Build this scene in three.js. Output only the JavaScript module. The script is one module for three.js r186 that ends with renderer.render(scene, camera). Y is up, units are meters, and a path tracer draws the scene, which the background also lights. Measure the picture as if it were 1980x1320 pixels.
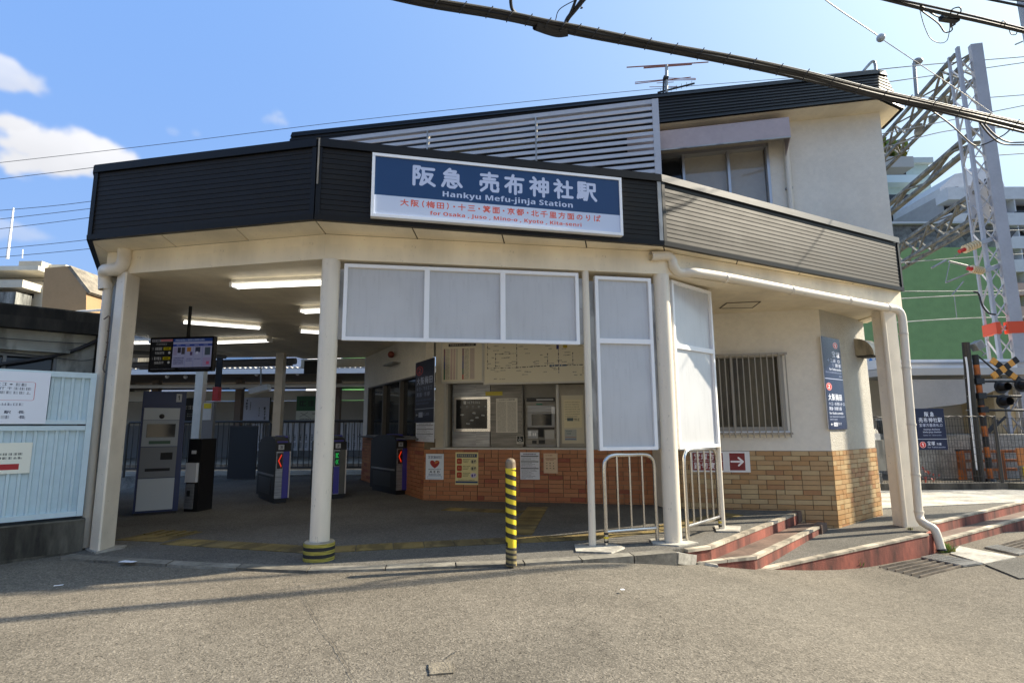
import * as THREE from 'three';
import { mergeGeometries } from 'three/addons/utils/BufferGeometryUtils.js';
import { RectAreaLightUniformsLib } from 'three/addons/lights/RectAreaLightUniformsLib.js';

// ---------- camera, sky, sun, exposure ----------
const FPX = 1084.4, PITCH = 0.150424, ROLL = -0.0066285, EYE = 1.2;      // focal length in pixels of the 1980 x 1320 photograph
const scene = new THREE.Scene();
const camera = new THREE.PerspectiveCamera(2 * Math.atan(660 / FPX) * 180 / Math.PI, 1.5, 0.05, 3000);
camera.position.set(0, EYE, 0);
camera.rotation.set(PITCH, 0, ROLL);
const renderer = new THREE.WebGLRenderer();
renderer.toneMapping = THREE.LinearToneMapping;
renderer.toneMappingExposure = 2.2;
renderer.shadowMap.enabled = true;
const SUN = new THREE.Vector3(1.43, 1.0, -0.31).normalize();
const sun = new THREE.DirectionalLight(new THREE.Color().setRGB(1, 0.885, 0.70), 4.9);
sun.position.copy(SUN).multiplyScalar(60); sun.castShadow = true;
sun.shadow.camera.left = sun.shadow.camera.bottom = -30; sun.shadow.camera.right = sun.shadow.camera.top = 30; sun.shadow.camera.far = 160; sun.shadow.mapSize.set(4096, 4096);
scene.add(sun, sun.target);
RectAreaLightUniformsLib.init();

// ---------- small tools ----------
let seed = 7;
const rnd = () => { seed = (seed + 0x6d2b79f5) | 0; let t = Math.imul(seed ^ (seed >>> 15), 1 | seed); t = (t + Math.imul(t ^ (t >>> 7), 61 | t)) ^ t; return ((t ^ (t >>> 14)) >>> 0) / 4294967296; };
const rr = (a, b) => a + (b - a) * rnd(), clamp = THREE.MathUtils.clamp, sstep = (a, b, x) => { const t = clamp((x - a) / (b - a), 0, 1); return t * t * (3 - 2 * t); };
function fbm(n, cells, oct, sd) {                                           // a tileable noise picture, 0 to 1
  const out = new Float32Array(n * n); let amp = 1, tot = 0, s0 = seed; seed = sd;
  for (let o = 0; o < oct; o++) {
    const c = cells << o, g = new Float32Array(c * c).map(() => rnd());
    for (let y = 0; y < n; y++) for (let x = 0; x < n; x++) {
      const fx = x * c / n, fy = y * c / n, ix = fx | 0, iy = fy | 0, tx = fx - ix, ty = fy - iy, sx = tx * tx * (3 - 2 * tx), sy = ty * ty * (3 - 2 * ty), ix1 = (ix + 1) % c, iy1 = (iy + 1) % c;
      out[y * n + x] += amp * ((g[iy * c + ix] * (1 - sx) + g[iy * c + ix1] * sx) * (1 - sy) + (g[iy1 * c + ix] * (1 - sx) + g[iy1 * c + ix1] * sx) * sy);
    }
    tot += amp; amp *= 0.5;
  }
  seed = s0; return out.map((v) => v / tot);
}
const noiseA = fbm(256, 4, 6, 11), noiseB = fbm(256, 8, 5, 23);
const nz = (t, x, y) => t[((((y * 256) | 0) % 256 + 256) % 256) * 256 + ((((x * 256) | 0) % 256 + 256) % 256)];

// ---------- sky: air and clouds ----------
{
  const w = 2048, h = 1024, data = new Float32Array(w * h * 4), E = 2.2, bigN = fbm(1024, 16, 7, 5), wisp = fbm(1024, 24, 6, 77);
  const at = (t, x, y) => t[(((y | 0) % 1024 + 1024) % 1024) * 1024 + (((x | 0) % 1024 + 1024) % 1024)];
  const clouds = [[-42.0, 21.5, 9.0, 2.3, 1.1], [-45, 22.6, 4.0, 1.5, 1.1], [-37.6, 21.4, 3.4, 1.3, .95], [-45, 25.9, 4.2, 1.5, 0.72], [-24.4, 28.1, 2.6, 1.6, 0.42], [-33, 25.2, 1.4, .7, 0.14], [-31, 25.5, 1.0, .9, 0.14], [-44, 15.0, 6, 1.2, .35], [-62, 24, 9, 3, 1], [-95, 22, 14, 4, 1], [-125, 26, 10, 4, .9], [-160, 22, 16, 4, .95], [165, 27, 12, 4, .9], [135, 22, 14, 4, .9], [-110, 40, 9, 4, .7], [175, 44, 10, 4, .7], [-75, 36, 7, 3, .7]];
  for (let row = 0; row < h; row++) for (let col = 0; col < w; col++) {
    const up = ((row + 0.5) / h - 0.5) * Math.PI, ro = ((col + 0.5) / w - 0.5) * 2 * Math.PI, cy = Math.cos(up);
    const dx = Math.cos(ro) * cy, dy = Math.sin(up), dz = Math.sin(ro) * cy, g = Math.acos(clamp(dx * SUN.x + dy * SUN.y + dz * SUN.z, -1, 1)) * 57.3, e = Math.max(0, up * 57.3);
    let wh = clamp(1.25 * Math.exp(-Math.pow(g / 48, 2)), 0, 1); wh = wh + (1 - wh) * 0.55 * Math.exp(-e / 16);
    const glow = 1 + 0.5 * Math.exp(-Math.pow(g / 42, 2)) + 2.2 * Math.exp(-Math.pow(g / 17, 2));
    const c = [0.200 + wh * (0.70 - 0.200), 0.425 + wh * (0.87 - 0.425), 0.95 + wh * (0.97 - 0.95)].map((v) => v * glow);
    const az = Math.atan2(dx, -dz) * 57.3, el = up * 57.3; let cl = 0, th = 0;
    for (const [ca, ce, ra, re, k] of clouds) {
      let da = az - ca; if (da > 180) da -= 360; if (da < -180) da += 360;
      if (Math.abs(da) > ra * 2 || Math.abs(el - ce) > re * 2.5) continue;
      const wx = (at(wisp, az * 9 + 40, el * 9) - .5) * 22, wy = (at(wisp, az * 9 + 400, el * 9 + 70) - .5) * 22, n = at(bigN, az * 13 + 300 + wx, el * 20 + wy), n2 = at(wisp, az * 30 + wx * 2, el * 44 + 90 + wy * 2), ey = (el - ce) / re * (el < ce ? 1.2 : 1), d = Math.sqrt((da / ra) ** 2 + ey * ey);
      const v = sstep(0.05, 0.42, 0.92 - d + (n - 0.5) * 1.9 + (n2 - .5) * .55) * (0.8 + .4 * n2) * k; if (v > cl) { cl = Math.min(1, v); th = ey + (n - .5) * 2; }
    }
    const lum = 0.93 + 0.09 * clamp(th, -1, 1), cc = [lum * 1.0, lum * 0.995, lum * 1.01], i = (row * w + col) * 4;
    for (let k = 0; k < 3; k++) { let v = c[k] * (1 - cl * 0.93) + cc[k] * cl * 0.93; if (dy < 0) v = v * Math.exp(dy * 9) + [0.30, 0.29, 0.26][k] * (1 - Math.exp(dy * 9)); data[i + k] = v / E; }
    data[i + 3] = 1;
  }
  const t = new THREE.DataTexture(data, w, h, THREE.RGBAFormat, THREE.FloatType);
  t.mapping = THREE.EquirectangularReflectionMapping; t.magFilter = t.minFilter = THREE.LinearFilter; t.needsUpdate = true;
  scene.background = t; scene.environment = t;
}

// ---------- pixels of the photograph to directions, then to points on the surface they touch ----------
camera.updateMatrixWorld();
const ray = (u, v) => new THREE.Vector3((u - 990) / FPX, -(v - 660) / FPX, -1).applyQuaternion(camera.quaternion);
const G = (u, v, y = 0) => { const d = ray(u, v), t = (y - EYE) / d.y; return new THREE.Vector3(d.x * t, y, d.z * t); };          // on a level surface
const Z = (u, v, z) => { const d = ray(u, v), t = z / d.z; return new THREE.Vector3(d.x * t, EYE + d.y * t, z); };                 // at a known depth
const frame = (ax, az, bx, bz) => { const l = Math.hypot(bx - ax, bz - az), dx = (bx - ax) / l, dz = (bz - az) / l; return { ax, az, dx, dz, nx: -dz, nz: dx, l }; };
const shift = (f, n, s = 0) => ({ ...f, ax: f.ax + f.nx * n + f.dx * s, az: f.az + f.nz * n + f.dz * s });
const at = (f, s, y, n = 0) => new THREE.Vector3(f.ax + f.dx * s + f.nx * n, y, f.az + f.dz * s + f.nz * n);
const on = (f, u, v, off = 0) => { const q = shift(f, off), d = ray(u, v), t = (q.nx * q.ax + q.nz * q.az) / (q.nx * d.x + q.nz * d.z), x = d.x * t, z = d.z * t; return [(x - q.ax) * q.dx + (z - q.az) * q.dz, EYE + d.y * t]; };
const rect = (f, u0, v0, u1, v1, off = 0) => { const a = on(f, u0, v0, off), b = on(f, u1, v1, off); return [a[0], b[0], b[1], a[1]]; };   // s0, s1, y0, y1

// ---------- materials ----------
const lin = (c) => new THREE.Color().setRGB(...c);
const mat = (c, rough = 0.8, o = {}) => new THREE.MeshStandardMaterial({ color: lin(c), roughness: rough, ...o });
const phys = (c, rough, o = {}) => new THREE.MeshPhysicalMaterial({ color: lin(c), roughness: rough, ...o });
function dataTex(n, f, srgb, rep) {
  const d = new Uint8Array(n * n * 4);
  for (let y = 0; y < n; y++) for (let x = 0; x < n; x++) { const c = f(x, y), i = (y * n + x) * 4; for (let k = 0; k < 3; k++) d[i + k] = clamp((Array.isArray(c) ? c[k] : c) * 255, 0, 255); d[i + 3] = 255; }
  const t = new THREE.DataTexture(d, n, n); t.wrapS = t.wrapT = THREE.RepeatWrapping; t.magFilter = t.minFilter = THREE.LinearFilter; if (srgb) t.colorSpace = THREE.SRGBColorSpace; t.repeat.set(1 / rep, 1 / rep); t.needsUpdate = true; return t;
}
// asphalt: stones of several greys in a dark binder
function asphalt(rep, stones, lo, hi, warm, sd, patch) {
  const n = 1024, g = new Float32Array(n * n).fill(0.42), s0 = seed; seed = sd;
  for (let i = 0; i < stones; i++) {
    const cx = rnd() * n, cy = rnd() * n, r = rr(1.0, 3.4), v = rnd() < 0.1 ? rr(0, 0.25) : rnd() < 0.2 ? rr(.85, 1) : rr(0.35, 0.8), a = rnd() * 3.14, k = rr(0.6, 1), ca = Math.cos(a), sa = Math.sin(a);
    for (let y = -4; y <= 4; y++) for (let x = -4; x <= 4; x++) { const X = (x * ca + y * sa) / r, Y = (y * ca - x * sa) / (r * k); if (X * X + Y * Y < 1) g[(((cy + y) | 0) & 1023) * n + (((cx + x) | 0) & 1023)] = v; }
  }
  seed = s0; const p1 = fbm(n, 3, 5, sd + 1), p2 = fbm(n, 64, 3, sd + 2);
  const val = (x, y) => { const i = y * n + x; return lo + (hi - lo) * (g[i] * 0.75 + p2[i] * 0.25) + (p1[i] - 0.5) * patch; };
  return { map: dataTex(n, (x, y) => { const v = val(x, y); return [v * warm[0], v * warm[1], v * warm[2]]; }, true, rep), bump: dataTex(n, (x, y) => g[y * n + x] * 0.8 + p2[y * n + x] * 0.2, false, rep) };
}
const roadT = asphalt(2.3, 120000, 0.36, 0.78, [1.0, 0.95, 0.86], 101, 0.10);
const darkT = asphalt(1.9, 90000, 0.25, 0.52, [1.0, 0.99, 0.97], 202, 0.10);
const f512 = fbm(512, 6, 6, 31), g512 = fbm(512, 48, 4, 37), s512 = fbm(512, 3, 6, 41);
const roughPaint = (amt) => dataTex(512, (x, y) => 1 - amt + amt * (0.6 * f512[y * 512 + x] + 0.4 * g512[y * 512 + x]), true, 2.2);
const paintT = roughPaint(0.13), dirtT = dataTex(512, (x, y) => { const a = f512[y * 512 + x], b = s512[y * 512 + ((x * 3) & 511)]; const v = 0.72 + 0.36 * (a - 0.3) - 0.2 * sstep(0.55, 0.7, b); return [v, v * 0.98, v * 0.94]; }, true, 1.7);
const concT = dataTex(512, (x, y) => { const i = y * 512 + x, v = 0.62 + 0.35 * (f512[i] - 0.5) + 0.22 * (g512[i] - 0.5); return [v, v * 0.985, v * 0.95]; }, true, 1.5);
const streakT = dataTex(512, (x, y) => { const a = f512[((y >> 3) * 512) + x], b = g512[((y >> 2) & 511) * 512 + x], v = 0.62 + 0.8 * (a - 0.5) + 0.25 * (b - 0.5); return [v, v * 0.97, v * 0.92]; }, true, 1.2);
const grainB = dataTex(512, (x, y) => g512[y * 512 + x], false, 0.35), stuccoB = dataTex(512, (x, y) => sstep(0.35, 0.65, g512[y * 512 + x]) * 0.7 + f512[y * 512 + x] * 0.3, false, 0.5);
const scratchT = dataTex(512, (x, y) => { const a = g512[y * 512 + ((x >> 4) & 511)], v = 0.8 + 0.35 * (a - 0.5) + 0.1 * (f512[y * 512 + x] - 0.5); return v; }, true, 0.8);
const paintFine = roughPaint(0.04);
const postT = dataTex(512, (x, y) => { const i = y * 512 + x, st = f512[((y >> 4) * 512) + x], sp = g512[i] > 0.80 ? 0.12 : 0, v = 1 - 0.16 * Math.max(0, st - 0.42) - 0.10 * (f512[i] - .3) - sp; return [v, v * 0.985, v * 0.96]; }, true, 1);
const paneT = dataTex(512, (x, y) => { const i = y * 512 + x, st = g512[((y >> 4) * 512) + x], v = 1 - 0.10 * Math.max(0, st - 0.5) - 0.07 * s512[i] - (g512[i] > 0.83 ? 0.08 : 0); return [v, v, v * 0.985]; }, true, 0.9);
const M = {
  road: phys([0.50, 0.50, 0.505], 0.95, { specularIntensity: 0.15, map: roadT.map, bumpMap: roadT.bump, bumpScale: 0.004, vertexColors: true }),
  walk: phys([1.0, 0.97, 0.90], 0.95, { specularIntensity: 0.15, map: darkT.map, bumpMap: darkT.bump, bumpScale: 0.003 }),
  conc: mat([0.75, 0.74, 0.70], 0.92, { map: concT, bumpMap: grainB, bumpScale: 0.002 }),
  concPale: mat([1.0, 0.98, 0.92], 0.92, { map: concT, bumpMap: grainB, bumpScale: 0.002 }),
  concDark: mat([0.20, 0.20, 0.18], 0.95, { map: streakT, bumpMap: grainB, bumpScale: 0.004 }),
  cream: mat([0.88, 0.80, 0.63], 0.6, { map: postT }),
  creamPost: mat([0.84, 0.785, 0.68], 0.42, { map: postT }),
  wall: mat([0.86, 0.80, 0.68], 0.8, { map: paintT, bumpMap: grainB, bumpScale: 0.002 }),
  stucco: mat([0.64, 0.61, 0.53], 0.9, { map: paintT, bumpMap: stuccoB, bumpScale: 0.008 }),
  siding: [0, 1, 2].map((i) => phys([0.0115 + i * .0012, 0.0095 + i * .0012, 0.007 + i * .001], 0.60 + i * 0.03, { roughnessMap: dataTex(256, (x, y) => 0.75 + 0.25 * noiseA[y * 256 + x], false, 0.9), specularIntensity: 0.5 })),
  sidingTrim: phys([0.009, 0.009, 0.009], 0.4, { specularIntensity: 0.45 }),
  grout: mat([0.44, 0.35, 0.24], 0.95, { map: concT }),
  alu: mat([0.90, 0.91, 0.92], 0.4, { map: paintFine }),
  louvre: mat([0.60, 0.59, 0.60], 0.5, { map: paintT }),
  steel: mat([0.62, 0.60, 0.57], 0.24, { metalness: 0.95, roughnessMap: dataTex(256, (x, y) => 0.6 + 0.4 * noiseB[y * 256 + x], false, 0.5) }),
  galv: mat([0.62, 0.64, 0.66], 0.5, { metalness: 0.35, map: dirtT }),
  black: mat([0.012, 0.012, 0.013], 0.45), blackMat: mat([0.02, 0.02, 0.02], 0.8), rubber: mat([0.022, 0.022, 0.024], 0.55),
  white: mat([0.78, 0.78, 0.78], 0.5), whiteWarm: mat([0.78, 0.75, 0.68], 0.6, { map: paintT }),
  yellow: mat([0.80, 0.60, 0.03], 0.45), red: mat([0.55, 0.03, 0.02], 0.5), orange: mat([0.62, 0.17, 0.02], 0.6, { map: dirtT }),
  blue: mat([0.02, 0.035, 0.11], 0.4), blueLit: mat([0.06, 0.05, 0.32], 0.4), silver: mat([0.52, 0.53, 0.55], 0.4, { metalness: 0.5, map: scratchT }),
  glassDark: phys([0.02, 0.022, 0.024], 0.06, { specularIntensity: 1 }),
  redPaint: mat([0.42, 0.12, 0.085], 0.75, { map: streakT, bumpMap: grainB, bumpScale: 0.002 }),
  tread: mat([0.36, 0.24, 0.19], 0.8, { map: concT }),
  nosing: mat([0.72, 0.66, 0.56], 0.7, { map: dirtT }),
};
// lay texture coordinates in metres on a geometry by the way each face points
function metreUV(g) {
  if (g.index) g = g.toNonIndexed();
  if (!g.attributes.normal) g.computeVertexNormals();
  const p = g.attributes.position, n = g.attributes.normal, uv = new Float32Array(p.count * 2);
  for (let i = 0; i < p.count; i++) {
    const ax = Math.abs(n.getX(i)), ay = Math.abs(n.getY(i)), az = Math.abs(n.getZ(i));
    if (ay >= ax && ay >= az) { uv[i * 2] = p.getX(i); uv[i * 2 + 1] = p.getZ(i); } else if (ax > az) { uv[i * 2] = p.getZ(i); uv[i * 2 + 1] = p.getY(i); } else { uv[i * 2] = p.getX(i); uv[i * 2 + 1] = p.getY(i); }
  }
  g.setAttribute('uv', new THREE.BufferAttribute(uv, 2)); return g;
}
const UPV = new THREE.Vector3(0, 1, 0);
const basis = (f, s, y, n) => new THREE.Matrix4().makeBasis(new THREE.Vector3(f.dx, 0, f.dz), UPV, new THREE.Vector3(f.nx, 0, f.nz)).setPosition(at(f, s, y, n));
const box = (x0, x1, y0, y1, z0, z1) => metreUV(new THREE.BoxGeometry(Math.abs(x1 - x0), Math.abs(y1 - y0), Math.abs(z1 - z0)).translate((x0 + x1) / 2, (y0 + y1) / 2, (z0 + z1) / 2));
const fbox = (f, s0, s1, y0, y1, n0, n1) => box(s0, s1, y0, y1, n0, n1).applyMatrix4(basis(f, 0, 0, 0));               // a box laid along a wall
const fquad = (f, s0, s1, y0, y1, n) => new THREE.PlaneGeometry(s1 - s0, y1 - y0).applyMatrix4(basis(f, (s0 + s1) / 2, (y0 + y1) / 2, n));   // print on a face, uv 0 to 1
function prism(pts, y0, y1) {                                               // plan outline [x, z], from y0 to y1
  const s = new THREE.Shape(pts.map(([x, z]) => new THREE.Vector2(x, -z)));
  return metreUV(new THREE.ExtrudeGeometry(s, { depth: y1 - y0, bevelEnabled: false }).rotateX(-Math.PI / 2).translate(0, y0, 0));
}
function profile(f, s0, s1, pts) {                                          // cross-section [n, y] run along a wall from s0 to s1
  const s = new THREE.Shape(pts.map(([n, y]) => new THREE.Vector2(n, y)));
  const g = metreUV(new THREE.ExtrudeGeometry(s, { depth: s1 - s0, bevelEnabled: false }));
  return g.applyMatrix4(new THREE.Matrix4().makeBasis(new THREE.Vector3(f.nx, 0, f.nz), UPV, new THREE.Vector3(-f.dx, 0, -f.dz)).setPosition(at(f, s1, 0)));
}
function rod(p, q, r, r2 = r, seg = 10) {
  const a = new THREE.Vector3(...(p.toArray ? p.toArray() : p)), b = new THREE.Vector3(...(q.toArray ? q.toArray() : q)), l = a.distanceTo(b);
  return new THREE.CylinderGeometry(r2, r, l, seg).toNonIndexed().applyMatrix4(new THREE.Matrix4().compose(a.clone().add(b).multiplyScalar(0.5), new THREE.Quaternion().setFromUnitVectors(UPV, b.clone().sub(a).normalize()), new THREE.Vector3(1, 1, 1)));
}
const bar = (p, q, w, h) => { const a = p.clone(), b = q.clone(), l = a.distanceTo(b), d = b.clone().sub(a).normalize(), x = Math.abs(d.y) > 0.95 ? new THREE.Vector3(1, 0, 0) : new THREE.Vector3().crossVectors(UPV, d).normalize(), y = new THREE.Vector3().crossVectors(d, x);
  return metreUV(new THREE.BoxGeometry(w, h, l)).applyMatrix4(new THREE.Matrix4().makeBasis(x, y, d).setPosition(a.add(b).multiplyScalar(0.5))); };
const vec = (p) => p.toArray ? p : new THREE.Vector3(...p);
const pipe = (pts, r, seg = 40, rad = 10, tension = 0.5) => new THREE.TubeGeometry(new THREE.CatmullRomCurve3(pts.map(vec), false, 'catmullrom', tension), seg, r, rad).toNonIndexed();
const vcol = (g, c) => { const n = g.attributes.position.count, a = new Float32Array(n * 3); for (let i = 0; i < n; i++) a.set(c, i * 3); return g.setAttribute('color', new THREE.BufferAttribute(a, 3)); };
const merge = (list) => mergeGeometries(list.map((g) => { g = g.index ? g.toNonIndexed() : g; for (const k of Object.keys(g.attributes)) if (!['position', 'normal', 'uv', 'color'].includes(k)) g.deleteAttribute(k); return g; }));

// ---------- things, parts ----------
const taken = {};
const numbered = (n) => { taken[n] = (taken[n] ?? -1) + 1; return taken[n] ? n + '_' + String(taken[n]).padStart(3, '0') : n; };
function thing(name, label, category, group) { const o = new THREE.Group(); o.name = numbered(name); o.userData = { label, category }; if (group) o.userData.group = group; scene.add(o); return o; }
function part(parent, name, g, m, extra) { const o = new THREE.Mesh(Array.isArray(g) ? merge(g) : g, m); o.name = name; if (extra) o.userData = extra; parent.add(o); return o; }
function solo(name, label, category, g, m, group) { const o = new THREE.Mesh(Array.isArray(g) ? merge(g) : g, m); o.name = numbered(name); o.userData = { label, category }; if (group) o.userData.group = group; scene.add(o); return o; }
function struct(name, g, m, kind = 'structure', label, category) { const o = new THREE.Mesh(Array.isArray(g) ? merge(g) : g, m); o.name = numbered(name); o.userData = { kind }; if (label) o.userData.label = label; if (category) o.userData.category = category; scene.add(o); return o; }
const sub = (parent, name) => { const o = new THREE.Group(); o.name = name; parent.add(o); return o; };

// ---------- lettering: strokes of the characters on a 100 x 100 grid ----------
const NE = '24,4 32,14;8,26 42,26 10,62;27,48 27,97;30,50 44,62', SANZUI = '10,10 20,20;6,36 16,44;6,92 24,62';
const K = {
  阪: '12,6 12,96;12,6 34,6 23,32;23,32 34,46 30,60 20,61;44,13 93,13;50,13 50,50 40,93;52,40 86,40 76,66 44,93;56,52 70,76 96,94',
  急: '42,3 20,28;36,13 66,13 56,29;24,30 77,30 77,62;24,46 77,46;22,62 77,62;20,72 12,90;36,70 36,88 44,94 62,94 70,84;50,66 58,77;79,70 91,87',
  売: '50,3 50,35;12,15 88,15;24,34 76,34;10,66 10,50 90,50 90,66;38,58 36,76 12,96;61,58 61,86 68,94 90,94 92,80',
  布: '8,20 93,20;44,3 34,38 8,64;29,90 29,48 82,48 82,86 72,87;55,30 55,98',
  神: NE + ';53,22 94,22 94,74 53,74 53,22;53,48 94,48;73,4 73,98',
  社: NE + ';52,38 95,38;73,8 73,88;48,90 97,90',
  駅: '10,6 10,58;10,6 44,6;10,23 42,23;10,40 42,40;26,6 26,56;10,58 46,58 45,90 38,95;8,70 5,88;17,70 17,85;26,69 27,83;35,68 37,79;57,10 92,10 92,44 58,44;57,10 57,52 48,95;72,46 80,74 98,95',
  大: '8,36 92,36;50,6 48,45 35,72 8,94;51,40 66,72 94,94',
  梅: '4,30 44,30;24,4 24,97;23,34 5,70;25,36 42,60;60,4 46,30;54,16 96,16;56,34 50,82 93,82;56,34 92,34 88,94 78,96;44,58 98,58;72,34 69,82',
  田: '12,14 88,14 88,90 12,90 12,14;12,52 88,52;50,14 50,90', 十: '8,46 92,46;50,6 50,96', 三: '16,16 84,16;22,50 78,50;8,88 92,88',
  箕: '22,2 10,20;16,12 46,12;32,12 36,20;62,2 50,20;56,12 92,12;74,12 78,20;14,34 86,34;32,24 32,72;68,24 68,72;32,46 68,46;32,58 68,58;6,74 94,74;36,80 16,96;62,80 84,96',
  面: '8,10 92,10;50,10 44,28;12,30 88,30 88,92 12,92 12,30;36,30 36,92;64,30 64,92;36,50 64,50;36,70 64,70',
  京: '50,2 50,16;8,18 92,18;26,32 74,32 74,56 26,56 26,32;50,56 50,92 40,94;28,68 12,88;70,66 90,86',
  都: '10,18 50,18;30,4 30,38;4,38 58,38;54,8 8,62;20,54 50,54 50,94 20,94 20,54;20,74 50,74;66,10 66,97;66,10 90,10 80,36;80,36 92,50 88,66 76,68',
  北: '34,8 34,94;8,32 34,32;6,78 34,64;62,8 62,82 70,90 92,90 94,72;92,26 62,46', 千: '78,6 20,18;6,48 94,48;50,14 50,97',
  里: '18,8 82,8 82,54 18,54 18,8;18,31 82,31;50,8 50,92;14,72 86,72;6,92 94,92', 方: '50,2 50,20;8,22 92,22;42,22 36,60 10,94;42,46 80,46 74,90 58,94',
  の: '52,20 44,60 28,80 16,66 18,42 36,22 60,18 82,32 84,58 70,80 54,86', り: '30,12 26,50 34,56 40,44;66,8 70,50 60,78 42,94',
  ば: '20,10 14,60 18,92;40,30 88,30;66,10 66,76 54,90 42,80 50,70 70,74 86,88;82,4 88,14;92,2 98,12',
  宝: '50,2 50,12;10,30 10,16 90,16 90,30;20,42 80,42;50,42 50,90;24,66 76,66;10,92 90,92;62,72 70,82',
  塚: '4,34 34,34;19,10 19,76;2,80 36,72;42,24 42,12 96,12 96,24;50,30 88,30;72,32 42,56;60,44 74,64 70,92 62,94;68,56 40,76;72,70 42,94;90,44 76,58;76,56 97,86',
  口: '18,20 82,20 82,86 18,86 18,20', 改: '8,14 42,14 42,44 10,44 10,88 46,78;62,4 50,38;56,26 96,26;84,26 74,64 48,94;56,38 70,70 96,94',
  札: '6,30 46,30;26,6 26,96;25,34 6,70;28,40 44,60;62,6 62,84 72,92 94,90 96,74', 注: SANZUI + ';58,4 70,14;36,26 94,26;40,56 90,56;64,26 64,92;32,92 97,92',
  意: '50,2 50,10;16,12 84,12;34,14 38,26;66,14 62,26;6,28 94,28;26,36 74,36 74,64 26,64 26,36;26,50 74,50;18,72 10,90;34,70 36,92 66,94 70,84;50,68 56,78;80,70 92,86',
  ご: '24,24 74,24;20,66 34,84 78,82;78,6 84,16;90,2 96,12', 長: '26,6 26,56;26,6 80,6;26,22 76,22;26,38 76,38;6,56 94,56;28,56 28,92 50,82;86,62 60,76;46,58 64,82 94,94',
  い: '18,22 20,66 30,80 38,68;70,28 82,60', る: '26,14 74,14 22,62 52,46 82,56 82,80 56,92 38,84 46,70 62,80',
  渡: SANZUI + ';64,2 64,12;34,14 96,14;36,14 34,60 24,94;42,30 94,30;54,22 54,46 80,46 80,22;44,56 84,56 74,76 40,94;52,62 70,80 96,94',
  踏: '8,8 38,8 38,36 8,36 8,8;24,36 24,86;24,58 40,58;10,50 10,90;4,94 42,84;62,2 62,30 50,38;46,14 56,18;88,4 74,20;70,16 96,36;52,52 90,52 90,94 52,94 52,52;52,72 90,72',
  切: '4,40 48,30;26,6 26,78 46,66;54,16 92,16 88,84 74,92;70,16 66,60 46,94', 川: '22,10 20,60 10,94;50,12 50,84;80,8 80,96', 西: '8,12 92,12;14,32 86,32 86,90 14,90 14,32;38,12 38,52 24,66;62,12 62,60 76,64',
  州: '24,8 22,60 10,94;50,8 50,86;80,6 80,96;10,36 6,56;36,34 42,54;62,34 70,54', 泉: '50,2 44,14;26,14 74,14 74,46 26,46 26,14;26,30 74,30;50,46 50,92 40,94;14,60 40,60 10,92;84,52 62,66;56,58 92,92', 金: '50,4 8,40;50,4 92,40;30,40 70,40;18,60 82,60;50,40 50,92;28,68 36,84;72,68 64,84;8,93 92,93',
  '・': '48,48 52,52', '(': '70,6 52,30 52,70 70,94', ')': '30,6 48,30 48,70 30,94', '→': '6,50 90,50;60,20 92,50 60,80', '←': '94,50 10,50;40,20 8,50 40,80', '●': '40,50 60,50',
};
function kan(c, ch, x, y, w, h, lw, col) {
  if (ch === '●') { c.fillStyle = col; c.beginPath(); c.arc(x + w / 2, y + h / 2, w * .3, 0, 7); c.fill(); return; }
  const d = K[ch]; if (!d) return marks(c, x, y, w, h, 1, lw, col);
  c.strokeStyle = col; c.lineWidth = ch === '・' ? lw * 1.8 : lw; c.lineCap = c.lineJoin = 'round';
  for (const s of d.split(';')) { c.beginPath(); s.split(' ').forEach((q, i) => { const [a, b] = q.split(',').map(Number); i ? c.lineTo(x + a * w / 100, y + b * h / 100) : c.moveTo(x + a * w / 100, y + b * h / 100); }); c.stroke(); }
}
function kline(c, str, x0, x1, y, h, lw, col, fill = 0.86) { const n = [...str].reduce((a, ch) => a + ('・()'.includes(ch) ? 0.6 : ch === ' ' ? 0.55 : 1), 0), step = (x1 - x0) / n; let x = x0; for (const ch of str) { const k = '・()'.includes(ch) ? 0.6 : ch === ' ' ? 0.55 : 1; if (ch !== ' ') kan(c, ch, x + step * k * (1 - fill) / 2, y, step * k * fill, h, lw, col); x += step * k; } }
function marks(c, x, y, w, h, n, lw, col) {                                 // print too small to read: rows of short strokes
  c.strokeStyle = col; c.lineWidth = lw; c.lineCap = 'butt'; const st = w / n;
  for (let i = 0; i < n; i++) { const a = x + i * st + st * 0.12, b = a + st * 0.74; c.beginPath(); for (const t of [0.15, 0.5, 0.88]) if (rnd() < 0.8) { c.moveTo(a, y + h * t); c.lineTo(b, y + h * t); } const v = a + (b - a) * rr(0.2, 0.8); c.moveTo(v, y); c.lineTo(v, y + h); if (rnd() < 0.5) { c.moveTo(a, y); c.lineTo(a, y + h); } c.stroke(); }
}
function latin(c, s, x0, x1, base, size, col, weight = 'bold') { c.fillStyle = col; c.font = weight + ' ' + size + 'px sans-serif'; c.textAlign = 'left'; const w = c.measureText(s).width; if (!(w > 0)) return; c.save(); c.translate(x0, base); c.scale((x1 - x0) / w, 1); c.fillText(s, 0, 0); c.restore(); }
function canvasTex(w, h, draw) { const cv = document.createElement('canvas'); cv.width = w; cv.height = h; const c = cv.getContext('2d'); draw(c, w, h); const t = new THREE.CanvasTexture(cv); t.colorSpace = THREE.SRGBColorSpace; t.magFilter = THREE.LinearFilter; t.anisotropy = 8; return t; }
const printed = (w, h, draw, rough = 0.45, o = {}) => phys([1, 1, 1], rough, { map: canvasTex(w, h, draw), ...o });
const fill = (c, col, x, y, w, h) => { c.fillStyle = col; c.fillRect(x, y, w, h); };
const speck = (c, w, h, n, col) => { c.fillStyle = col; for (let i = 0; i < n; i++) c.fillRect(rnd() * w, rnd() * h, rr(.5, 2), rr(.5, 2)); };

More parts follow.
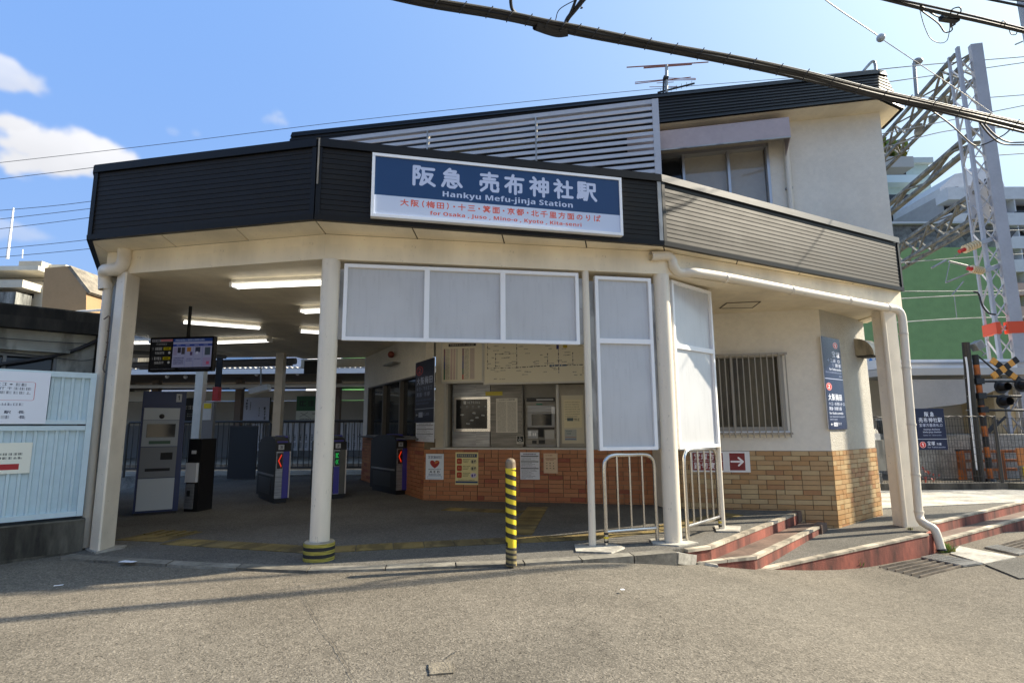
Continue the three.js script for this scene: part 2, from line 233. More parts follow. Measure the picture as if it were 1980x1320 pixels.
const P = {
  station: printed(1400, 330, (c, w, h) => {
    fill(c, '#c9d3e6', 0, 0, w, h); fill(c, '#123a66', 0, 0, w, h * 0.665);
    kline(c, '阪急', w * 0.128, w * 0.348, h * 0.10, h * 0.345, 17, '#c9d0e6', 0.84); kline(c, '売布神社駅', w * 0.392, w * 0.905, h * 0.10, h * 0.345, 17, '#c9d0e6', 0.82);
    latin(c, 'Hankyu Mefu-jinja Station', w * 0.255, w * 0.795, h * 0.60, 42, '#c9d0e6');
    kline(c, '大阪(梅田)・十三・箕面・京都・北千里方面のりば', w * 0.095, w * 0.915, h * 0.705, h * 0.115, 5.2, '#d8553a', 0.84);
    latin(c, 'for Osaka , Juso , Mino-o , Kyoto , Kita-senri', w * 0.21, w * 0.83, h * 0.935, 28, '#d8553a');
    speck(c, w, h, 500, 'rgba(60,60,60,.12)');
  }, 0.3),
  wallSign: printed(330, 1180, (c, w, h) => {
    fill(c, '#16244a', 0, 0, w, h); fill(c, '#c9d0e6', 0, h * 0.452, w, 8);
    const disc = (x, y, r, n) => { c.fillStyle = '#d8402c'; c.beginPath(); c.arc(x, y, r, 0, 7); c.fill(); c.strokeStyle = '#e8d0d0'; c.lineWidth = 5; c.beginPath(); c.arc(x, y, r - 7, 0, 7); c.stroke(); c.fillStyle = '#fff'; c.font = 'bold ' + r * 1.35 + 'px sans-serif'; c.textAlign = 'center'; c.fillText(n, x, y + r * 0.48); };
    disc(w * 0.74, 92, 44, '1'); kline(c, '宝塚', w * 0.5, w * 0.94, 172, 82, 10, '#dfe4f0'); marks(c, w * 0.2, 275, w * 0.5, 44, 3, 4, '#cfd5e6'); kan(c, '口', w * 0.78, 275, 48, 44, 6, '#cfd5e6'); marks(c, w * 0.48, 335, w * 0.3, 44, 2, 4, '#cfd5e6'); kline(c, '方面', w * 0.66, w * 0.96, 335, 44, 5, '#cfd5e6');
    latin(c, 'for Takarazuka', w * 0.3, w * 0.96, 425, 38, '#dfe4f0'); marks(c, w * 0.1, 445, w * 0.86, 18, 16, 2, '#aab2cc'); marks(c, w * .8, 488, w * .16, 18, 4, 2, '#aab2cc');
    disc(w * 0.2, 640, 50, '2'); kline(c, '大阪梅田', w * 0.1, w * 0.86, 730, 84, 10, '#e8ecf5'); kline(c, '十三・川西', w * 0.1, w * 0.66, 835, 44, 5, '#cfd5e6'); marks(c, w * .66, 835, w * .2, 44, 2, 4, '#cfd5e6'); kan(c, '口', w * .86, 837, 40, 40, 5, '#cfd5e6'); kline(c, '箕面・京都方面', w * 0.1, w * 0.78, 895, 44, 5, '#cfd5e6');
    latin(c, 'for Osaka-umeda', w * 0.1, w * 0.84, 990, 40, '#dfe4f0'); latin(c, 'Juso, Kawanishi-noseguchi', w * .1, w * .9, 1028, 26, '#cfd5e6', ''); latin(c, 'Minoh, Kyoto', w * .1, w * .5, 1062, 26, '#cfd5e6', '');
    kan(c, '←', w * 0.12, 1096, 40, 40, 6, '#fff'); fill(c, '#e8ecf5', w * 0.28, 1092, w * 0.2, 48); marks(c, w * 0.3, 1100, w * .16, 32, 2, 4, '#16244a'); marks(c, w * 0.5, 1094, w * 0.2, 30, 3, 3, '#e8ecf5');
  }, 0.22),
  fenceSign: printed(520, 720, (c, w, h) => {
    fill(c, '#151d3a', 0, 0, w, h); kline(c, '阪急', w * 0.3, w * 0.68, 60, 84, 10, '#c8cedd', .8); kline(c, '売布神社駅', w * 0.1, w * 0.92, 160, 84, 9, '#c8cedd', .9); kline(c, '宝塚方面改札口', w * 0.1, w * 0.92, 264, 56, 6, '#b8bfd4', .88);
    latin(c, 'Hankyu Railway', w * 0.24, w * 0.8, 378, 34, '#b8bfd4'); latin(c, 'Mefu-jinja Station', w * 0.21, w * 0.84, 424, 34, '#b8bfd4'); latin(c, 'Gates for Takarazuka', w * 0.21, w * 0.83, 478, 32, '#9fa8c2', '');
    fill(c, '#c8cedd', 0, 530, w, 7); c.fillStyle = '#c23228'; c.beginPath(); c.arc(w * 0.16, 632, 56, 0, 7); c.fill(); c.strokeStyle = '#e6cfcf'; c.lineWidth = 6; c.beginPath(); c.arc(w * .16, 632, 50, 0, 7); c.stroke(); c.fillStyle = '#fff'; c.font = 'bold 74px sans-serif'; c.textAlign = 'center'; c.fillText('1', w * 0.16, 658);
    kline(c, '宝塚', w * 0.31, w * 0.58, 572, 70, 8, '#c8cedd'); kline(c, '方面', w * 0.62, w * 0.8, 600, 42, 5, '#c8cedd'); latin(c, 'for Takarazuka', w * 0.31, w * 0.92, 686, 34, '#b8bfd4', '');
  }, 0.35),
  officeSign: printed(300, 720, (c, w, h) => {
    fill(c, '#10152c', 0, 0, w, h); c.strokeStyle = '#a83020'; c.lineWidth = 12; c.beginPath(); c.arc(70, 110, 50, 0, 7); c.stroke(); c.fillStyle = '#c04030'; c.font = 'bold 80px sans-serif'; c.textAlign = 'center'; c.fillText('2', 70, 138);
    kline(c, '大阪梅田', 20, 280, 190, 90, 9, '#aab2c8'); kline(c, '十三・', 20, 120, 305, 46, 5, '#8a92aa'); marks(c, 130, 305, 140, 46, 4, 4, '#8a92aa'); kline(c, '箕面・京都', 20, 240, 370, 50, 5, '#8a92aa'); marks(c, 20, 450, 250, 22, 16, 2, '#6a7290'); marks(c, 20, 490, 200, 22, 14, 2, '#6a7290'); fill(c, '#b8c0d0', 0, 560, w, 6); kan(c, '←', 20, 610, 34, 40, 5, '#ccc'); fill(c, '#98a0b4', 64, 600, 66, 60); marks(c, 140, 610, 90, 30, 4, 3, '#8890a8');
  }, 0.3),
  crossing: printed(900, 310, (c, w, h) => {
    fill(c, '#e6e4e2', 0, 0, w, h); fill(c, '#7d1220', 20, 24, 470, h - 48); fill(c, '#7d1220', 590, 28, 235, h - 56); fill(c, '#e6e4e2', 20, 146, 470, 4);
    kline(c, '宝塚方面', 36, 480, 36, 96, 13, '#efe8e8'); kline(c, '踏切渡る', 36, 480, 166, 100, 13, '#efe8e8'); kan(c, '→', 604, 58, 206, 190, 27, '#f2ecec');
  }, 0.35),
  notice: printed(760, 760, (c, w, h) => {
    fill(c, '#e2e8f2', 0, 0, w, h); fill(c, '#22306c', 60, 30, 350, 88); kline(c, 'ご注意', 80, 400, 40, 68, 9, '#d8deec', .7);
    c.strokeStyle = '#b04050'; c.lineWidth = 4; c.beginPath(); c.roundRect(-30, 150, 690, 270, 22); c.stroke();
    const rows = ['●●●●', '', '', '']; for (let r = 0; r < 4; r++) { const y = 170 + r * 60; if (r === 0) for (let k = 0; k < 5; k++) { kan(c, '●', k * 130 - 40, y + 4, 34, 34, 1, '#3a4458'); marks(c, k * 130 + 2, y, 84, 42, 2, 5, '#3a4458'); } else marks(c, 0, y, r === 3 ? 330 : 640, 40, r === 3 ? 8 : 15, 4, '#3a4458'); }
    marks(c, 0, 462, 250, 36, 6, 4, '#46506a'); marks(c, 300, 462, 300, 36, 8, 4, '#46506a'); kline(c, '駅長', 450, 630, 570, 44, 5, '#2c3448', .5); kline(c, '宝塚', 150, 290, 640, 48, 5, '#2c3448', .7); marks(c, 300, 640, 220, 48, 3, 5, '#2c3448'); kan(c, '長', 570, 640, 48, 48, 5, '#2c3448');
  }, 0.5),
  request: printed(520, 480, (c, w, h) => { fill(c, '#e6e8da', 0, 0, w, h); marks(c, 70, 70, 60, 58, 1, 12, '#b03030'); kan(c, 'い', 190, 70, 66, 60, 9, '#3a3a3a'); marks(c, 0, 160, 460, 36, 13, 5, '#333a36'); marks(c, 0, 220, 460, 36, 13, 5, '#333a36'); fill(c, '#a82a2c', 0, 330, 440, 90); marks(c, 0, 340, 230, 30, 8, 4, '#d8b0b0'); marks(c, 0, 380, 230, 30, 8, 4, '#d8b0b0'); speck(c, w, h, 300, 'rgba(60,60,40,.2)'); }, 0.6),
  fareList: printed(520, 500, (c, w, h) => { fill(c, '#e6dec8', 0, 0, w, h); fill(c, '#2c2a26', 80, 12, 360, 38); marks(c, 96, 20, 320, 22, 14, 3, '#c8c0b0'); const cols = ['#7a4a5a', '#5a4a78', '#2c3c80', '#2a5a50', '#2c6a48']; for (let r = 0; r < 26; r++) { const y = 78 + r * 15.4; for (const [x, k] of [[18, 0], [262, 1]]) { c.fillStyle = k && r > 21 ? '#b03030' : cols[Math.min(4, (r / 5.4) | 0)]; c.fillRect(x, y, 20, 14); } marks(c, 46, y + 2, 50, 10, 4, 1.5, '#6a6658'); fill(c, 'rgba(160,110,120,.45)', 108, y, 26, 14); fill(c, 'rgba(160,110,120,.45)', 146, y, 26, 14); fill(c, 'rgba(110,110,110,.35)', 184, y, 16, 14); marks(c, 290, y + 2, 60, 10, 5, 1.5, '#6a6658'); fill(c, 'rgba(130,100,110,.4)', 362, y, 60, 13); } }, 0.5),
  railMap: printed(1200, 460, (c, w, h) => {
    fill(c, '#e6dec6', 0, 0, w, h); const line = (pts, col, lw = 5) => { c.strokeStyle = col; c.lineWidth = lw; c.beginPath(); pts.forEach(([x, y], i) => i ? c.lineTo(x, y) : c.moveTo(x, y)); c.stroke(); for (let i = 1; i < pts.length; i++) { const [ax, ay] = pts[i - 1], [bx, by] = pts[i], n = Math.max(1, Math.round(Math.hypot(bx - ax, by - ay) / 24)); for (let k = 0; k <= n; k++) { c.fillStyle = k % 3 ? '#e0d8c4' : '#35312c'; c.fillRect(ax + (bx - ax) * k / n - 5, ay + (by - ay) * k / n - 5, 10, 10); } } };
    line([[30, 20], [30, 310], [340, 310]], '#6a6252', 4); line([[110, 40], [320, 40], [320, 310]], '#6a6252', 5); line([[110, 290], [110, 165], [320, 165]], '#6a6252', 4); line([[320, 310], [600, 300]], '#3a3630', 7); line([[640, 300], [800, 300]], '#20507c', 16); line([[800, 300], [960, 300]], '#3a3a44', 7); line([[725, 40], [725, 380]], '#4a4a60', 6); line([[690, 45], [990, 45]], '#a4402c', 8); line([[985, 20], [985, 350]], '#a4503c', 7); line([[1020, 300], [1040, 262], [1190, 262]], '#2c7a44', 14); line([[1150, 20], [1150, 380]], '#3a5a44', 6); line([[620, 180], [620, 300]], '#4a4a4a', 4); line([[860, 180], [860, 300]], '#4a4a4a', 4);
    fill(c, '#2c2f74', 706, 70, 24, 66); fill(c, '#b8a02c', 770, 60, 40, 66); fill(c, '#c89a24', 780, 30, 30, 30); fill(c, '#b0a030', 440, 14, 130, 34); fill(c, '#38281c', 470, 50, 100, 26); for (let i = 0; i < 70; i++) marks(c, rr(20, w - 80), rr(70, h - 40), rr(20, 60), 9, 5, 1.4, 'rgba(80,76,66,.8)');
    c.strokeStyle = '#5a5448'; c.strokeRect(950, 325, 60, 60); line([[320, 165], [320, 165]], '#555');
  }, 0.5),
  touch: printed(420, 400, (c, w, h) => { fill(c, '#06080a', 0, 0, w, h); fill(c, '#b8bcc0', 100, 22, 34, 44); marks(c, 150, 26, 180, 34, 7, 4, '#9aa0a4'); for (let i = 0; i < 5; i++) marks(c, 56 + i * 80, 92, 30, 26, 2, 4, '#8a9094'); for (const [x, y] of [[220, 180], [340, 210], [190, 276], [60, 200], [140, 320], [260, 240]]) { c.fillStyle = 'rgba(190,196,200,.8)'; c.beginPath(); c.ellipse(x + 24, y + 10, 26, 12, 0, 0, 7); c.fill(); } marks(c, 150, 318, 120, 16, 9, 2, '#4a5054'); }, 0.12),
  table: printed(300, 460, (c, w, h) => { fill(c, '#dcd6c8', 0, 0, w, h); marks(c, 40, 14, 150, 16, 8, 2, '#6a655a'); marks(c, 186, 12, 76, 18, 5, 3, '#3a3832'); for (let r = 0; r < 32; r++) { marks(c, 20, 48 + r * 12.6, 120, 8, 12, 1.2, '#7a7466'); marks(c, 160, 48 + r * 12.6, 120, 8, 12, 1.2, '#7a7466'); } fill(c, '#d0c8b8', 146, 40, 6, 400); }, 0.6),
  access: printed(120, 140, (c, w, h) => { fill(c, '#c9c4b8', 0, 0, w, h); fill(c, '#10151a', 8, 8, 104, 96); c.strokeStyle = c.fillStyle = '#d8d8d4'; c.lineWidth = 8; c.beginPath(); c.arc(54, 28, 7, 0, 7); c.fill(); c.beginPath(); c.moveTo(55, 38); c.lineTo(57, 66); c.lineTo(78, 66); c.lineTo(88, 88); c.stroke(); c.beginPath(); c.arc(56, 74, 20, 0.5, 4.2); c.stroke(); marks(c, 30, 112, 60, 14, 5, 2, '#555'); }, 0.5),
  aed: printed(260, 380, (c, w, h) => { fill(c, '#dfe8f2', 0, 0, w, h); marks(c, 30, 30, 200, 40, 11, 4, '#3c4c7c'); c.fillStyle = '#a02622'; c.beginPath(); c.moveTo(130, 214); c.bezierCurveTo(30, 150, 60, 84, 104, 100); c.bezierCurveTo(120, 104, 128, 116, 130, 126); c.bezierCurveTo(134, 104, 150, 96, 164, 98); c.bezierCurveTo(222, 104, 204, 170, 130, 214); c.fill(); c.strokeStyle = '#e0a030'; c.lineWidth = 9; c.beginPath(); c.moveTo(132, 146); c.lineTo(146, 122); c.lineTo(154, 134); c.lineTo(192, 104); c.stroke(); marks(c, 40, 224, 180, 12, 14, 2, '#404a68'); latin(c, 'A E D', 56, 204, 282, 44, '#222c44'); marks(c, 40, 296, 180, 22, 9, 3, '#46608c'); c.strokeStyle = '#7a9ac0'; c.lineWidth = 4; c.strokeRect(30, 330, 200, 36); }, 0.4),
  manners: printed(300, 440, (c, w, h) => { fill(c, '#e0d49a', 0, 0, w, h); fill(c, '#3a4866', 18, 22, 264, 48); marks(c, 30, 32, 230, 28, 9, 4, '#c8bf8c'); for (let r = 0; r < 3; r++) { const y = 84 + r * 94; c.fillStyle = '#b03c24'; c.beginPath(); c.roundRect(20, y, 66, 78, 16); c.fill(); marks(c, 36, y + 26, 34, 22, 2, 3, '#d89a70'); marks(c, 98, y + 6, 100, 10, 9, 2, '#6a6440'); marks(c, 98, y + 26, 80, 10, 8, 2, '#6a6440'); marks(c, 98, y + 46, 70, 10, 7, 2, '#6a6440'); c.fillStyle = r === 2 ? '#c8c0d8' : '#c0b890'; c.beginPath(); c.ellipse(238, y + 42, 40, 34, 0, 0, 7); c.fill(); c.fillStyle = r === 2 ? '#5a4a88' : '#5a5648'; c.beginPath(); c.ellipse(224, y + 44, 12, 20, 0, 0, 7); c.fill(); c.beginPath(); c.ellipse(256, y + 36, 9, 16, .4, 0, 7); c.fill(); } marks(c, 40, 372, 220, 10, 18, 2, '#6a6440'); fill(c, '#27406e', 6, 392, 288, 26); }, 0.4),
  noticeA: printed(260, 370, (c, w, h) => { fill(c, '#dcdde2', 0, 0, w, h); marks(c, 40, 16, 180, 18, 12, 3, '#33343c'); for (const y of [48, 122, 214]) fill(c, '#26262c', 10, y, 236, 11); for (const [a, n] of [[68, 3], [142, 4], [234, 7]]) for (let i = 0; i < n; i++) marks(c, 16, a + i * 17, rr(120, 220), 9, 16, 1.4, '#5c5e68'); marks(c, 16, 352, 60, 9, 5, 1.4, '#5c5e88'); }, 0.4),
  noticeB: printed(220, 320, (c, w, h) => { fill(c, '#d0ae90', 0, 0, w, h); fill(c, '#d8bc9a', 14, 14, w - 28, h - 28); marks(c, 30, 28, 110, 16, 6, 2.4, '#8a4a34'); fill(c, '#8a4434', 30, 80, 164, 10); marks(c, 40, 100, 120, 12, 9, 2, '#8a4434'); for (let i = 0; i < 9; i++) { c.fillStyle = '#4a4038'; c.fillRect(40 + (i % 3) * 54, 150 + ((i / 3) | 0) * 42, rr(10, 24), rr(8, 18)); } }, 0.4),
  sheets: printed(240, 520, (c, w, h) => { fill(c, '#cfc4a8', 0, 0, w, h); fill(c, '#dccfa8', 24, 50, 196, 300); for (let r = 0; r < 8; r++) marks(c, 36, 70 + r * 26, rr(90, 170), 10, 12, 1.4, '#8a8068'); fill(c, '#4a5a5a', 60, 246, 66, 34); marks(c, 140, 250, 60, 30, 3, 3, '#6a6450'); fill(c, '#a8aaa2', 30, 370, 128, 120); marks(c, 50, 384, 60, 10, 5, 2, '#4a6a6a'); marks(c, 50, 410, 50, 10, 4, 2, '#4a6a6a'); fill(c, '#a46a5a', 34, 452, 116, 5); fill(c, '#4a5a9a', 34, 470, 116, 7); }, 0.45),
  screen: canvasTex(760, 380, (c, w, h) => {
    fill(c, '#0a0c12', 0, 0, w, h); fill(c, '#202226', 10, 10, 256, 330); fill(c, '#8a8a92', 10, 10, 256, 30); fill(c, '#b06a70', 120, 12, 146, 24); marks(c, 20, 16, 90, 18, 6, 3, '#2a2c30'); marks(c, 70, 56, 130, 24, 6, 4, '#8a8a8a');
    for (const y of [104, 218]) { marks(c, 56, y, 90, 34, 4, 5, '#b0b0b0'); fill(c, '#a89a18', 160, y, 92, 34); marks(c, 180, y + 8, 50, 18, 3, 4, '#4a4408'); marks(c, 56, y + 52, 120, 30, 6, 5, '#a0a0a0'); c.fillStyle = '#b8b8b8'; c.beginPath(); c.arc(236, y + 66, 15, 0, 7); c.fill(); marks(c, 22, y, 20, 30, 1, 4, '#8a8a8a'); }
    fill(c, '#a6aad0', 276, 44, 476, 300); fill(c, '#2c4a94', 276, 10, 476, 36); marks(c, 300, 16, 360, 22, 17, 3, '#c0cce8'); fill(c, '#33489c', 276, 74, 476, 26); for (let i = 0; i < 4; i++) marks(c, 320 + i * 110, 80, 50, 12, 3, 2, '#b8c4e4'); for (const x of [430, 530, 640]) fill(c, '#6a74b8', x, 100, 3, 240);
    for (const [x, y, q, e, col] of [[286, 112, 44, 90, '#9a94b8'], [336, 112, 40, 64, '#3a3a4a'], [384, 112, 42, 80, '#4a4850'], [450, 112, 50, 50, '#b07a3c'], [490, 166, 30, 40, '#5a4a70'], [552, 112, 60, 60, '#3c4258'], [560, 164, 30, 30, '#c8cce8'], [668, 116, 66, 90, '#4c5a68'], [650, 236, 96, 96, '#a49ac4']]) fill(c, col, x, y, q, e);
    fill(c, '#c85a80', 694, 280, 34, 34); for (let r = 0; r < 4; r++) marks(c, 290, 228 + r * 22, 130, 12, 11, 2.5, '#34386a'); marks(c, 446, 240, 74, 12, 6, 2, '#4a4e84'); marks(c, 446, 262, 74, 12, 6, 2, '#4a4e84'); marks(c, 546, 244, 80, 12, 6, 2, '#4a4e84'); marks(c, 20, 350, 300, 20, 16, 3, '#6a6e78'); marks(c, 360, 350, 380, 20, 18, 3, '#5a5e78');
  }),
  adWhite: printed(300, 300, (c, w, h) => { fill(c, '#c4c9da', 0, 0, w, h); for (let i = 0; i < 4; i++) { marks(c, 30, 24 + i * 34, 26, 28, 1, 5, '#2c303c'); marks(c, 236, 118 + i * 40, 30, 34, 1, 6, '#20242e'); marks(c, 78, 54 + i * 26, 14, 20, 1, 3, '#3a3e4a'); marks(c, 180, 120 + i * 30, 12, 22, 1, 3, '#4a4e5a'); } }, 0.5),
  adGreen: printed(300, 330, (c, w, h) => { fill(c, '#d2d4c4', 0, 0, w, h); fill(c, '#1f5c30', 0, 0, w, 190); marks(c, 30, 60, 260, 70, 3, 13, '#10341c'); c.strokeStyle = '#3a3c34'; c.lineWidth = 4; c.beginPath(); c.moveTo(40, 270); c.lineTo(130, 210); c.moveTo(50, 216); c.lineTo(150, 280); c.stroke(); marks(c, 180, 220, 100, 18, 6, 3, '#4a4c44'); marks(c, 40, 290, 220, 16, 12, 3, '#4a4c44'); }, 0.5),
  adBlack: printed(300, 340, (c, w, h) => { fill(c, '#16130f', 0, 0, w, h); c.strokeStyle = '#a8a49a'; c.lineWidth = 8; c.beginPath(); c.arc(230, 60, 30, 3.2, 6); c.stroke(); marks(c, 40, 110, 190, 60, 3, 8, '#b0aca0'); marks(c, 100, 230, 120, 16, 4, 4, '#8a867a'); marks(c, 100, 262, 120, 16, 4, 4, '#8a867a'); }, 0.5),
  placard: printed(90, 420, (c, w, h) => { fill(c, '#d0d2d8', 0, 0, w, h); marks(c, 20, 170, 40, 26, 1, 6, '#2e3036'); marks(c, 20, 206, 40, 26, 1, 6, '#2e3036'); marks(c, 20, 242, 40, 26, 1, 6, '#2e3036'); marks(c, 20, 300, 50, 80, 2, 6, '#44464e'); }, 0.5),
  bank: printed(420, 120, (c, w, h) => { fill(c, '#c8ccd0', 0, 0, w, h); kline(c, '泉州', 20, 240, 14, 92, 15, '#1c6cb4'); kan(c, '金', 260, 14, 96, 92, 15, '#1c6cb4'); }, 0.5),
  number: (n) => printed(64, 80, (c, w, h) => { fill(c, '#b9bcc0', 0, 0, w, h); c.fillStyle = '#1a1c20'; c.font = 'bold 62px sans-serif'; c.textAlign = 'center'; c.fillText(n, 32, 62); }, 0.4),
  arrowRed: canvasTex(96, 120, (c, w, h) => { fill(c, '#120404', 0, 0, w, h); c.strokeStyle = '#ff3a18'; c.lineWidth = 15; c.beginPath(); c.moveTo(76, 14); c.lineTo(26, 60); c.lineTo(76, 106); c.stroke(); }),
  icGreen: canvasTex(110, 170, (c, w, h) => { fill(c, '#04100a', 0, 0, w, h); c.fillStyle = '#20e060'; c.font = 'bold 70px sans-serif'; c.fillText('IC', 18, 74); c.strokeStyle = '#20e060'; c.lineWidth = 9; for (const x of [50, 84]) { c.beginPath(); c.moveTo(x, 96); c.lineTo(x - 24, 122); c.lineTo(x, 148); c.stroke(); } }),
};
const glow = (t, k) => new THREE.MeshStandardMaterial({ color: 0x000000, roughness: 0.3, emissive: 0xffffff, emissiveMap: t, emissiveIntensity: k });

// ---------- ground ----------
const roadY = (x, z) => -0.016 - 0.44 * sstep(0.3, 4.4, x) - 0.10 * sstep(-4.2, -6.5, x);
{
  const xs = [], zs = []; for (let x = -14; x <= 16.01; x += 0.125) xs.push(x); for (let z = 9; z >= -9.01; z -= 0.125) zs.push(z);
  const pos = [], uv = [], col = [], idx = [];
  for (const z of zs) for (const x of xs) {
    pos.push(x, roadY(x, z) + (nz(noiseB, x * .11, z * .11) - .5) * .012, z); uv.push(x, z);
    const v = 1 + 0.34 * (nz(noiseA, x * 0.055 + .3, z * 0.055) - 0.5) + 0.16 * (nz(noiseB, x * 0.21, z * 0.21 + .6) - 0.5), st = 0.10 * sstep(0.56, 0.68, nz(noiseB, x * .13 + .2, z * .17 + .4)) + 0.12 * sstep(0.60, 0.70, nz(noiseA, x * .31, z * .27 + .1)), r = (nz(noiseA, x * .08 + .7, z * .08 + .2) - .5) * .06; col.push(v + r - st, v - st, v - r - st);
  }
  for (let j = 0; j < zs.length - 1; j++) for (let i = 0; i < xs.length - 1; i++) { const a = j * xs.length + i, b = a + xs.length; idx.push(a, a + 1, b, a + 1, b + 1, b); }
  const g = new THREE.BufferGeometry(); g.setAttribute('position', new THREE.Float32BufferAttribute(pos, 3)); g.setAttribute('uv', new THREE.Float32BufferAttribute(uv, 2)); g.setAttribute('color', new THREE.Float32BufferAttribute(col, 3)); g.setIndex(idx); g.computeVertexNormals();
  struct('road', g, M.road);
  const big = new THREE.PlaneGeometry(900, 900, 1, 1).rotateX(-Math.PI / 2).translate(0, -0.62, -150); struct('ground', metreUV(big), mat([0.24, 0.23, 0.20], 1, { map: concT }));
}
// a thin wandering crack filled with tar
{
  const crack = (pts, w) => { const p = [], idx = []; for (let i = 0; i < pts.length; i++) { const [x, z] = pts[i], [x2, z2] = pts[Math.min(i + 1, pts.length - 1)], [x1, z1] = pts[Math.max(0, i - 1)], l = Math.hypot(x2 - x1, z2 - z1) || 1, nx = -(z2 - z1) / l, nzz = (x2 - x1) / l, ww = w * rr(0.5, 1.5), y = roadY(x, z) + 0.011; p.push(x + nx * ww, y, z + nzz * ww, x - nx * ww, y, z - nzz * ww); if (i) { const a = i * 2; idx.push(a - 2, a - 1, a, a - 1, a + 1, a); } } const g = new THREE.BufferGeometry(); g.setAttribute('position', new THREE.Float32BufferAttribute(p, 3)); g.setIndex(idx); g.computeVertexNormals(); g.setAttribute('uv', new THREE.BufferAttribute(new Float32Array(p.length / 3 * 2), 2)); return g; };
  const path = (pix) => { const o = []; for (let i = 0; i + 1 < pix.length; i++) for (let k = 0; k < 12; k++) { const t = k / 12, q = G(pix[i][0] + (pix[i + 1][0] - pix[i][0]) * t + rr(-.7, .7), pix[i][1] + (pix[i + 1][1] - pix[i][1]) * t, 0); o.push([q.x + rr(-.004, .004), q.z]); } return o; };
  struct('road_crack', crack(path([[572, 1118], [592, 1160], [622, 1215], [650, 1248], [690, 1318]]), 0.0016), mat([0.05, 0.047, 0.042], 1));
  struct('road_crack', crack(path([[862, 1270], [872, 1262], [884, 1256]]), 0.003), mat([0.04, 0.037, 0.032], 1));
  struct('road_crack', crack(path([[1690, 1195], [1760, 1230], [1800, 1244]]), 0.0012), mat([0.07, 0.065, 0.055], 1));
}
// ---------- plan of the station ----------
const U = { x: 0.9786, z: 0.2058 };
const A = [-4.299, -5.476], B = [-1.821, -4.955], C = [1.626, -5.777], D = [5.677, -7.932], Aback = [-5.9, -8.0];
const ba = [-4.40, -5.89], bb = [-1.847, -5.346], bc = [1.70, -6.0], bd = [5.68, -7.99];
const YE = 3.10, YT = 3.90, YB = 2.848, YC = 2.868;
const FT = frame(-1.5, -9.645, 2.17, -8.874), FW = frame(2.25, -8.526, 4.5, -8.053), Q = [4.5, -8.053], RR = [5.75, -9.03], FR = frame(...Q, ...RR), FS = frame(-3.56, -13.49, -1.5, -9.645);
const FAB = frame(...A, ...B), FBC = frame(...B, ...C), FCD = frame(...C, ...D), FAL = frame(...Aback, ...A);
// concourse floor with its kerb
const kerbFront = [[-4.3, -5.56], [-3.87, -5.42], [-3.1, -5.24], [-2.4, -5.09], [-1.75, -4.98], [-1.1, -5.04], [-0.5, -5.11], [0.1, -5.18], [0.62, -5.30], [1.12, -5.44], [1.56, -5.57]];
const N = [[1.66, -5.78], [1.95, -5.93], [3.98, -8.15]];
{
  const back = kerbFront.map(([x, z]) => [x - 0.02, z - 0.15]);
  struct('concourse_floor', prism([...back, ...N, [4.05, -9.5], [-1.4, -9.7], [-3.6, -13.4], [-3.7, -14.6], [-9, -14.6], [-7.2, -10], [-4.35, -6.0]], -0.6, 0), M.walk);
  struct('platform_floor', prism([[-3.75, -14.58], [-30, -14.58], [-30, -16.4], [9, -16.4], [9, -14.0], [-3.5, -14.0]], -0.9, 0.02), M.conc);
  const kerbM = [[0.46, 0.44, 0.39], [0.52, 0.50, 0.45], [0.60, 0.58, 0.52]].map((q) => mat(q, .95, { map: concT, bumpMap: grainB, bumpScale: .003 })); const kerb = thing('kerb', 'row of worn concrete kerb stones along the front of the station floor', 'kerb');
  for (let i = 0; i + 1 < kerbFront.length; i++) {
    const a = kerbFront[i], b = kerbFront[i + 1], l = Math.hypot(b[0] - a[0], b[1] - a[1]), k = 0.006 / l, p = [a[0] + (b[0] - a[0]) * k, a[1] + (b[1] - a[1]) * k], q = [b[0] - (b[0] - a[0]) * k, b[1] - (b[1] - a[1]) * k];
    const lift = 0.004 + rr(0, .004); part(kerb, 'kerb_stone', prism([p, q, [q[0] - 0.02, q[1] - 0.148], [p[0] - 0.02, p[1] - 0.148]], -0.5, lift), kerbM[i % 3]);
  }
  const e = G(1318, 1070, -0.02), e2 = G(1345, 1090, -0.16), e3 = G(1385, 1098, -0.2);
  part(kerb, 'kerb_stone', bar(new THREE.Vector3(1.53, -0.05, -5.63), e2.clone().add(new THREE.Vector3(-.05, .05, .02)), 0.13, 0.10), M.conc); part(kerb, 'kerb_stone', bar(e2, e3, 0.10, 0.08), M.concPale);
}
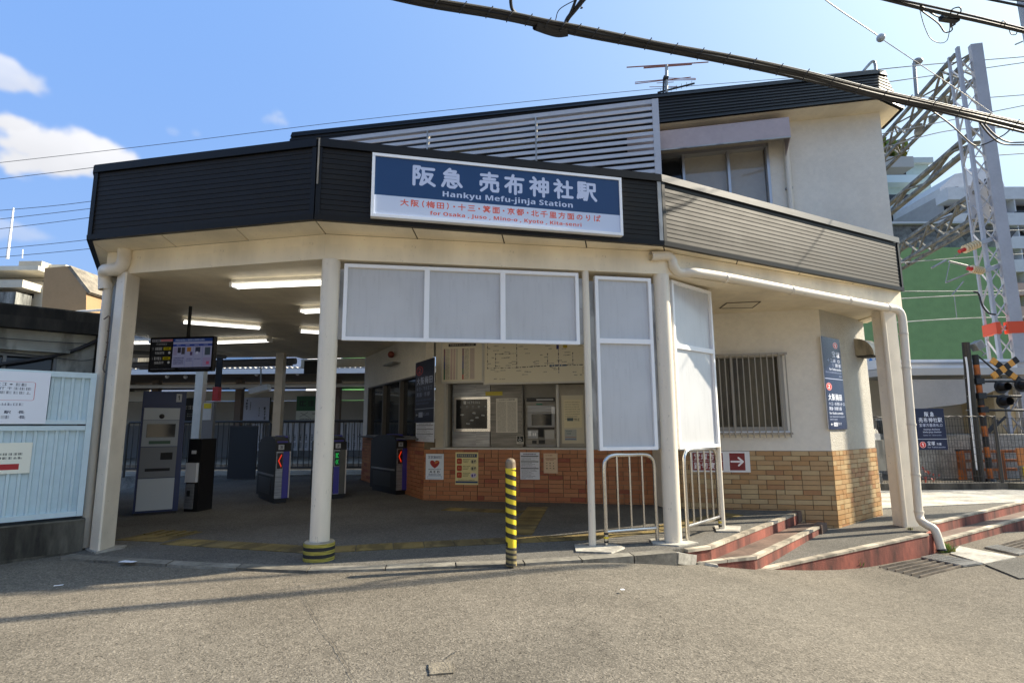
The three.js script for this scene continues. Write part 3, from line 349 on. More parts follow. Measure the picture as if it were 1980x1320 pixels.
// steps down to the side path
{
  const T0 = [1.97, -5.85], T1 = [2.48, -6.0], T2 = [4.22, -7.88], K0 = [2.54, -6.07], K1 = [5.3, -7.45];
  const st = thing('entrance_steps', 'two red painted steps with cream tile nosings beside the tiled wall', 'steps');
  part(st, 'riser', prism([[1.70, -5.72], [1.985, -5.875], [4.0, -8.08], [3.9, -8.2], [1.7, -6.0]], -0.5, -0.028), M.redPaint);
  part(st, 'tread', prism([[1.99, -5.9], [2.44, -6.03], [4.14, -7.88], [4.02, -8.06]], -0.4, -0.134), M.tread);
  part(st, 'riser', prism([[1.74, -5.74], [2.46, -5.99], [4.2, -7.87], [4.0, -8.09], [1.98, -5.93]], -0.55, -0.16), M.redPaint);
  const nose = (a, b, y, w = 0.06) => { const f = frame(...a, ...b), n = Math.max(1, Math.round(f.l / 0.3)); for (let i = 0; i < n; i++) part(st, 'nosing_tile', fbox(f, i * f.l / n + 0.003, (i + 1) * f.l / n - 0.003, y - 0.026, y + rr(0.002, 0.005), -w, 0.006), M.nosing); };
  nose([1.70, -5.715], [1.985, -5.866], 0); nose([1.985, -5.866], [3.98, -8.06], 0); nose([1.80, -5.76], [2.48, -6.0], -0.132); nose([2.48, -6.0], [4.16, -7.82], -0.132);
  part(st, 'end_cap', [fbox(frame(3.9, -7.96, 4.03, -8.11), 0, 0.17, -0.13, 0.012, -0.07, 0.012), fbox(frame(4.06, -7.70, 4.25, -7.91), 0, 0.26, -0.28, -0.115, -0.09, 0.02)], M.tread);
  // side path, a sheet that rises to the pillar
  const wy = (x) => -0.19 - 0.09 * clamp((4.9 - x) / 2.3, 0, 1);
  const sheet = (pts) => { const g = prism(pts, -0.6, 0), p = g.attributes.position; for (let i = 0; i < p.count; i++) if (p.getY(i) > -0.1) p.setY(i, wy(p.getX(i))); return g; };
  struct('side_path', sheet([[2.45, -6.0], [3.0, -6.36], [3.6, -6.66], [4.3, -7.0], [5.28, -7.5], [5.62, -7.85], [6.05, -8.33], [9.1, -10.33], [9.2, -10.6], [5.6, -10.4], [4.4, -9.0], [3.9, -8.0], [3.4, -7.3], [2.9, -6.6]]), M.walk);
  struct('platform_apron', prism([[5.9, -9.6], [9.25, -10.35], [13.5, -13.1], [13.5, -13.4], [4, -13.4], [5.2, -10.0]], -0.6, -0.183), M.concPale);
  const k3 = thing('path_kerb', 'red painted kerb with a cream tile edge along the side path', 'kerb');
  const nose3 = (parent, a, b, y0, y1, w = 0.07) => { const f = frame(...a, ...b), n = Math.round(f.l / 0.3); for (let i = 0; i < n; i++) { const g = fbox(f, i * f.l / n + 0.002, (i + 1) * f.l / n - 0.002, -0.02, rr(0.004, 0.007), -w, 0.008); const p = g.attributes.position; for (let j = 0; j < p.count; j++) { const s = (p.getX(j) - f.ax) * f.dx + (p.getZ(j) - f.az) * f.dz; p.setY(j, p.getY(j) + y0 + (y1 - y0) * s / f.l); } part(parent, 'edge_tile', g, M.nosing); } };
  const face = (a, b, y0, y1, d) => { const f = frame(...a, ...b), g = fbox(f, 0, f.l, -0.9, -0.018, -0.1, 0), p = g.attributes.position; for (let j = 0; j < p.count; j++) if (p.getY(j) > -0.5) { const s = (p.getX(j) - f.ax) * f.dx + (p.getZ(j) - f.az) * f.dz; p.setY(j, -0.02 + y0 + (y1 - y0) * s / f.l); } return g; };
  part(k3, 'kerb_face', face(K0, K1, wy(2.54), wy(5.3)), M.redPaint); part(k3, 'kerb_face', fbox(frame(...K1, 5.66, -7.74), 0, 0.46, -0.6, -0.21, -0.1, -0.004), M.redPaint); nose3(k3, K0, K1, wy(2.54), wy(5.3));
  const s2 = thing('platform_steps', 'two red painted steps with cream edges beyond the drainpipe', 'steps');
  part(s2, 'riser', fbox(frame(5.95, -8.23, 13, -12.87), 0, 8.4, -0.6, -0.21, -0.2, 0), M.redPaint); part(s2, 'riser', fbox(frame(5.5, -7.63, 12.5, -12.17), 0, 8.3, -0.8, -0.35, -0.2, 0), M.redPaint);
  part(s2, 'tread', prism([[5.45, -7.66], [12.5, -12.23], [13, -12.9], [5.93, -8.3]], -0.6, -0.334), M.tread);
  nose3(s2, [5.95, -8.23], [11.0, -11.55], -0.187, -0.187); nose3(s2, [5.5, -7.63], [10.5, -10.87], -0.33, -0.33);
}
// tactile paving: tiles with raised bars
{
  const n = 128, bump = dataTex(n, (x, y) => { const X = (x % 32) - 16, Y = (y % 32) - 16; return X * X + Y * Y < 70 ? 1 : 0; }, false, 0.24);
  const tm = [0, 1, 2].map((i) => mat([[0.33, 0.25, 0.09], [0.38, 0.29, 0.10], [0.29, 0.23, 0.10]][i], 0.8, { map: dirtT, bumpMap: bump, bumpScale: 0.005 })), tp = thing('tactile_paving', 'line of worn yellow tactile tiles across the station floor', 'paving');
  const run = (pix, w) => { const pts = pix.map(([u, v]) => G(u, v, 0)); for (let i = 0; i + 1 < pts.length; i++) { const f = frame(pts[i].x, pts[i].z, pts[i + 1].x, pts[i + 1].z), k = Math.max(1, Math.round(f.l / 0.3)), st = f.l / k; for (let j = 0; j < k; j++) part(tp, 'tile', fbox(f, j * st + 0.004, (j + 1) * st - 0.004, -0.01, 0.006 + rr(0, .002), -w / 2, w / 2), tm[(rnd() * 3) | 0]); } };
  run([[330, 1047], [400, 1051], [614, 1064], [760, 1056], [990, 1045], [1141, 1038], [1271, 1024], [1345, 1007], [1420, 994]], 0.29); run([[1003, 1034], [1040, 980]], 0.30); run([[860, 984], [1010, 990]], 0.28);
  const cl = thing('tactile_paving', 'patch of four worn yellow guide tiles by the square column', 'paving'); const c0 = G(310, 1036, 0), fr = frame(c0.x - 0.3, c0.z - 0.06, c0.x + 0.3, c0.z + 0.06);
  for (let i = 0; i < 2; i++) for (let j = 0; j < 2; j++) part(cl, 'tile', [fbox(fr, i * 0.3 + 0.003, i * 0.3 + 0.297, -0.01, 0.004, j * 0.3 - 0.3, j * 0.3 - 0.006), ...(j ? [] : [0.07, 0.22].map((s) => fbox(fr, i * 0.3 + s - 0.016, i * 0.3 + s + 0.016, 0.004, 0.014, -0.29, -0.02)))], tm[(i + j) % 2]);
}

// ---------- the station building ----------
const ST = thing('station_building', 'cream station with black clad eaves, louvre screen and tiled walls', 'building');
// lapped boards on an eave face; lean = how far the top leans back
function boards(f, s0, s1, y0, y1, n, parent, lean = 0, inset0 = 0, inset1 = 0) {
  const h = (y1 - y0) / n;
  for (let i = 0; i < n; i++) {
    const ya = y0 + i * h + 0.001, yb = ya + h - 0.003, la = -lean * i / n, lb = -lean * (i + 1) / n, t = i / n, a = s0 + inset0 * t, b = s1 - inset1 * t;
    part(parent, 'siding_board', profile(f, a, b, [[la - 0.02, ya], [la + 0.0058, ya], [la + 0.0062, ya + 0.003], [lb + 0.0032, yb], [lb - 0.02, yb]]), M.siding[(rnd() * 3) | 0]);
  }
}
for (const f of [FAB, FBC, FCD, FAL]) {
  const e = sub(ST, 'eave');
  part(e, 'eave_backing', fbox(f, 0.004, f.l - 0.004, YE + 0.01, YT - 0.02, -0.07, -0.022), M.sidingTrim);
  boards(f, 0.02, f.l - 0.02, YE + 0.055, YT - 0.085, 13, e);
  part(e, 'cap_flashing', profile(f, 0, f.l, [[-0.12, YT - 0.03], [-0.12, YT], [0.026, YT], [0.028, YT - 0.082], [0.016, YT - 0.084], [0.014, YT - 0.03]]), f === FCD ? mat([0.10, 0.10, 0.105], 0.4, { metalness: 0.3, map: scratchT }) : M.sidingTrim);
  part(e, 'bottom_trim', profile(f, 0, f.l, [[-0.03, YE], [0.018, YE], [0.022, YE + 0.05], [0.0, YE + 0.055], [-0.03, YE + 0.055]]), M.sidingTrim);
  part(e, 'corner_trim', fbox(f, f.l - 0.045, f.l - 0.002, YE + 0.052, YT - 0.083, -0.01, 0.017), f === FBC ? M.galv : M.sidingTrim); part(e, 'corner_trim', fbox(f, 0.002, 0.045, YE + 0.052, YT - 0.083, -0.01, 0.017), M.sidingTrim);
}
part(ST, 'chipped_flashing', fbox(FBC, 0.006, 0.020, YT - 0.46, YT - 0.004, 0.0285, 0.0305), mat([0.55, 0.52, 0.47], .7, { map: dirtT }));
// eave soffit panels between the cladding and the beam
{
  const lerp = (a, b, t) => [a[0] + (b[0] - a[0]) * t, a[1] + (b[1] - a[1]) * t];
  const strip = (o0, o1, i0, i1, n) => { for (let k = 0; k < n; k++) { const a = k / n + 0.002, b = (k + 1) / n - 0.002; part(ST, 'soffit_panel', prism([lerp(o0, o1, a), lerp(o0, o1, b), lerp(i0, i1, b), lerp(i0, i1, a)], YE + 0.002 + rr(0, .002), YE + 0.014), M.cream); } };
  strip(A, B, ba, bb, 3); strip(B, C, bb, bc, 4); strip(C, D, bc, bd, 4); strip(Aback, A, [-5.95, -8.3], ba, 2);
}
// beam above the columns
{
  const th = 0.22, fs = [frame(...ba, ...bb), frame(...bb, ...bc), frame(...bc, ...bd)];
  const inn = (p, q, r) => { const f = frame(...p, ...q), h = frame(...q, ...r); return [q[0] - (f.nx + h.nx) / 2 * th, q[1] - (f.nz + h.nz) / 2 * th]; };
  const ia = [ba[0] - fs[0].nx * th, ba[1] - fs[0].nz * th], ib = inn(ba, bb, bc), ic = inn(bb, bc, bd), id = [bd[0] - fs[2].nx * th, bd[1] - fs[2].nz * th];
  for (const q of [[ba, bb, ib, ia], [bb, bc, ic, ib], [bc, bd, id, ic]]) part(ST, 'beam', prism(q, YB, YE), M.cream);
  part(ST, 'beam', prism([bd, [5.86, -9.1], [5.62, -9.12], id], YB, YE), M.cream);
  part(ST, 'beam', fbox(frame(-5.95, -8.3, ...ba), 0, 2.86, YB, YE, -0.16, -0.002), M.cream);
}
// ceiling and flat roof
const roofPlan = [ba, bb, bc, bd, [5.86, -9.08], [6.9, -13.45], [-3.56, -13.49], [-5.2, -13.72], [-5.32, -12.25], [-6.42, -12.55], [-6.95, -9.97], [-5.95, -8.3]];
part(ST, 'ceiling', prism(roofPlan.map(([x, z]) => [x * 0.985 + 0.01, z * 0.985 - 0.13]), YC, YC + 0.05), M.cream);
part(ST, 'roof', prism([[A[0] + .06, A[1] - .09], [B[0], B[1] - .09], [C[0] - .01, C[1] - .1], [D[0] - .12, D[1] - .05], [5.8, -9.1], [6.9, -13.45], [-3.56, -13.49], [-6.42, -12.55], [-6.9, -9.97], [-5.8, -8.02]], YE + 0.2, YT - 0.1), M.concDark);
part(ST, 'bulkhead', fbox(frame(-5.2, -13.72, -3.56, -13.52), 0, 1.66, 2.66, YC, -0.1, 0), M.cream);
{ // access hatch and joint lines in the ceiling by the window
  const c = [[1392, 596], [1406, 586], [1471, 583], [1455, 595]].map(([u, v]) => G(u, v, YC - 0.006)); const q = (a, b) => bar(a, b, 0.012, 0.008);
  part(ST, 'ceiling_hatch', [q(c[0], c[1]), q(c[1], c[2]), q(c[2], c[3]), q(c[3], c[0])], mat([0.12, 0.10, 0.07], .8)); part(ST, 'ceiling_hatch_panel', prism(c.map((p) => [p.x, p.z]), YC - 0.004, YC), M.cream);
}
// columns
{
  const l2 = [-4.266, -5.873], l1 = [-4.083, -5.754], l3 = [-4.102, -6.02], l4 = [l3[0] + l2[0] - l1[0], l3[1] + l2[1] - l1[1]], cut = (p, a, b, k) => [[p[0] + (a[0] - p[0]) * k, p[1] + (a[1] - p[1]) * k], [p[0] + (b[0] - p[0]) * k, p[1] + (b[1] - p[1]) * k]];
  part(ST, 'column', prism([...cut(l2, l4, l1, .07), ...cut(l1, l2, l3, .08), ...cut(l3, l1, l4, .07), l4], 0, YB), M.creamPost);
  part(ST, 'column_footing', prism([[-4.32, -5.9], [-4.07, -5.70], [-3.96, -5.93], [-4.0, -6.05], [-4.3, -6.1]], -0.02, 0.014), M.conc);
  const round = (x, z, r, y0, y1, name = 'column') => part(ST, name, new THREE.CylinderGeometry(r, r, y1 - y0, 28, 6).translate(x, (y0 + y1) / 2, z), M.creamPost);
  round(-1.80, -5.42, 0.09, 0.15, YB); round(1.66, -6.06, 0.09, -0.01, YB); round(0.795, -5.87, 0.037, 0, YB, 'post'); round(2.43, -6.74, 0.028, 0, YB, 'post');
  const cb = sub(ST, 'column_base'); part(cb, 'base_ring', new THREE.LatheGeometry([[0.0, 0.165], [0.128, 0.165], [0.138, 0.155], [0.139, 0], [0.0, 0]].map(([x, y]) => new THREE.Vector2(x, y)).reverse(), 36).translate(-1.80, 0, -5.42), mat([0.60, 0.55, 0.45], .8, { map: dirtT }));
  for (const [y, m] of [[0.135, M.yellow], [0.104, M.blackMat], [0.073, M.yellow], [0.042, M.blackMat], [0.011, M.yellow]]) part(cb, 'stripe', new THREE.CylinderGeometry(0.1405, 0.1405, 0.030, 36, 1, true).translate(-1.80, y + 0.004, -5.42), m === M.yellow ? mat([0.62, 0.55, 0.10], .7, { map: dirtT }) : m);
  part(ST, 'post_footing', prism([[0.60, -5.62], [0.93, -5.55], [1.1, -5.78], [1.02, -6.0], [0.62, -5.94]], -0.01, 0.016), M.concPale); part(ST, 'post_footing', prism([[2.3, -6.6], [2.55, -6.56], [2.7, -6.9], [2.4, -6.95]], -0.01, 0.018), M.concPale); part(ST, 'column_footing', prism([[1.42, -5.95], [1.66, -5.86], [1.9, -6.0], [1.75, -6.25], [1.45, -6.2]], -0.01, 0.013), M.concPale);
  const pf = frame(5.37, -7.98, 5.64, -8.06); part(ST, 'pillar', profile(frame(pf.ax, pf.az, pf.ax + pf.dx, pf.az + pf.dz), 0.03, 0.26, [[-0.2, -0.25], [-0.03, -0.25], [0, -0.25], [0, YB], [-0.2, YB]]), M.creamPost); part(ST, 'pillar_edge', new THREE.CylinderGeometry(0.035, 0.035, YB + 0.25, 16).translate(at(pf, 0.035, 0).x, (YB - 0.25) / 2, at(pf, 0.035, 0, -0.034).z), M.creamPost);
}
// ticket wall, window wall, corner wall, side wall of the office
const yTile = 0.83;
const brickM = [[0.52, 0.205, 0.085], [0.56, 0.24, 0.105], [0.49, 0.18, 0.075], [0.38, 0.10, 0.05], [0.54, 0.22, 0.095]].map((c) => mat(c, 0.5, { map: paintT }));
const tanM = [[0.50, 0.315, 0.145], [0.46, 0.26, 0.105], [0.54, 0.38, 0.19], [0.41, 0.205, 0.085], [0.51, 0.34, 0.165]].map((c) => mat(c, 0.45, { map: paintT }));
const brickG = { 227: box(-0.1135, 0.1135, -0.03, 0.03, -0.012, 0.007), 108: box(-0.054, 0.054, -0.03, 0.03, -0.012, 0.007) };
function tiles(f, s0, s1, y0, y1, parent, mats, single, halves) {
  const row = 0.0675, n = Math.ceil((y1 - y0) / row - 0.2), many = [];
  for (let r = 0; r < n; r++) {
    const y = y1 - row * (r + 0.5) - 0.002; let s = s0 - (r % 2 ? 0.118 : 0);
    while (s < s1 - 0.02) {
      let kind = rnd() < halves ? 108 : 227, w = kind / 1000, a = s, b = s + w; s = b + 0.009; if (b < s0 + 0.02) continue;
      a = Math.max(a, s0 + 0.002); b = Math.min(b, s1 - 0.002); if (b - a < 0.03) continue;
      const mi = rnd() < 0.12 ? 3 : (rnd() * 3) | 0, m = mats[(mi + (r % 3 === 0 && rnd() < .4 ? 4 : 0)) % 5], whole = b - a > w - 0.006, dn = rr(-0.0015, 0.0015);
      if (single) { const o = part(parent, 'brick', whole ? brickG[kind] : box(-(b - a) / 2, (b - a) / 2, -0.03, 0.03, -0.012, 0.007), m); o.applyMatrix4(basis(f, (a + b) / 2, y, dn)); }
      else many.push(vcol(fbox(f, a, b, y - 0.03, y + 0.03, -0.012, 0.007 + dn), m.color.toArray()));
    }
  }
  if (many.length) part(parent, 'brick_tiles', many, mat([1, 1, 1], 0.5, { map: paintT, vertexColors: true }), { kind: 'stuff' });
}
{
  const tw = sub(ST, 'ticket_wall'), L = FT.l, rc = rect(FT, 862, 741, 1141, 869, -0.15);      // the recess for the ticket machines
  part(tw, 'wall_core', fbox(FT, 0, L, 0, yTile - 0.004, -0.3, -0.006), M.grout);
  const FTb = shift(FT, -0.15), sL = on(FT, 841, 800, -0.15)[0];
  part(tw, 'wall_face', [fbox(FTb, sL, rc[0], yTile - 0.004, YC + 0.1, -0.12, 0), fbox(FTb, rc[0], L, rc[3], YC + 0.1, -0.12, 0), fbox(FTb, rc[1] + 0.9, L, yTile, rc[3], -0.12, 0)], M.wall);
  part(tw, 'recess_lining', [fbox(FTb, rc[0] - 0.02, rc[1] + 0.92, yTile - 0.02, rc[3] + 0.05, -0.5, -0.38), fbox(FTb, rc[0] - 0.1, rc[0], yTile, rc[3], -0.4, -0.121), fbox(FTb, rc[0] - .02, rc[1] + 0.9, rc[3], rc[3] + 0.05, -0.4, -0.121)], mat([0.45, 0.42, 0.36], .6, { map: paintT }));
  part(tw, 'ledge', fbox(FT, sL - 0.02, L, yTile - 0.003, yTile + 0.022, -0.5, 0.006), M.whiteWarm);
  part(tw, 'recess_frame', [fbox(FTb, rc[0] - 0.03, rc[0] + 0.002, yTile + 0.02, rc[3] + 0.03, -0.02, 0.02), fbox(FTb, rc[0] - 0.03, L, rc[3] - 0.005, rc[3] + 0.035, -0.02, 0.03)], M.whiteWarm);
  tiles(FT, 0, L, 0.0, yTile, tw, brickM, false, 0.22);
  const rt = frame(2.17, -8.874, 2.25, -8.526); part(tw, 'return_wall', fbox(rt, 0, rt.l, 0, YC + .1, -0.15, 0), M.wall);
  const ww = sub(ST, 'window_wall'), w4 = rect(FW, 1403, 690, 1524, 833);
  part(ww, 'wall_core', fbox(FW, 0, FW.l - 0.004, -0.4, yTile, -0.3, -0.006), M.grout);
  part(ww, 'wall_face', [fbox(FW, 0, w4[0] - 0.5, yTile, YC + .05, -0.15, 0), fbox(FW, w4[1], FW.l - 0.003, yTile, YC + .05, -0.15, 0), fbox(FW, w4[0] - 0.5, w4[1], w4[3], YC + .05, -0.15, 0), fbox(FW, w4[0] - 0.5, w4[1], yTile, w4[2], -0.15, 0)], M.wall);
  const seedKeep = seed; tiles(FW, 0.0, FW.l, -0.26, yTile, ww, tanM, true, 0.12);
  const cw = sub(ST, 'corner_wall');
  part(cw, 'wall_core', fbox(FR, 0.004, FR.l, -0.4, yTile, -0.3, -0.006), M.grout); part(cw, 'wall_face', fbox(FR, 0.003, FR.l, yTile, YC + .05, -0.15, 0), M.stucco);
  tiles(FR, 0.0, FR.l, -0.26, yTile, cw, tanM, true, 0.55);
  part(cw, 'wall_face', fbox(frame(...RR, 6.6, -13.2), 0, 4.2, -0.4, YC + .1, -0.2, -0.012), M.wall);
  // window with its grille of upright bars
  const win = sub(ST, 'window'); const [a0, b0, c0, d0] = [w4[0] - 0.5, w4[1], w4[2], w4[3]];
  part(win, 'window_frame', [fbox(FW, a0, b0, c0, c0 + 0.06, -0.09, 0.012), fbox(FW, a0, b0, d0 - 0.02, d0, -0.09, 0.004), fbox(FW, b0 - 0.07, b0, c0, d0, -0.09, 0.006), fbox(FW, a0 + 0.56, a0 + 0.60, c0 + 0.05, d0, -0.09, -0.03)], mat([0.34, 0.32, 0.28], 0.5, { metalness: .2 }));
  part(win, 'pane', fbox(FW, a0, b0 - 0.06, c0 + 0.05, d0 - 0.01, -0.08, -0.07), phys([0.16, 0.145, 0.10], 0.25, { map: streakT })); part(win, 'sill', fbox(FW, a0 - 0.03, b0 + 0.03, c0 - 0.03, c0, -0.02, 0.05), M.alu);
  const gr = sub(ST, 'window_grille'), gsteel = mat([0.34, 0.31, 0.26], 0.45, { metalness: 0.4 }); const g0 = rect(FW, 1400, 686, 1531, 846, 0.09);
  for (let i = 0; i < 17; i++) { const s = g0[1] - i * 0.083; if (s < 0.15) break; part(gr, 'grille_bar', fbox(FW, s - 0.007, s + 0.007, g0[2], g0[3], 0.085, 0.099), gsteel); }
  part(gr, 'grille_rail', fbox(FW, 0.2, g0[1] + 0.03, d0 + 0.0, d0 + 0.035, 0.07, 0.084), gsteel); part(gr, 'grille_rail', fbox(FW, 0.2, g0[1] + 0.03, c0 - 0.05, c0 - 0.02, 0.07, 0.084), gsteel); part(gr, 'grille_bracket', fbox(FW, g0[1] - 0.01, g0[1] + 0.02, d0 + .002, d0 + 0.03, 0, 0.07), gsteel); part(gr, 'grille_bracket', fbox(FW, g0[1] - 0.01, g0[1] + 0.02, c0 - 0.048, c0 - 0.022, 0, 0.07), gsteel);
  // office side wall facing the gates
  const sw = sub(ST, 'office_wall'), o1 = rect(FS, 713, 728, 741, 846), o2 = rect(FS, 743, 722, 806, 846);
  part(sw, 'wall_core', fbox(FS, 0, FS.l, 0, 1.0, -0.2, -0.006), M.grout); tiles(FS, 0, FS.l, 0, 1.0, sw, brickM, false, 0.2);
  const sA = o1[0], sB = o2[1], yA = 1.0, yB = 2.12;
  part(sw, 'wall_face', [fbox(FS, 0, sA, 1.0, YC + .1, -0.15, 0), fbox(FS, sA, sB, yB, YC + .1, -0.15, 0), fbox(FS, sB, FS.l - 0.003, 1.0, YC + .1, -0.15, 0)], M.wall);
  part(sw, 'window_frame', [fbox(FS, sA, sB, yA, yA + 0.04, -0.1, 0.02), fbox(FS, sA, sB, yB - 0.03, yB, -0.1, 0.01), ...[sA + 0.02, sA + (sB - sA) * 0.36, sA + (sB - sA) * 0.7, sB - 0.02].map((s) => fbox(FS, s - 0.025, s + 0.025, yA, yB, -0.1, 0.008))], mat([0.12, 0.11, 0.10], 0.5)); part(sw, 'pane', fbox(FS, sA, sB, yA + 0.03, yB - 0.02, -0.08, -0.07), M.glassDark);
  part(sw, 'counter_shelf', fbox(FS, sA - .1, sB + 0.1, 0.985, 1.01, -0.02, 0.2), mat([0.1, 0.1, 0.1], .4));
  const lw = frame(-8.0, -10.6, -4.24, -6.06); part(ST, 'boundary_wall', fbox(lw, 0, lw.l - 0.1, 0, YC, 0.0, 0.12), M.conc);
  for (const [u, v, r] of [[544, 683, 0.085], [392, 690, 0.09]]) { const p = G(u, v, YC); part(ST, 'inner_column', box(p.x - r, p.x + r, 0, YC, p.z - r, p.z + r), M.creamPost); }
}
// ---------- upper storey ----------
{
  const up = sub(ST, 'storey'), w1 = [5.82, -8.2], F2 = frame(w1[0] - U.x * 10.6, w1[1] - U.z * 10.6, ...w1), YS = 6.055, L = F2.l;
  const wn = (u, v) => on(F2, u, v), wa = wn(1300, 300)[0] - 0.3, wb = wn(1494, 390)[0], wy1 = 5.72, wy0 = 3.9;
  part(up, 'wall_face', [fbox(F2, 0, wa, 3.7, YS + .05, -0.2, 0), fbox(F2, wb, L, 3.7, YS + .05, -0.2, 0), fbox(F2, wa, wb, wy1, YS + .05, -0.2, 0), fbox(F2, wa, wb, 3.7, wy0, -0.2, 0)], M.wall);
  part(up, 'wall_face', fbox(frame(...w1, w1[0] + 1.0, w1[1] - 4.75), 0.002, 4.85, 3.7, YS + .05, -0.2, 0), M.wall); part(up, 'wall_face', fbox(shift(F2, -4.6), 0, L + .2, 3.7, YS + .05, -0.2, 0), M.wall); part(up, 'wall_face', fbox(frame(F2.ax + F2.nx * -4.6, F2.az - F2.nz * 4.6, F2.ax, F2.az), 0, 4.6, 3.7, YS + .05, -0.2, -.003), M.wall);
  const win = sub(ST, 'window'); part(win, 'window_frame', [fbox(F2, wb - 0.04, wb, wy0, wy1, -0.12, 0.02), fbox(F2, wa, wb, wy1 - 0.05, wy1, -0.12, 0.02), ...[0.62, 1.33].map((k) => fbox(F2, wb - k - 0.02, wb - k + 0.02, wy0, wy1 - 0.05, -0.12, 0.0)), fbox(F2, wb - 1.95, wb - 1.91, wy0, wy1 - .05, -0.12, 0)], mat([0.5, 0.5, 0.5], 0.35, { metalness: 0.6 }));
  part(win, 'blind', fbox(F2, wb - 1.3, wb - 0.05, wy0, wy1 - 0.05, -0.16, -0.12), mat([0.44, 0.40, 0.33], .9, { map: paintT })); part(win, 'pane', fbox(F2, wa, wb - 1.36, wy0, wy1 - 0.05, -0.10, -0.09), M.glassDark); part(win, 'pane', fbox(F2, wb - 1.31, wb - 0.04, wy0, wy1 - 0.05, -0.085, -0.08), phys([1, 1, 1], 0.05, { transmission: 1, ior: 1.45 }));
  // mansard: eave outline with a cut corner, top outline set in
  const E = [[1276, 228], [1700, 190], [1745, 211], [1706, 250]].map(([u, v]) => { const p = G(u, v, YS); return [p.x, p.z]; }), back0 = (E[1][0] + 4.35) / U.x;
  E[0] = [E[1][0] - U.x * back0, E[1][1] - U.z * back0];
  const YR = 6.75, T = [[566, 257], [1698, 137], [1708, 138]].map(([u, v]) => { const p = G(u, v, YR); return [p.x, p.z]; }); T.push([T[2][0] + 0.35, T[2][1] - 1.2]);
  const back = [[7.4, -13.2], [-3.2, -14.6]];
  const rf = sub(ST, 'mansard_roof');
  part(rf, 'roof_top', prism([...T, [7.1, -13.0], [-3.2, -14.4]], YR - 0.06, YR), M.concDark);
  part(rf, 'eave_soffit', prism([...E, ...back], YS, YS + 0.02), M.cream);
  for (let q = 0; q < 3; q++) {                                             // the sloping faces, each a stack of lapped boards
    const f = frame(...E[q], ...E[q + 1]), n = 8, put = (s, t) => s; const y0 = YS + 0.03, y1 = YR - 0.09;
    for (let i = -1; i <= n; i++) {
      const t0 = i < 0 ? 0 : (y0 - YS + (y1 - y0) * i / n) / (YR - YS), t1 = i < 0 ? 0.045 : i === n ? 1 : (y0 - YS + (y1 - y0) * (i + 1) / n - 0.004) / (YR - YS), o = i < 0 || i === n ? 0.03 : 0.014;
      const L3 = (a, b, t, off) => new THREE.Vector3(a[0] + (b[0] - a[0]) * t + f.nx * off, YS + (YR - YS) * t, a[1] + (b[1] - a[1]) * t + f.nz * off);
      const a = L3(E[q], T[q], t0, o), b = L3(E[q + 1], T[q + 1], t0, o), c = L3(E[q + 1], T[q + 1], t1, i < 0 || i === n ? o : 0.003), d = L3(E[q], T[q], t1, i < 0 || i === n ? o : 0.003), a2 = L3(E[q], T[q], t0, -0.03), b2 = L3(E[q + 1], T[q + 1], t0, -0.03), c2 = L3(E[q + 1], T[q + 1], t1, -0.03), d2 = L3(E[q], T[q], t1, -0.03);
      const g = new THREE.BufferGeometry().setFromPoints([a, b, c, a, c, d, a2, b2, b, a2, b, a, d, c, c2, d, c2, d2, a2, a, d, a2, d, d2, b, b2, c2, b, c2, c]); g.computeVertexNormals();
      part(rf, i < 0 ? 'eave_trim' : i === n ? 'cap_flashing' : 'siding_board', metreUV(g), i < 0 || i === n ? M.sidingTrim : M.siding[(i * 2 + q) % 3]);
    }
  }
  // louvre screen standing in front of the upper wall
  const FL = shift(F2, 0.70), lv = sub(ST, 'louvre_screen'), yl = 6.30, sR = on(FL, 1273, 200)[0], sL = on(FL, 600, 262)[0] - 0.5;
  part(lv, 'louvre_frame', [fbox(FL, sL, sR - .001, yl - 0.07, yl, -0.04, 0.04), fbox(FL, sR - 0.10, sR, 4.3, yl - .001, -0.05, 0.05)], M.louvre);
  for (let i = 0; i < 15; i++) { const y = yl - 0.16 - i * 0.105; part(lv, 'slat', profile(FL, sL, sR - 0.1, [[-0.05, y + 0.07], [0.03, y - 0.02], [0.045, y - 0.018], [0.04, y + 0.040], [-0.04, y + 0.085]]), M.louvre); }
  for (const u of [828, 1037]) { const s = on(FL, u, 260)[0]; part(lv, 'mullion', fbox(FL, s - 0.012, s + 0.012, 4.4, yl - 0.07, -0.06, 0.045), M.galv); }
  part(lv, 'screen_backing', fbox(F2, sL, sR, 3.9, YS, 0.06, 0.08), M.blackMat);
  // awning over the upper window
  const aw = thing('awning', 'faded grey fabric awning over the upper window', 'awning'), x1 = on(F2, 1531, 240, 0.5)[0], x0 = sR - 0.5, pr = [[0.02, 5.98], [0.40, 5.93], [0.42, 5.60], [0.405, 5.60], [0.385, 5.91], [0.02, 5.955]];
  const cloth = mat([0.52, 0.43, 0.42], 0.95, { map: paintT, bumpMap: grainB, bumpScale: 0.001 });
  part(aw, 'canopy', profile(F2, x0, x1, pr), cloth);
  part(aw, 'end_panel', profile(F2, x1 - 0.006, x1 + 0.002, [[0.02, 5.40], [0.02, 5.97], [0.40, 5.92], [0.41, 5.60]]), cloth); part(aw, 'front_bar', fbox(F2, x0, x1, 5.585, 5.605, 0.39, 0.42), M.galv);
  const dp = thing('drainpipe', 'white drainpipe down the upper wall beside the awning', 'pipe'); const ps = on(F2, 1526, 350, 0.06)[0]; part(dp, 'pipe', rod(at(F2, ps, 3.75, 0.06), at(F2, ps, 5.75, 0.06), 0.04, 0.04, 14), M.creamPost); part(dp, 'bracket', fbox(F2, ps - 0.05, ps + 0.05, 4.9, 4.93, 0, 0.06), M.galv);
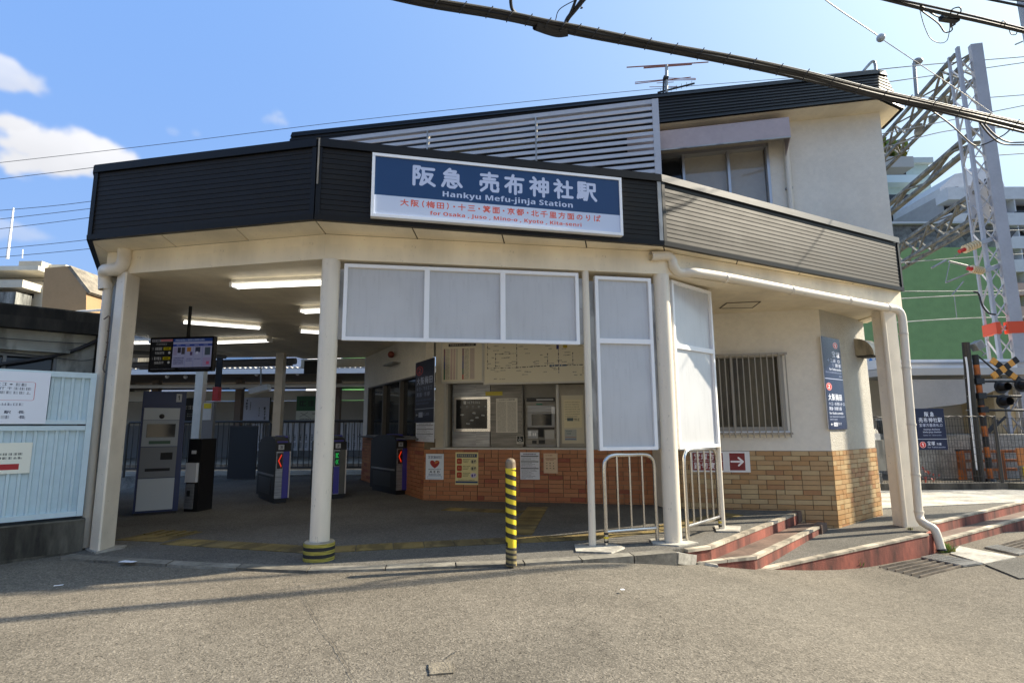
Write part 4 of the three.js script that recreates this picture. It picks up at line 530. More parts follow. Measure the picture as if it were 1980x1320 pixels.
  // roof fittings
  const ant = thing('television_antenna', 'rusty aerial with long crossed rods on the roof edge', 'antenna'), p0 = Z(1289, 176, -10.2), rust = mat([0.32, 0.14, 0.11], .7), m = (u, v, z = -10.2) => Z(u, v, z);
  part(ant, 'mast', rod(m(1289, 184), m(1289, 126), 0.03), M.galv); part(ant, 'boom', [rod(m(1283, 180), m(1284, 150), 0.02), rod(m(1283, 150), m(1292, 152), 0.05)], M.black);
  part(ant, 'rods', [rod(m(1212, 130), m(1370, 120), 0.012), rod(m(1245, 131), m(1338, 124), 0.016), rod(m(1228, 162), m(1336, 149), 0.008), rod(m(1228, 159), m(1283, 154), 0.008), rod(m(1292, 155), m(1345, 154), 0.008), rod(m(1292, 151), m(1345, 151.5), 0.008), rod(m(1256, 168), m(1310, 167), 0.006), rod(m(1270, 160.5), m(1303, 158.5), 0.006), rod(m(1345, 151.5), m(1345, 154), 0.008)], rust);
  part(ant, 'boom', [rod(m(1272, 179), m(1343, 161), 0.018), ...[0, 1, 2, 3, 4, 5, 6].map((i) => rod(m(1278 + i * 10, 182 - i * 2.6), m(1278 + i * 10, 172 - i * 2.6), 0.004))], M.blackMat);
  const hk = thing('roof_vent_pipe', 'bent grey vent pipe rising over the roof corner', 'pipe'); part(hk, 'pipe', pipe([[1668, 140], [1678, 128], [1687, 119], [1692, 121], [1694, 136]].map(([u, v]) => Z(u, v, -8.55)), 0.022, 24, 8), M.galv);
}

// ---------- front of the station: sign, panels, rails, bollard, pipes ----------
{
  const f = shift(FBC, 0.03), tl = on(f, 721, 295, 0.06), tr = on(f, 1202.5, 343, 0.06), br = on(f, 1205, 455, 0.06), bl = on(f, 715, 417, 0.06), s0 = (tl[0] + bl[0]) / 2, s1 = (tr[0] + br[0]) / 2, y1 = (tl[1] + tr[1]) / 2, y0 = (bl[1] + br[1]) / 2;
  const sg = thing('station_sign', 'long blue and white station name board on the black eave', 'sign');
  part(sg, 'sign_box', fbox(f, s0 + 0.01, s1 - 0.01, y0 + 0.01, y1 - 0.01, -0.012, 0.045), M.whiteWarm); part(sg, 'sign_face', fquad(f, s0 + 0.025, s1 - 0.025, y0 + 0.025, y1 - 0.025, 0.048), P.station);
  part(sg, 'frame', [fbox(f, s0, s1, y1 - 0.028, y1, -0.01, 0.06), fbox(f, s0, s1, y0, y0 + 0.028, -0.01, 0.06), fbox(f, s0, s0 + 0.028, y0 + .028, y1 - .028, -0.01, 0.0595), fbox(f, s1 - 0.028, s1, y0 + .028, y1 - .028, -0.01, 0.0595)], M.alu);
}
{
  const board = phys([0.56, 0.57, 0.60], 0.35, { clearcoat: 0.5, clearcoatRoughness: 0.12, map: paneT });
  const panel = (label, f, px, cols, rail) => {
    const tl = on(f, px[0][0], px[0][1]), tr = on(f, px[1][0], px[1][1]), br = on(f, px[2][0], px[2][1]), bl = on(f, px[3][0], px[3][1]), s0 = (tl[0] + bl[0]) / 2, s1 = (tr[0] + br[0]) / 2, y1 = Math.min(YB - 0.03, (tl[1] + tr[1]) / 2), y0 = (bl[1] + br[1]) / 2, w = 0.035;
    const t = thing('display_panel', label, 'panel', 'framed panels between the front posts');
    part(t, 'frame', [fbox(f, s0, s1, y1 - w, y1, -0.03, 0.022), fbox(f, s0, s1, y0, y0 + w, -0.03, 0.022), fbox(f, s0, s0 + w, y0 + w, y1 - w, -0.03, 0.0215), fbox(f, s1 - w, s1, y0 + w, y1 - w, -0.03, 0.0215)], M.alu);
    for (let i = 0; i < cols; i++) { const a = s0 + w + (s1 - s0 - 2 * w) * i / cols, b = s0 + w + (s1 - s0 - 2 * w) * (i + 1) / cols, ys = rail ? [y0 + w, on(f, ...rail)[1], y1 - w] : [y0 + w, y1 - w]; if (i) part(t, 'mullion', fbox(f, a - 0.026, a + 0.026, y0 + w, y1 - w, -0.03, 0.0205), M.alu); for (let k = 0; k + 1 < ys.length; k++) { if (k) part(t, 'rail', fbox(f, a, b, ys[k] - 0.026, ys[k] + 0.026, -0.03, 0.0205), M.alu); part(t, 'pane', fbox(f, a - 0.01, b + 0.01, ys[k] - 0.01, ys[k + 1] + 0.01, -0.022, -0.008), board); } }
    part(t, 'bracket', [fbox(f, s0 - 0.075, s0 - .001, y0 + 0.01, y1 - 0.05, -0.028, -0.016), fbox(f, s1 + .001, s1 + 0.06, y0 + 0.01, y1 - 0.05, -0.028, -0.016)], M.galv); for (const k of [0.15, 0.5, 0.85]) part(t, 'bolt', [s0 - 0.04, s1 + 0.035].map((s) => fbox(f, s - 0.008, s + 0.008, y0 + (y1 - y0) * k, y0 + (y1 - y0) * k + 0.016, -0.016, -0.006)), M.galv);
  };
  panel('wide white three-pane framed panel above the station entrance', frame(-1.80, -5.40, 0.795, -5.85), [[667, 512], [1117, 527], [1121, 668], [660, 656]], 3);
  panel('tall white framed panel between the thin post and the round column', frame(0.795, -5.87, 1.66, -6.04), [[1148, 533], [1258, 540], [1271, 868], [1160, 872]], 1, [1208, 660]);
  panel('tall white framed panel streaked with sun beside the corner post', frame(1.66, -6.03, 2.43, -6.72), [[1297, 545], [1373, 560], [1389, 862], [1311, 870]], 1, [1340, 674]);
  // guard rails
  const rail = (label, a, b, y1, y0, bars) => {
    const f = frame(a.x, a.z, b.x, b.z), t = thing('guard_rail', label, 'railing', 'steel guard rails between the posts'), L = f.l, r = 0.12;
    part(t, 'frame', pipe([at(f, 0, 0.0), at(f, 0, y1 * 0.5), at(f, 0, y1 - r), at(f, r * 0.28, y1 - r * 0.28), at(f, r, y1), at(f, L / 2, y1), at(f, L - r, y1), at(f, L - r * 0.28, y1 - r * 0.28), at(f, L, y1 - r), at(f, L, y1 * 0.5), at(f, L, 0)], 0.021, 120, 12), M.steel);
    part(t, 'bottom_rail', rod(at(f, 0, y0), at(f, L, y0), 0.019, 0.019, 12), M.steel);
    for (let i = 1; i <= bars; i++) { const s = L * i / (bars + 1); part(t, 'bar', rod(at(f, s, y0), at(f, s, y1), 0.0115, 0.0115, 10), M.steel); }
    for (const k of [0.05, 0.09, 0.13]) part(t, 'stripe', new THREE.CylinderGeometry(0.0225, 0.0225, 0.02, 14, 1, true).translate(at(f, bars === 3 ? 0 : L, 0).x, k, at(f, bars === 3 ? 0 : L, 0).z), k === 0.09 ? M.yellow : M.blackMat);
  };
  const v3 = (x, z) => new THREE.Vector3(x, 0, z);
  rail('steel guard rail with three bars left of the round column', v3(0.935, -5.87), v3(1.50, -6.08), 0.90, 0.145, 3); rail('steel guard rail with four bars beside the thin corner post', v3(1.83, -6.12), v3(2.40, -6.74), 0.93, 0.15, 4);
}
{ // bollard wound with yellow and black tape
  const t = thing('bollard', 'bollard wound with yellow and black tape on the kerb', 'bollard'), x = -0.02, z = -5.13, r = 0.046, h = 0.92;
  part(t, 'post', new THREE.LatheGeometry([[0, h], [r * 0.55, h - 0.004], [r * 0.9, h - 0.02], [r, h - 0.045], [r, 0]].map(([a, b]) => new THREE.Vector2(a, b)).reverse(), 28).translate(x, 0, z), mat([0.46, 0.36, 0.25], 0.6, { map: dirtT }));
  const helix = (y0, y1, pitch, wd, ph) => { const p = [], idx = [], turns = (y1 - y0) / pitch, n = Math.round(turns * 28); for (let i = 0; i <= n; i++) { const a = ph + i / 28 * 6.2832, y = y0 + i / 28 * pitch; for (const k of [0, wd]) p.push(x + Math.cos(a) * (r + 0.0022), Math.min(Math.max(y + k, y0), y1), z + Math.sin(a) * (r + 0.0022)); if (i) { const q = i * 2; idx.push(q - 2, q, q - 1, q, q + 1, q - 1); } } const g = new THREE.BufferGeometry(); g.setAttribute('position', new THREE.Float32BufferAttribute(p, 3)); g.setAttribute('uv', new THREE.BufferAttribute(new Float32Array(p.length / 3 * 2).map((_, i) => i * .01), 2)); g.setIndex(idx); g.computeVertexNormals(); return g; };
  part(t, 'sleeve', new THREE.CylinderGeometry(r + 0.001, r + 0.001, 0.83, 28, 1, true).translate(x, 0.418, z), mat([0.72, 0.56, 0.03], 0.4)); part(t, 'tape', helix(0.16, 0.82, 0.0835, 0.04, 2.2), mat([0.02, 0.019, 0.016], 0.4)); part(t, 'worn_tape', helix(0.0, 0.165, 0.043, 0.02, 0.5), mat([0.04, 0.036, 0.03], 0.7));
  part(t, 'worn_sleeve', new THREE.CylinderGeometry(r + 0.0015, r + 0.0015, 0.155, 28, 1, true).translate(x, 0.079, z), mat([0.50, 0.42, 0.20], .8, { map: dirtT }));
}
{ // rain pipes
  const fb = shift(frame(...bc, ...bd), 0.085), t = thing('drainpipe', 'cream drainpipe along the beam and down the corner pillar', 'pipe'), r = 0.052, b0 = at(fb, 0.32, 2.86), e1 = at(fb, fb.l - 0.02, 2.86);
  const start = new THREE.Vector3(1.52, 3.03, -5.92), p1 = new THREE.Vector3(1.78, 3.02, -5.93), pD = new THREE.Vector3(5.71, 0, -7.93);
  const e0 = on(fb, 1345, 527), eN = on(fb, 1730, 597), A1 = at(fb, e0[0], e0[1]), A2 = at(fb, eN[0], eN[1]), top = Z(1745, 614, A2.z - 0.02), bot = Z(1778, 995, A2.z - 0.02), kn = Z(1790, 1013, A2.z + 0.12), kn2 = Z(1808, 1024, A2.z + 0.2), out = Z(1821, 1062, A2.z + 0.24);
  part(t, 'pipe', pipe([start, Z(1290, 494, -5.98), Z(1300, 502, -6.0), Z(1302, 514, -6.0), Z(1310, 525, -6.05), Z(1322, 527, -6.08), A1, at(fb, e0[0] + 0.5, e0[1]), at(fb, (e0[0] + eN[0]) / 2, (e0[1] + eN[1]) / 2), at(fb, eN[0] - 0.3, eN[1] + .003), A2, top, top.clone().lerp(bot, 0.3), top.clone().lerp(bot, 0.7), bot, kn, kn2, out], r, 260, 14, 0.35), M.creamPost);
  for (const k of [0.12, 0.42, 0.72, 0.95]) { const p = A1.clone().lerp(A2, k), q = A1.clone().lerp(A2, k + 0.007); part(t, 'collar', rod(p, q, r + 0.008, r + 0.008, 18), M.creamPost); } for (const k of [0.08, 0.26, 0.55, 0.8, 0.98]) { const p = top.clone().lerp(bot, k), q = top.clone().lerp(bot, k + 0.01); part(t, 'collar', rod(p, q, r + 0.007, r + 0.007, 18), M.creamPost); }
  part(t, 'mouth', rod(out.clone().lerp(kn2, -0.06), out.clone().lerp(kn2, 0.03), r + 0.004, r + 0.004, 18), M.rubber);
  const fl = frame(...ba, ...bb), t2 = thing('drainpipe', 'cream drainpipe with an elbow beside the square column', 'pipe'), z0 = -5.86;
  part(t2, 'pipe', pipe([Z(240, 482, -5.80), Z(240, 500, -5.80), Z(232, 517, -5.8), Z(214, 521, -5.82), Z(203, 523, -5.9), Z(203, 536, -5.96), Z(203, 560, -5.96)], 0.066, 50, 14), M.creamPost);
  part(t2, 'pipe', pipe([Z(209, 548, -5.97), Z(199, 650, -5.97), Z(190, 750, -5.97), Z(163, 1058, -5.97)], 0.045, 40, 14), M.creamPost); part(t2, 'collar', rod(Z(208, 545, -5.97), Z(206, 556, -5.97), 0.051, 0.051, 16), M.creamPost);
  solo('chain', 'thin dark rusty chain hanging down the pipe by the square column', 'chain', [pipe([[200, 617], [211, 612], [209, 640], [207, 662], [203, 690], [199, 712], [202, 720]].map(([u, v]) => Z(u, v, -5.86)), 0.006, 60, 6), ...[[207, 662], [203, 690], [209, 640]].map(([u, v]) => new THREE.IcosahedronGeometry(0.012, 0).translate(...Z(u, v, -5.86).toArray()))], mat([0.10, 0.07, 0.05], .8));
}
// ---------- signs and fittings on the walls ----------
const flat = (name, label, f, s0, s1, y0, y1, m, th = 0.004, n = 0, category = 'sign', group) => { const t = thing(name, label, category, group); part(t, 'backing', fbox(f, s0, s1, y0, y1, n, n + th), M.white); part(t, 'print', fquad(f, s0, s1, y0, y1, n + th + 0.0012), m); return t; };
{
  const r = (f, a, off = 0) => rect(f, ...a, off);
  let q = r(FW, [1336, 872, 1452, 913], 0.01); flat('crossing_sign', 'dark red arrow sign with white characters on the tiled wall', FW, ...q, P.crossing, 0.006, 0.009);
  { const a = on(FR, 1589.5, 651, 0.02), b = on(FR, 1602, 831, 0.02), c = on(FR, 1625, 656, 0.02), d = on(FR, 1637, 829, 0.02); flat('direction_sign', 'tall navy platform sign on the rough white corner wall', FR, (a[0] + b[0]) / 2, (c[0] + d[0]) / 2, (b[1] + d[1]) / 2, (a[1] + c[1]) / 2, P.wallSign, 0.012, 0.008); }
  q = r(FS, [805, 702, 840, 816]); flat('direction_sign', 'dark navy platform sign on the shaded office wall', FS, ...q, P.officeSign, 0.008, 0.004); q = r(FS, [805, 817, 840, 855]); flat('notice', 'pale grey notice under the navy sign on the office wall', FS, ...q, P.noticeA, 0.003, 0.004, 'notice');
  const g = 'notices taped to the red tiled wall';
  q = r(FT, [824, 877, 858, 927]); flat('poster', 'white AED poster with a red heart on the red tiles', FT, ...q, P.aed, 0.002, 0.010, 'poster', g); q = r(FT, [881, 874, 925, 937]); flat('poster', 'yellow manners poster with three red panels on the red tiles', FT, ...q, P.manners, 0.002, 0.010, 'poster', g);
  q = r(FT, [1006, 874, 1044, 927]); flat('poster', 'grey text notice with black bars behind the bollard', FT, ...q, P.noticeA, 0.002, 0.010, 'poster', g); q = r(FT, [1051, 876, 1079, 915]); flat('poster', 'small faded orange notice beside the grey text notice', FT, ...q, P.noticeB, 0.002, 0.010, 'poster', g);
  const FTb = shift(FT, -0.15);
  q = r(FTb, [857, 664, 933, 736]); let t = flat('fare_table', 'cream fare list board with coloured columns above the ticket machine', FTb, ...q, P.fareList, 0.03, 0.004, 'board'); part(t, 'frame', [fbox(FTb, q[0] - 0.02, q[1] + 0.02, q[2] - 0.03, q[2], 0.003, 0.045), fbox(FTb, q[0] - 0.02, q[0], q[2], q[3], 0.003, 0.045), fbox(FTb, q[1], q[1] + 0.02, q[2], q[3], 0.003, 0.045), fbox(FTb, q[0] - .02, q[1] + .02, q[3], q[3] + .02, 0.003, 0.045)], M.whiteWarm);
  q = r(FTb, [938, 655, 1150, 736]); q[1] += 0.25; t = flat('rail_map', 'wide cream railway map board above the ticket machines', FTb, ...q, P.railMap, 0.03, 0.004, 'board'); part(t, 'frame', [fbox(FTb, q[0] - 0.02, q[1] + 0.02, q[2] - 0.03, q[2], 0.003, 0.045), fbox(FTb, q[0] - 0.02, q[0], q[2], q[3], 0.003, 0.045)], M.whiteWarm);
  // ticket machines in the recess
  const FM = shift(FTb, -0.28), dim = mat([0.40, 0.37, 0.32], 0.45, { metalness: 0.25, map: scratchT });
  t = thing('ticket_machine', 'steel ticket machine with a black touch screen', 'ticket machine', 'ticket machines in the wall recess'); q = r(FM, [876, 740, 948, 868]); const q2 = r(FM, [878, 768, 948, 834], 0.06), yb = yTile + 0.025;
  part(t, 'cabinet', fbox(FM, q[0], q[1], yb, q[3] - 0.02, -0.08, 0.02), M.silver); part(t, 'screen_frame', fbox(FM, q2[0], q2[1], q2[2], q2[3], 0.02, 0.06), M.steel); part(t, 'screen', fquad(FM, q2[0] + 0.04, q2[1] - 0.055, q2[2] + 0.05, q2[3] - 0.04, 0.063), P.touch); part(t, 'door_panel', fbox(FM, q[0] + 0.004, q[1] - 0.004, yb + 0.005, q2[2] - 0.015, 0.02, 0.035), mat([0.55, 0.55, 0.56], .35, { metalness: .4, map: scratchT }));
  t = thing('wall_panel', 'plain beige steel panel beside the ticket machine screen', 'panel'); q = r(FM, [949, 740, 1013, 868]); part(t, 'sheet', fbox(FM, q[0] + .004, q[1], yb, q[3] - 0.02, -0.08, 0.03), dim); part(t, 'trim', fbox(FM, q[1] - 0.02, q[1] + .001, yb, q[3] - 0.02, -0.08, 0.034), mat([0.2, 0.19, 0.17], .5));
  q = r(FM, [959, 770, 1001, 836], 0.034); flat('fare_sheet', 'white sheet of small fares on the beige panel', FM, ...q, P.table, 0.002, 0.032, 'notice'); q = r(FM, [999, 842, 1013, 858], 0.034); flat('access_sticker', 'small wheelchair symbol sticker on the beige panel', FM, ...q, P.access, 0.001, 0.035, 'sticker');
  q = r(FM, [938, 757, 971, 764], 0.06); solo('yellow_label', 'yellow label strip above the ticket machine', 'label', fbox(FM, ...q, 0.0345, 0.038), mat([0.62, 0.50, 0.05], .5));
  t = thing('ticket_machine', 'grey ticket machine with a small dark screen and slots', 'ticket machine', 'ticket machines in the wall recess'); q = r(FM, [1016, 768, 1076, 868], 0.1); part(t, 'cabinet', fbox(FM, q[0], q[1], yb, q[3], -0.08, 0.06), dim);
  const W = q[1] - q[0], H = q[3] - yb, sx = (k) => q[0] + W * k, sy = (k) => yb + H * k, bx = (n, a, b, c, d, e, m) => part(t, n, fbox(FM, sx(a), sx(b), sy(c), sy(d), 0.06, 0.06 + e), m);
  bx('header', 0.03, 0.97, 0.91, 0.99, 0.02, M.black); bx('header_print', 0.36, 0.92, 0.93, 0.965, 0.022, M.silver); bx('lamp_strip', 0.35, 0.55, 0.845, 0.87, 0.02, mat([0.02, 0.2, 0.12], .4)); bx('top_panel', 0.06, 0.95, 0.70, 0.83, 0.02, M.silver); bx('screen_frame', 0.06, 0.96, 0.40, 0.685, 0.035, mat([0.32, 0.32, 0.32], .4)); bx('screen', 0.20, 0.86, 0.43, 0.66, 0.038, M.glassDark); bx('slot', 0.04, 0.94, 0.35, 0.385, 0.012, M.black);
  bx('coin_unit', 0.06, 0.4, 0.17, 0.33, 0.03, M.silver); bx('note_slot', 0.42, 0.58, 0.2, 0.36, 0.045, M.blackMat); bx('side_panel', 0.62, 0.94, 0.16, 0.33, 0.02, mat([0.36, 0.35, 0.33], .4, { metalness: .3 })); bx('tray', 0.2, 0.34, 0.07, 0.13, 0.025, M.black); bx('tray', 0.42, 0.62, 0.07, 0.14, 0.025, M.black); bx('tray_panel', 0.02, 0.98, 0.0, 0.05, 0.03, mat([0.30, 0.29, 0.28], .4)); bx('card_reader', 0.86, 0.97, 0.66, 0.8, 0.05, M.white); bx('coin_door', 0.08, 0.18, 0.22, 0.32, 0.034, M.white); for (const k of [0.22, 0.29]) bx('button', k, k + 0.05, 0.22, 0.28, 0.034, M.white);
  t = thing('wall_panel', 'beige cupboard panel with faded sheets beside the ticket machine', 'panel'); q = r(FM, [1081, 742, 1132, 868]); part(t, 'sheet', fbox(FM, q[0], q[1] + 0.45, yb, q[3] - 0.02, -0.08, 0.05), mat([0.46, 0.41, 0.32], .6, { map: paintT })); part(t, 'trim', fbox(FM, q[0] - 0.04, q[0], yb, q[3] - 0.02, -0.08, 0.12), M.whiteWarm); part(t, 'sheets', fquad(FM, q[0] + 0.04, q[1] - 0.01, yb + 0.06, q[3] - 0.2, 0.053), P.sheets);
  // vent hood and gas meter on the corner wall
  t = thing('vent_hood', 'cream quarter-round vent hood on the corner wall', 'vent'); q = r(FR, [1652, 660, 1682, 695]); const s0 = q[0], s1 = q[0] + 0.36, hb = q[2] + 0.02, R0 = 0.26, arc = []; for (let i = 0; i <= 12; i++) { const a = i / 12 * Math.PI / 2; arc.push([Math.sin(a) * R0 * 1.0, hb + Math.cos(a) * R0 * 1.05]); }
  part(t, 'hood', profile(FR, s0, s1, [[0, hb], [0, hb + R0 * 1.05], ...arc.slice(1), [R0, hb - 0.01], [R0 - .01, hb - 0.01], [R0 - 0.012, hb]]), mat([0.62, 0.56, 0.44], 0.5, { map: dirtT })); part(t, 'rim', [profile(FR, s1 - 0.012, s1 + 0.012, [[0, hb], [0, hb + R0 * 1.07], ...arc.slice(1).map(([a, b]) => [a * 1.03, hb + (b - hb) * 1.03]), [R0 * 0.9, hb], ...arc.slice(1).reverse().map(([a, b]) => [a * 0.9, hb + (b - hb) * 0.9])])], M.whiteWarm); part(t, 'grille', fbox(FR, s0 + 0.02, s1 - 0.02, hb - 0.02, hb - 0.012, 0.01, R0 - 0.03), M.blackMat);
  t = thing('gas_meter', 'cream gas meter with pipes on the end of the tiled wall', 'meter'); const fm = frame(...RR, RR[0] + 0.3, RR[1] - 0.05), y = 0.75; part(t, 'meter_box', fbox(fm, 0.01, 0.16, y - 0.28, y + 0.2, -0.2, 0.0), mat([0.62, 0.60, 0.52], .6, { map: dirtT })); part(t, 'cap', fbox(fm, 0.0, 0.13, y + 0.2, y + 0.3, -0.17, -0.03), M.whiteWarm); part(t, 'pipe', [pipe([at(fm, 0.05, y - 0.28, -.1), at(fm, 0.07, y - 0.4, -.1), at(fm, 0.03, y - 0.5, -.1), at(fm, 0.02, -0.2, -.1)], 0.02, 20, 8), pipe([at(fm, 0.08, y + 0.28, -.1), at(fm, 0.12, y + 0.36, -.1), at(fm, 0.15, y + 0.24, -.1), at(fm, 0.16, y + .1, -.1)], 0.018, 16, 8)], M.whiteWarm);
  part(t, 'conduit', rod(at(fm, 0.012, -0.2, -0.02), at(fm, 0.012, 1.0, -0.02), 0.012), M.white);
  t = thing('alarm_lamp', 'red alarm lamp on a bracket high on the office wall', 'lamp'); q = r(FS, [757, 684, 772, 700]); part(t, 'lamp', new THREE.SphereGeometry(0.07, 12, 8).translate(...at(FS, (q[0] + q[1]) / 2, q[3] - 0.05, 0.09).toArray()), mat([0.22, 0.05, 0.03], .4)); part(t, 'bracket', fbox(FS, q[0] - 0.08, q[1] + 0.08, q[2] - 0.03, q[2], 0, 0.16), M.galv);
}
// ---------- inside the concourse ----------
{ // fluorescent fittings
  const tube = new THREE.MeshStandardMaterial({ color: 0xffffff, emissive: new THREE.Color().setRGB(1, 0.97, 0.88), emissiveIntensity: 1.2 });
  const lamp = (label, x, z, dx, dz, len, two = true) => { const f = frame(x, z, x + dx, z + dz), t = thing('ceiling_light', label, 'ceiling light', 'fluorescent lights under the concourse ceiling'), y = YC - 0.075; part(t, 'housing', fbox(f, 0, len, y + 0.035, YC + 0.004, -0.045, 0.045), M.whiteWarm); for (const n of two ? [-0.05, 0.05] : [0]) part(t, 'tube', rod(at(f, 0.03, y, n), at(f, len - 0.03, y, n), 0.016, 0.016, 10), tube); part(t, 'holder', [fbox(f, 0, 0.03, y - 0.02, y + 0.035, -0.075, 0.075), fbox(f, len - 0.03, len, y - 0.02, y + 0.035, -0.075, 0.075)], M.white);
    const l = new THREE.RectAreaLight(new THREE.Color().setRGB(1, 0.93, 0.78), 3, len - 0.06, 0.1); l.position.copy(at(f, len / 2, y - 0.03)); l.lookAt(l.position.x, 0, l.position.z + 0.0001); l.rotation.set(-Math.PI / 2, 0, Math.atan2(-dz, dx)); scene.add(l); };
  lamp('twin tube light partly behind the round striped column', -3.17, -6.21, 1.2, 0.16, 1.24); lamp('twin tube light above the hanging screen', -5.0, -8.33, 0.95, -0.58, 1.12); lamp('twin tube light above the ticket gates', -5.6, -10.44, 1.1, 0.2, 1.15); lamp('short twin tube light seen left of the round column', -2.93, -7.65, 0.98, 0.2, 1.2); lamp('twin tube light beyond the gates near the office wall', -3.56, -9.23, .9, -.4, 1.2); lamp('twin tube light in front of the ticket machines behind the wide panel', -0.9, -7.55, 0.98, 0.2, 1.2); lamp('distant tube light at the end of the shaded wall', -7.15, -10.4, .98, .05, .42);
}
{ // hanging screen
  const z = -7.6, a = Z(291, 655, z), b = Z(413, 663, z + 0.12), c = Z(287, 715, z), f = frame(a.x, a.z, b.x, b.z), h = a.y - c.y, t = thing('information_screen', 'black framed departure screen hanging from the ceiling', 'screen');
  part(t, 'casing', fbox(f, 0, f.l, c.y - 0.03, a.y + 0.015, -0.07, 0), M.black); part(t, 'screen', fquad(f, 0.012, f.l - 0.012, c.y - 0.015, a.y, 0.002), glow(P.screen, 0.10)); part(t, 'pole', rod(at(f, f.l * 0.55, a.y, -0.05), at(f, f.l * 0.55, YC, -0.05), 0.022), M.blackMat);
}
{ // ticket adjusting machine and its reader post
  const a = G(258, 997), b = G(333, 991.5), f = frame(a.x, a.z, b.x, b.z), L = f.l, H = 1.74, t = thing('fare_machine', 'blue and grey fare adjusting machine numbered 1', 'ticket machine');
  const lt = mat([0.50, 0.53, 0.54], .4), md = mat([0.17, 0.18, 0.19], .4);
  part(t, 'cabinet', fbox(f, -0.02, L + 0.06, 0.03, H, -0.5, 0), M.blue); part(t, 'plinth', fbox(f, 0, L + 0.04, 0, 0.03, -0.48, -0.03), M.black); part(t, 'header', fbox(f, -0.01, L + .01, H - 0.20, H - 0.01, 0, 0.02), M.blue); part(t, 'number_plate', fquad(f, L - 0.07, L + 0.0, H - 0.15, H - 0.03, 0.024), P.number('1'));
  part(t, 'upper_panel', fbox(f, 0.01, L - 0.01, 1.33, 1.50, 0, 0.025), lt); part(t, 'camera_dome', new THREE.SphereGeometry(0.035, 14, 10).translate(...at(f, L * 0.5, 1.38, 0.025).toArray()), M.black); part(t, 'screen_panel', fbox(f, 0.01, L - 0.01, 0.95, 1.325, 0, 0.02), mat([0.34, 0.37, 0.39], .4)); part(t, 'screen', fbox(f, 0.06, L - 0.05, 1.08, 1.27, 0.02, 0.024), M.glassDark); part(t, 'card_slot', fbox(f, 0.10, L - 0.1, 0.985, 1.03, 0.02, 0.028), mat([0.03, 0.09, 0.05], .4)); part(t, 'lower_band', fbox(f, 0.01, L - 0.01, 0.51, 0.94, -0.02, 0.01), md); part(t, 'tray', fbox(f, L * 0.55, L - 0.06, 0.76, 0.86, 0.008, 0.013), M.blackMat); part(t, 'tray', fbox(f, 0.08, L - 0.08, 0.6, 0.64, 0.008, 0.013), M.blackMat); part(t, 'door_panel', fbox(f, 0.01, L - 0.01, 0.06, 0.50, 0, 0.02), lt);
  const p = G(366, 989), fr = frame(p.x - 0.08, p.z - 0.02, p.x + 0.1, p.z + 0.02), g = thing('card_reader_post', 'black card reader post with white panels beside the fare machine', 'card reader'); part(g, 'body', fbox(fr, -0.02, 0.20, 0, 1.05, -0.3, 0), M.black); part(g, 'reader_panel', fbox(fr, 0.0, 0.18, 0.42, 0.70, 0, 0.05), M.white); part(g, 'lower_panel', fbox(fr, -0.01, 0.13, 0.04, 0.40, 0, 0.02), M.silver); part(g, 'label', fbox(fr, 0.04, 0.12, 0.83, 0.88, 0, 0.006), M.white); part(g, 'button', fbox(fr, 0.03, 0.08, 0.22, 0.30, 0.02, 0.028), M.blackMat);
}
